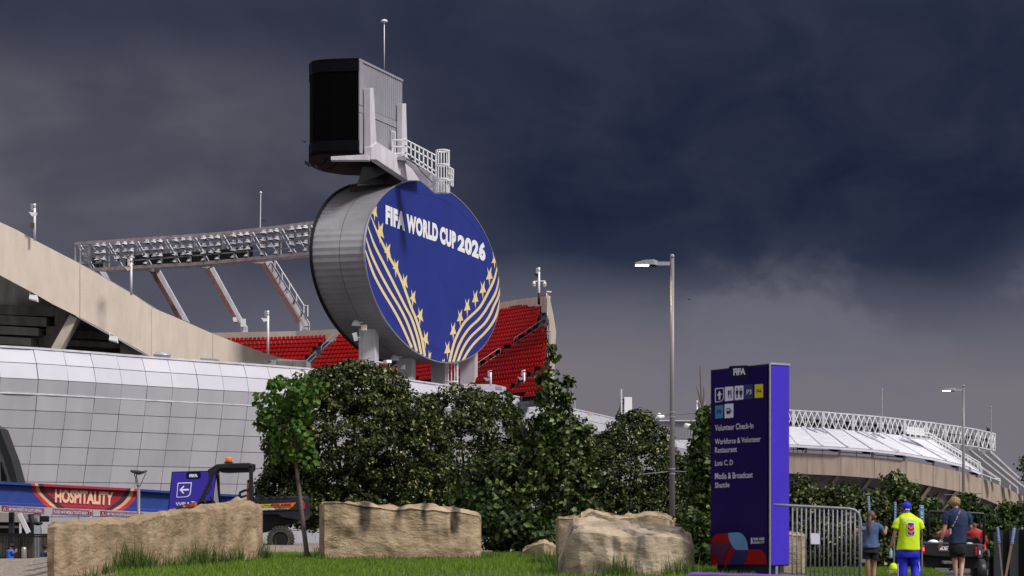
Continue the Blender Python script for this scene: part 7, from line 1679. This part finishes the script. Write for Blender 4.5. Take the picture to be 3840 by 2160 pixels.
cbar([(1130, 800, 0), (1140, 330, 0), (1160, 318, 0), (1560, 330, 0), (1960, 348, 0), (1975, 365, 0), (1965, 810, 0)]); cbar([(1235, 800, .9), (1232, 345, .9), (1905, 365, .9), (1900, 800, .9)], .025); cbar([(1150, 320, 0), (1232, 345, .9)], .025); cbar([(1965, 350, 0), (1905, 365, .9)], .025)
cp('seat_back', [(1190, 670), (1480, 672), (1490, 800), (1150, 800)], Yc+1.45, .15, 'dk', .04); cp('seat_back', [(1700, 695), (1890, 700), (1945, 760), (1945, 820), (1690, 815)], Yc+1.45, .15, 'dk', .04)
for x0, x1, y0, y1, lab in ((1122, 1288, 738, 785, 'white sack lying in the left of the cart bed'), (1700, 1805, 782, 808, 'white sack lying in the right of the cart bed')):
    c = P(*W3((x0+x1)/2, y1), Yc+.5); w_ = (x1-x0)/4.025/160/2; g = MB(); g.sphere((0, 0, 0), (w_, .25, (y1-y0)/4.025/160), 14, 8); s2 = g.build('sack', M['wtxt'], smooth=True); s2.location = c; tag(s2, lab, 'sack', 'white sacks in the cart bed')
def rider(label, cx, cy_sh, head, skin, Y=Yc+1.75, half=105, bald=True):
    J = dict(pelvis=(cx, cy_sh+230, .1), spine=(cx, cy_sh+150, .05), chest=(cx, cy_sh+50, 0), neck=(head[0], cy_sh-18, 0), skull0=(head[0], head[1]+32, 0), head=(head[0], head[1]+5, .01), crown=(head[0], head[1]-22, .01), lsh=(cx-half*.75, cy_sh+35, 0), lel=(cx-half*.95, cy_sh+150, .08), lwr=(cx-half*.7, cy_sh+170, .32), rsh=(cx+half*.75, cy_sh+35, 0), rel=(cx+half*.95, cy_sh+150, .08), rwr=(cx+half*.7, cy_sh+170, .32),
             lhip=(cx-50, cy_sh+250, .1), lkn=(cx-50, cy_sh+240, .5), lan=(cx-50, cy_sh+400, .6), lto=(cx-50, cy_sh+425, .72), rhip=(cx+50, cy_sh+250, .1), rkn=(cx+50, cy_sh+240, .5), ran=(cx+50, cy_sh+400, .6), rto=(cx+50, cy_sh+425, .72))
    t, o, n = person(label, W3, Y, J, skin, 1.1)
    garment('red_shirt', M['rshirt'], t, o, W3, Y, [(head[0]-32, head[0]+32, cy_sh-8, .05, 0), (cx-half*.62, cx+half*.66, cy_sh+12, .09, 0), (cx-half, cx+half, cy_sh+55, .13, 0), (cx-half*.9, cx+half*.92, cy_sh+130, .14, 0), (cx-half*.85, cx+half*.88, cy_sh+230, .14, 0)], [([(cx-half*.75, cy_sh+35, 0), (cx-half, cy_sh+110, .05)], (.08, .07)), ([(cx+half*.75, cy_sh+35, 0), (cx+half, cy_sh+110, .05)], (.08, .07))])
    garment('trousers', M['blkcloth'], t, o, W3, Y, [(cx-half*.8, cx+half*.8, cy_sh+215, .15, 0), (cx-half*.8, cx+half*.8, cy_sh+265, .16, .05)], [([(cx-50, cy_sh+250, .1), (cx-50, cy_sh+240, .5), (cx-50, cy_sh+390, .58)], (.09, .06)), ([(cx+50, cy_sh+250, .1), (cx+50, cy_sh+240, .5), (cx+50, cy_sh+390, .58)], (.09, .06))]); return t, o, n
M['rshirt'] = mat('red_cloth', (.40, .008, .012, 1), (.32, .006, .008, 1), .75, scale=4)
rider('person with a shaved head in a red shirt driving the black cart', 1820, 580, (1818, 510), sk_d)
t, o, n = rider('person in a red shirt and dark cap on the left seat of the black cart', 1370, 610, (1420, 545), sk_m)
g = MB(); g.sphere(n['head'][0]-o+Vector((0, 0, .03)), (.1, .105, .1), 14, 10); g.build('cap', M['dk'], t, True)
# person beside the cart on its right
Yk = 52.6
J = dict(pelvis=(1960, 960, 0), spine=(1945, 850, 0), chest=(1930, 740, 0), neck=(1915, 640, 0), skull0=(1912, 600, 0), head=(1912, 575, .01), crown=(1912, 550, .01), lsh=(1880, 700, 0), lel=(1865, 820, .05), lwr=(1870, 900, .1), rsh=(1975, 700, 0), rel=(2000, 790, 0), rwr=(2010, 860, .02), lhip=(1930, 980, 0), lkn=(1935, 1120, .02), lan=(1940, 1270, 0), lto=(1940, 1290, .14), rhip=(1990, 980, 0), rkn=(2000, 1120, 0), ran=(2010, 1270, -.05), rto=(2010, 1290, .08))
t, o, n = person('person in a red shirt and dark trousers walking beyond the cart', W3, Yk, J, sk_m, .9)
garment('red_shirt', M['rshirt'], t, o, W3, Yk, [(1890, 1935, 650, .05, 0), (1870, 1975, 680, .1, 0), (1865, 1985, 760, .13, 0), (1880, 1990, 940, .13, 0)], [([(1970, 695, 0), (1992, 760, 0), (2003, 815, 0)], (.075, .06))])
garment('trousers', M['blkcloth'], t, o, W3, Yk, [(1885, 2010, 920, .13, 0), (1890, 2015, 990, .13, 0)], [([(1930, 970, 0), (1935, 1260, 0)], (.09, .06)), ([(1990, 970, 0), (2000, 1120, 0), (2008, 1260, 0)], (.09, .06))])
g = MB(); g.sphere(n['head'][0]-o+Vector((0, -.01, .02)), (.1, .1, .105), 14, 10); g.build('hair', M['dk'], t, True)
c = P(*W3(2018, 965), Yk-.05); g = MB(); g.loft([[Vector(q) for q in ((-.09, -.04, .17), (.06, -.04, .2), (.06, .06, .2), (-.09, .06, .17))], [Vector(q) for q in ((-.11, -.07, .0), (.13, -.07, .02), (.13, .09, .02), (-.11, .09, 0))], [Vector(q) for q in ((-.05, -.05, -.24), (.05, -.05, -.24), (.05, .06, -.24), (-.05, .06, -.24))]]); bg_ = g.build('bag', mat('grey_bag_cloth', (.06, .06, .075, 1), (.04, .04, .05, 1), .8), smooth=True); bg_.location = c; bg_.scale = (.55, .7, .65); tag(bg_, 'dark grey bag carried by the person beyond the cart', 'bag')
# two people behind the gravel at the far left
Yg = 78
J = dict(pelvis=(130, 1250, 0), spine=(128, 1200, 0), chest=(128, 1150, 0), neck=(140, 1105, 0), skull0=(145, 1090, 0), head=(147, 1076, 0), crown=(147, 1064, 0), lsh=(105, 1125, .1), lel=(100, 1170, .15), lwr=(135, 1195, .1), rsh=(158, 1128, -.12), rel=(178, 1172, -.12), rwr=(190, 1150, -.12), lhip=(118, 1270, 0), lkn=(118, 1325, 0), lan=(118, 1380, 0), lto=(130, 1388, 0), rhip=(142, 1270, 0), rkn=(142, 1325, 0), ran=(142, 1380, 0), rto=(155, 1388, 0), face=(1, -.2, 0))
t, o, n = person('person in a bright blue shirt and black cap facing right by the bollard', G1, Yg, J, sk_m, 1.2)
garment('blue_shirt', mat('bright_blue_cloth', (.02, .10, .50, 1), (.015, .08, .42, 1), .75), t, o, G1, Yg, [(122, 158, 1103, .07, 0), (98, 170, 1122, .14, 0), (88, 178, 1170, .18, 0), (84, 180, 1225, .2, 0), (84, 180, 1265, .2, 0)], [([(108, 1125, .1), (98, 1168, .12)], (.09, .08)), ([(155, 1128, -.12), (176, 1165, -.14)], (.09, .08))])
garment('trousers', M['blkcloth'], t, o, G1, Yg, [(88, 172, 1255, .17, 0), (92, 168, 1285, .17, 0)], [([(118, 1270, 0), (118, 1380, 0)], (.11, .08)), ([(142, 1270, 0), (142, 1380, 0)], (.11, .08))])
g = MB(); hc = n['head'][0]-o; g.sphere(hc+Vector((0, 0, .05)), (.115, .11, .09), 14, 10); g.prism([hc+Vector(q) for q in ((.05, -.08, .03), (.2, -.06, .02), (.2, .06, .02), (.05, .08, .03))], (0, 0, .015)); g.build('cap', M['dk'], t, True)
J = {k: ((v[0]-130)+575, (v[1]-1076)+1092, v[2]) for k, v in J.items() if k != 'face'}; J['face'] = (.5, -1, 0)
t, o, n = person('person in a dark navy shirt and black cap by the boulder\'s left end', G1, Yg, J, sk_m, 1.2)
garment('navy_shirt', M['navy'], t, o, G1, Yg, [(565, 602, 1119, .07, 0), (540, 612, 1138, .14, 0), (525, 618, 1190, .18, 0), (520, 620, 1285, .2, 0)], [([(553, 1141, .1), (543, 1184, .12)], (.09, .08)), ([(600, 1144, -.12), (621, 1181, -.14)], (.09, .08))])
garment('trousers', M['blkcloth'], t, o, G1, Yg, [(533, 617, 1271, .17, 0), (537, 613, 1301, .17, 0)], [([(563, 1286, 0), (563, 1396, 0)], (.11, .08)), ([(587, 1286, 0), (587, 1396, 0)], (.11, .08))])
g = MB(); hc = n['head'][0]-o; g.sphere(hc+Vector((0, 0, .05)), (.115, .11, .09), 14, 10); g.build('cap', M['dk'], t, True)
# neon marker, accessible parking signs, black mesh fence
c = P(*W3(606, 1213), 47.4); g = MB(); g.lathe((0, 0, 0), [(.105, 0), (.10, .07), (.08, .13), (.045, .17), (.01, .18)], 18); nb = g.build('marker_dome', M['neon'], smooth=True); nb.location = c; tag(nb, 'fluorescent yellow dome resting on the low stone beside the volunteer', 'marker')
def psign(label, fn, top, bot, w0, w1, foot, Y, icon=False, wood=False):
    f = P(*fn(*foot), Y); o = f.copy(); t = thing('parking_sign', label, 'sign', tuple(o), group='blue accessible parking signs')
    a, b = P(*fn(*top), Y)-o, P(*fn(*bot), Y)-o; s_ = 1/(4.025 if fn is W3 else 4.528)*Y/F
    rx = Vector((w0*s_, 0, 0)); ry = Vector((w1*s_, 0, 0))
    g = MB(); g.prism([a-rx, a+rx, b+ry, b-ry], (0, .012, 0)); g.build('sign_edge', M['pale'], t)
    k = .12; g = MB(); A2, B2 = a.lerp(b, .02), a.lerp(b, .98); q = [A2-rx*.86, A2+rx*.86, B2+ry*.86, B2-ry*.86]; g.prism([x+Vector((0, -.004, 0)) for x in q], (0, .002, 0)); g.build('sign_face', M['psb'], t)
    F2 = lambda x, y: A2.lerp(B2, y)+rx.lerp(ry, y)*(x*2-1)*.86+Vector((0, -.007, 0))
    if icon:
        g = MB(); lettering(g, '6', [F2(.25, .25), F2(.78, .25), F2(.78, .52), F2(.25, .52)], bold=.0); g.build('wheelchair_symbol', M['wtxt'], t)
        for y in (.06, .6, .84): g = MB(); g.add([F2(.2, y), F2(.8, y), F2(.8, y+.07), F2(.2, y+.07)], [(0, 1, 2, 3)]); g.build('sign_text_band', M['pale'], t)
    else:
        for y in (.08, .2, .34, .5, .64, .8): g = MB(); g.add([F2(.3, y), F2(.75, y), F2(.75, y+.05), F2(.3, y+.05)], [(0, 1, 2, 3)]); g.build('sign_text_band', M['pale'], t)
    g = MB(); g.bar((0, .03, -.05), a.lerp(b, .5)+Vector((0, .03, 0)), .05 if wood else .035, .03); g.build('post', MATS['wood_stake'] if wood else M['concd'], t)
M['psb'] = mat('accessible_blue', (.05, .20, .55, 1), (.04, .17, .48, 1), .45); mat('wood_stake', (.28, .19, .11, 1), (.18, .12, .07, 1), .8)
psign('leaning blue parking sign above the head of the ponytailed walker', W3, (232, 84), (242, 318), 18, 15, (246, 1270), 48.5)
psign('narrow blue parking sign seen edge on between ponytail walker and volunteer', W3, (636, 172), (632, 470), 15, 14, (612, 1290), 48.2)
psign('blue parking sign with a white wheelchair symbol right of the volunteer', W3, (1032, 220), (1038, 502), 30, 31, (1045, 1250), 48.6, icon=True)
psign('blue parking sign on a thin metal post, left of the two by the black fence', W3, (2180, 548), (2204, 786), 17, 17, (2255, 1290), 49)
psign('leaning blue parking sign on a wooden stake by the black fence', W3, (2432, 562), (2398, 806), 22, 18, (2300, 1290), 48.7, wood=True)
psign('blue parking sign highest at the right edge above the black fence', W3, (2550, 555), (2548, 655), 16, 14, (2560, 1290), 55)
f0 = P(3760, 2100, 54); mf = thing('mesh_fence', 'black mesh windscreen fence at the right edge behind the cart', 'fence', tuple(f0))
g = MB(); rings = []
for k in range(25):
    u = 3690+k*12; Yf = 53+.12*math.sin(k*1.3)+k*.05; tp2 = 1997-k*.9+2*math.sin(k*.9)
    rings.append([P(u, tp2, Yf)-f0, P(u, tp2, Yf+.03)-f0, P(u, 2200, Yf+.03)-f0, P(u, 2200, Yf)-f0])
g.loft(rings); g.build('mesh_screen', mat('black_mesh', (.010, .010, .013, 1), (.006, .006, .008, 1), .8, scale=6), mf)
for u in (3692, 3790, 3900): g = MB(); g.tube([P(u, 1990, 53.6)-f0, P(u, 2190, 53.6)-f0], .03, 8); g.build('fence_post', M['dk'], mf)

# birds far off against the cloud
for k, (u, v, Y, sz, lab) in enumerate([(1143, 531, 120, .28, 'small dark bird flying left of the video board'), (990, 827, 150, .25, 'tiny dark bird above the floodlight truss'), (2585, 1122, 170, .22, 'tiny dark bird in the sky right of the tall street lamp'), (2315, 545, 170, .2, 'tiny dark bird high in the sky right of the sign')]):
    g = MB(); g.loft([[Vector((-sz, 0, sz*.45)), Vector((-sz, .05, sz*.45)), Vector((-sz*.9, .02, sz*.40))], [Vector((-sz*.1, -.04, 0)), Vector((-sz*.1, .08, 0)), Vector((-sz*.1, .02, -.04))], [Vector((sz*.1, -.04, 0)), Vector((sz*.1, .08, 0)), Vector((sz*.1, .02, -.04))], [Vector((sz*.8, 0, sz*.5)), Vector((sz*.8, .05, sz*.5)), Vector((sz*.75, .02, sz*.45))]])
    g.sphere((0, 0, -.01), (.06, .12, .05), 8, 6); b = g.build('bird', M['dk'], smooth=True); b.location = P(u, v, Y); tag(b, lab, 'bird', 'birds in the sky')
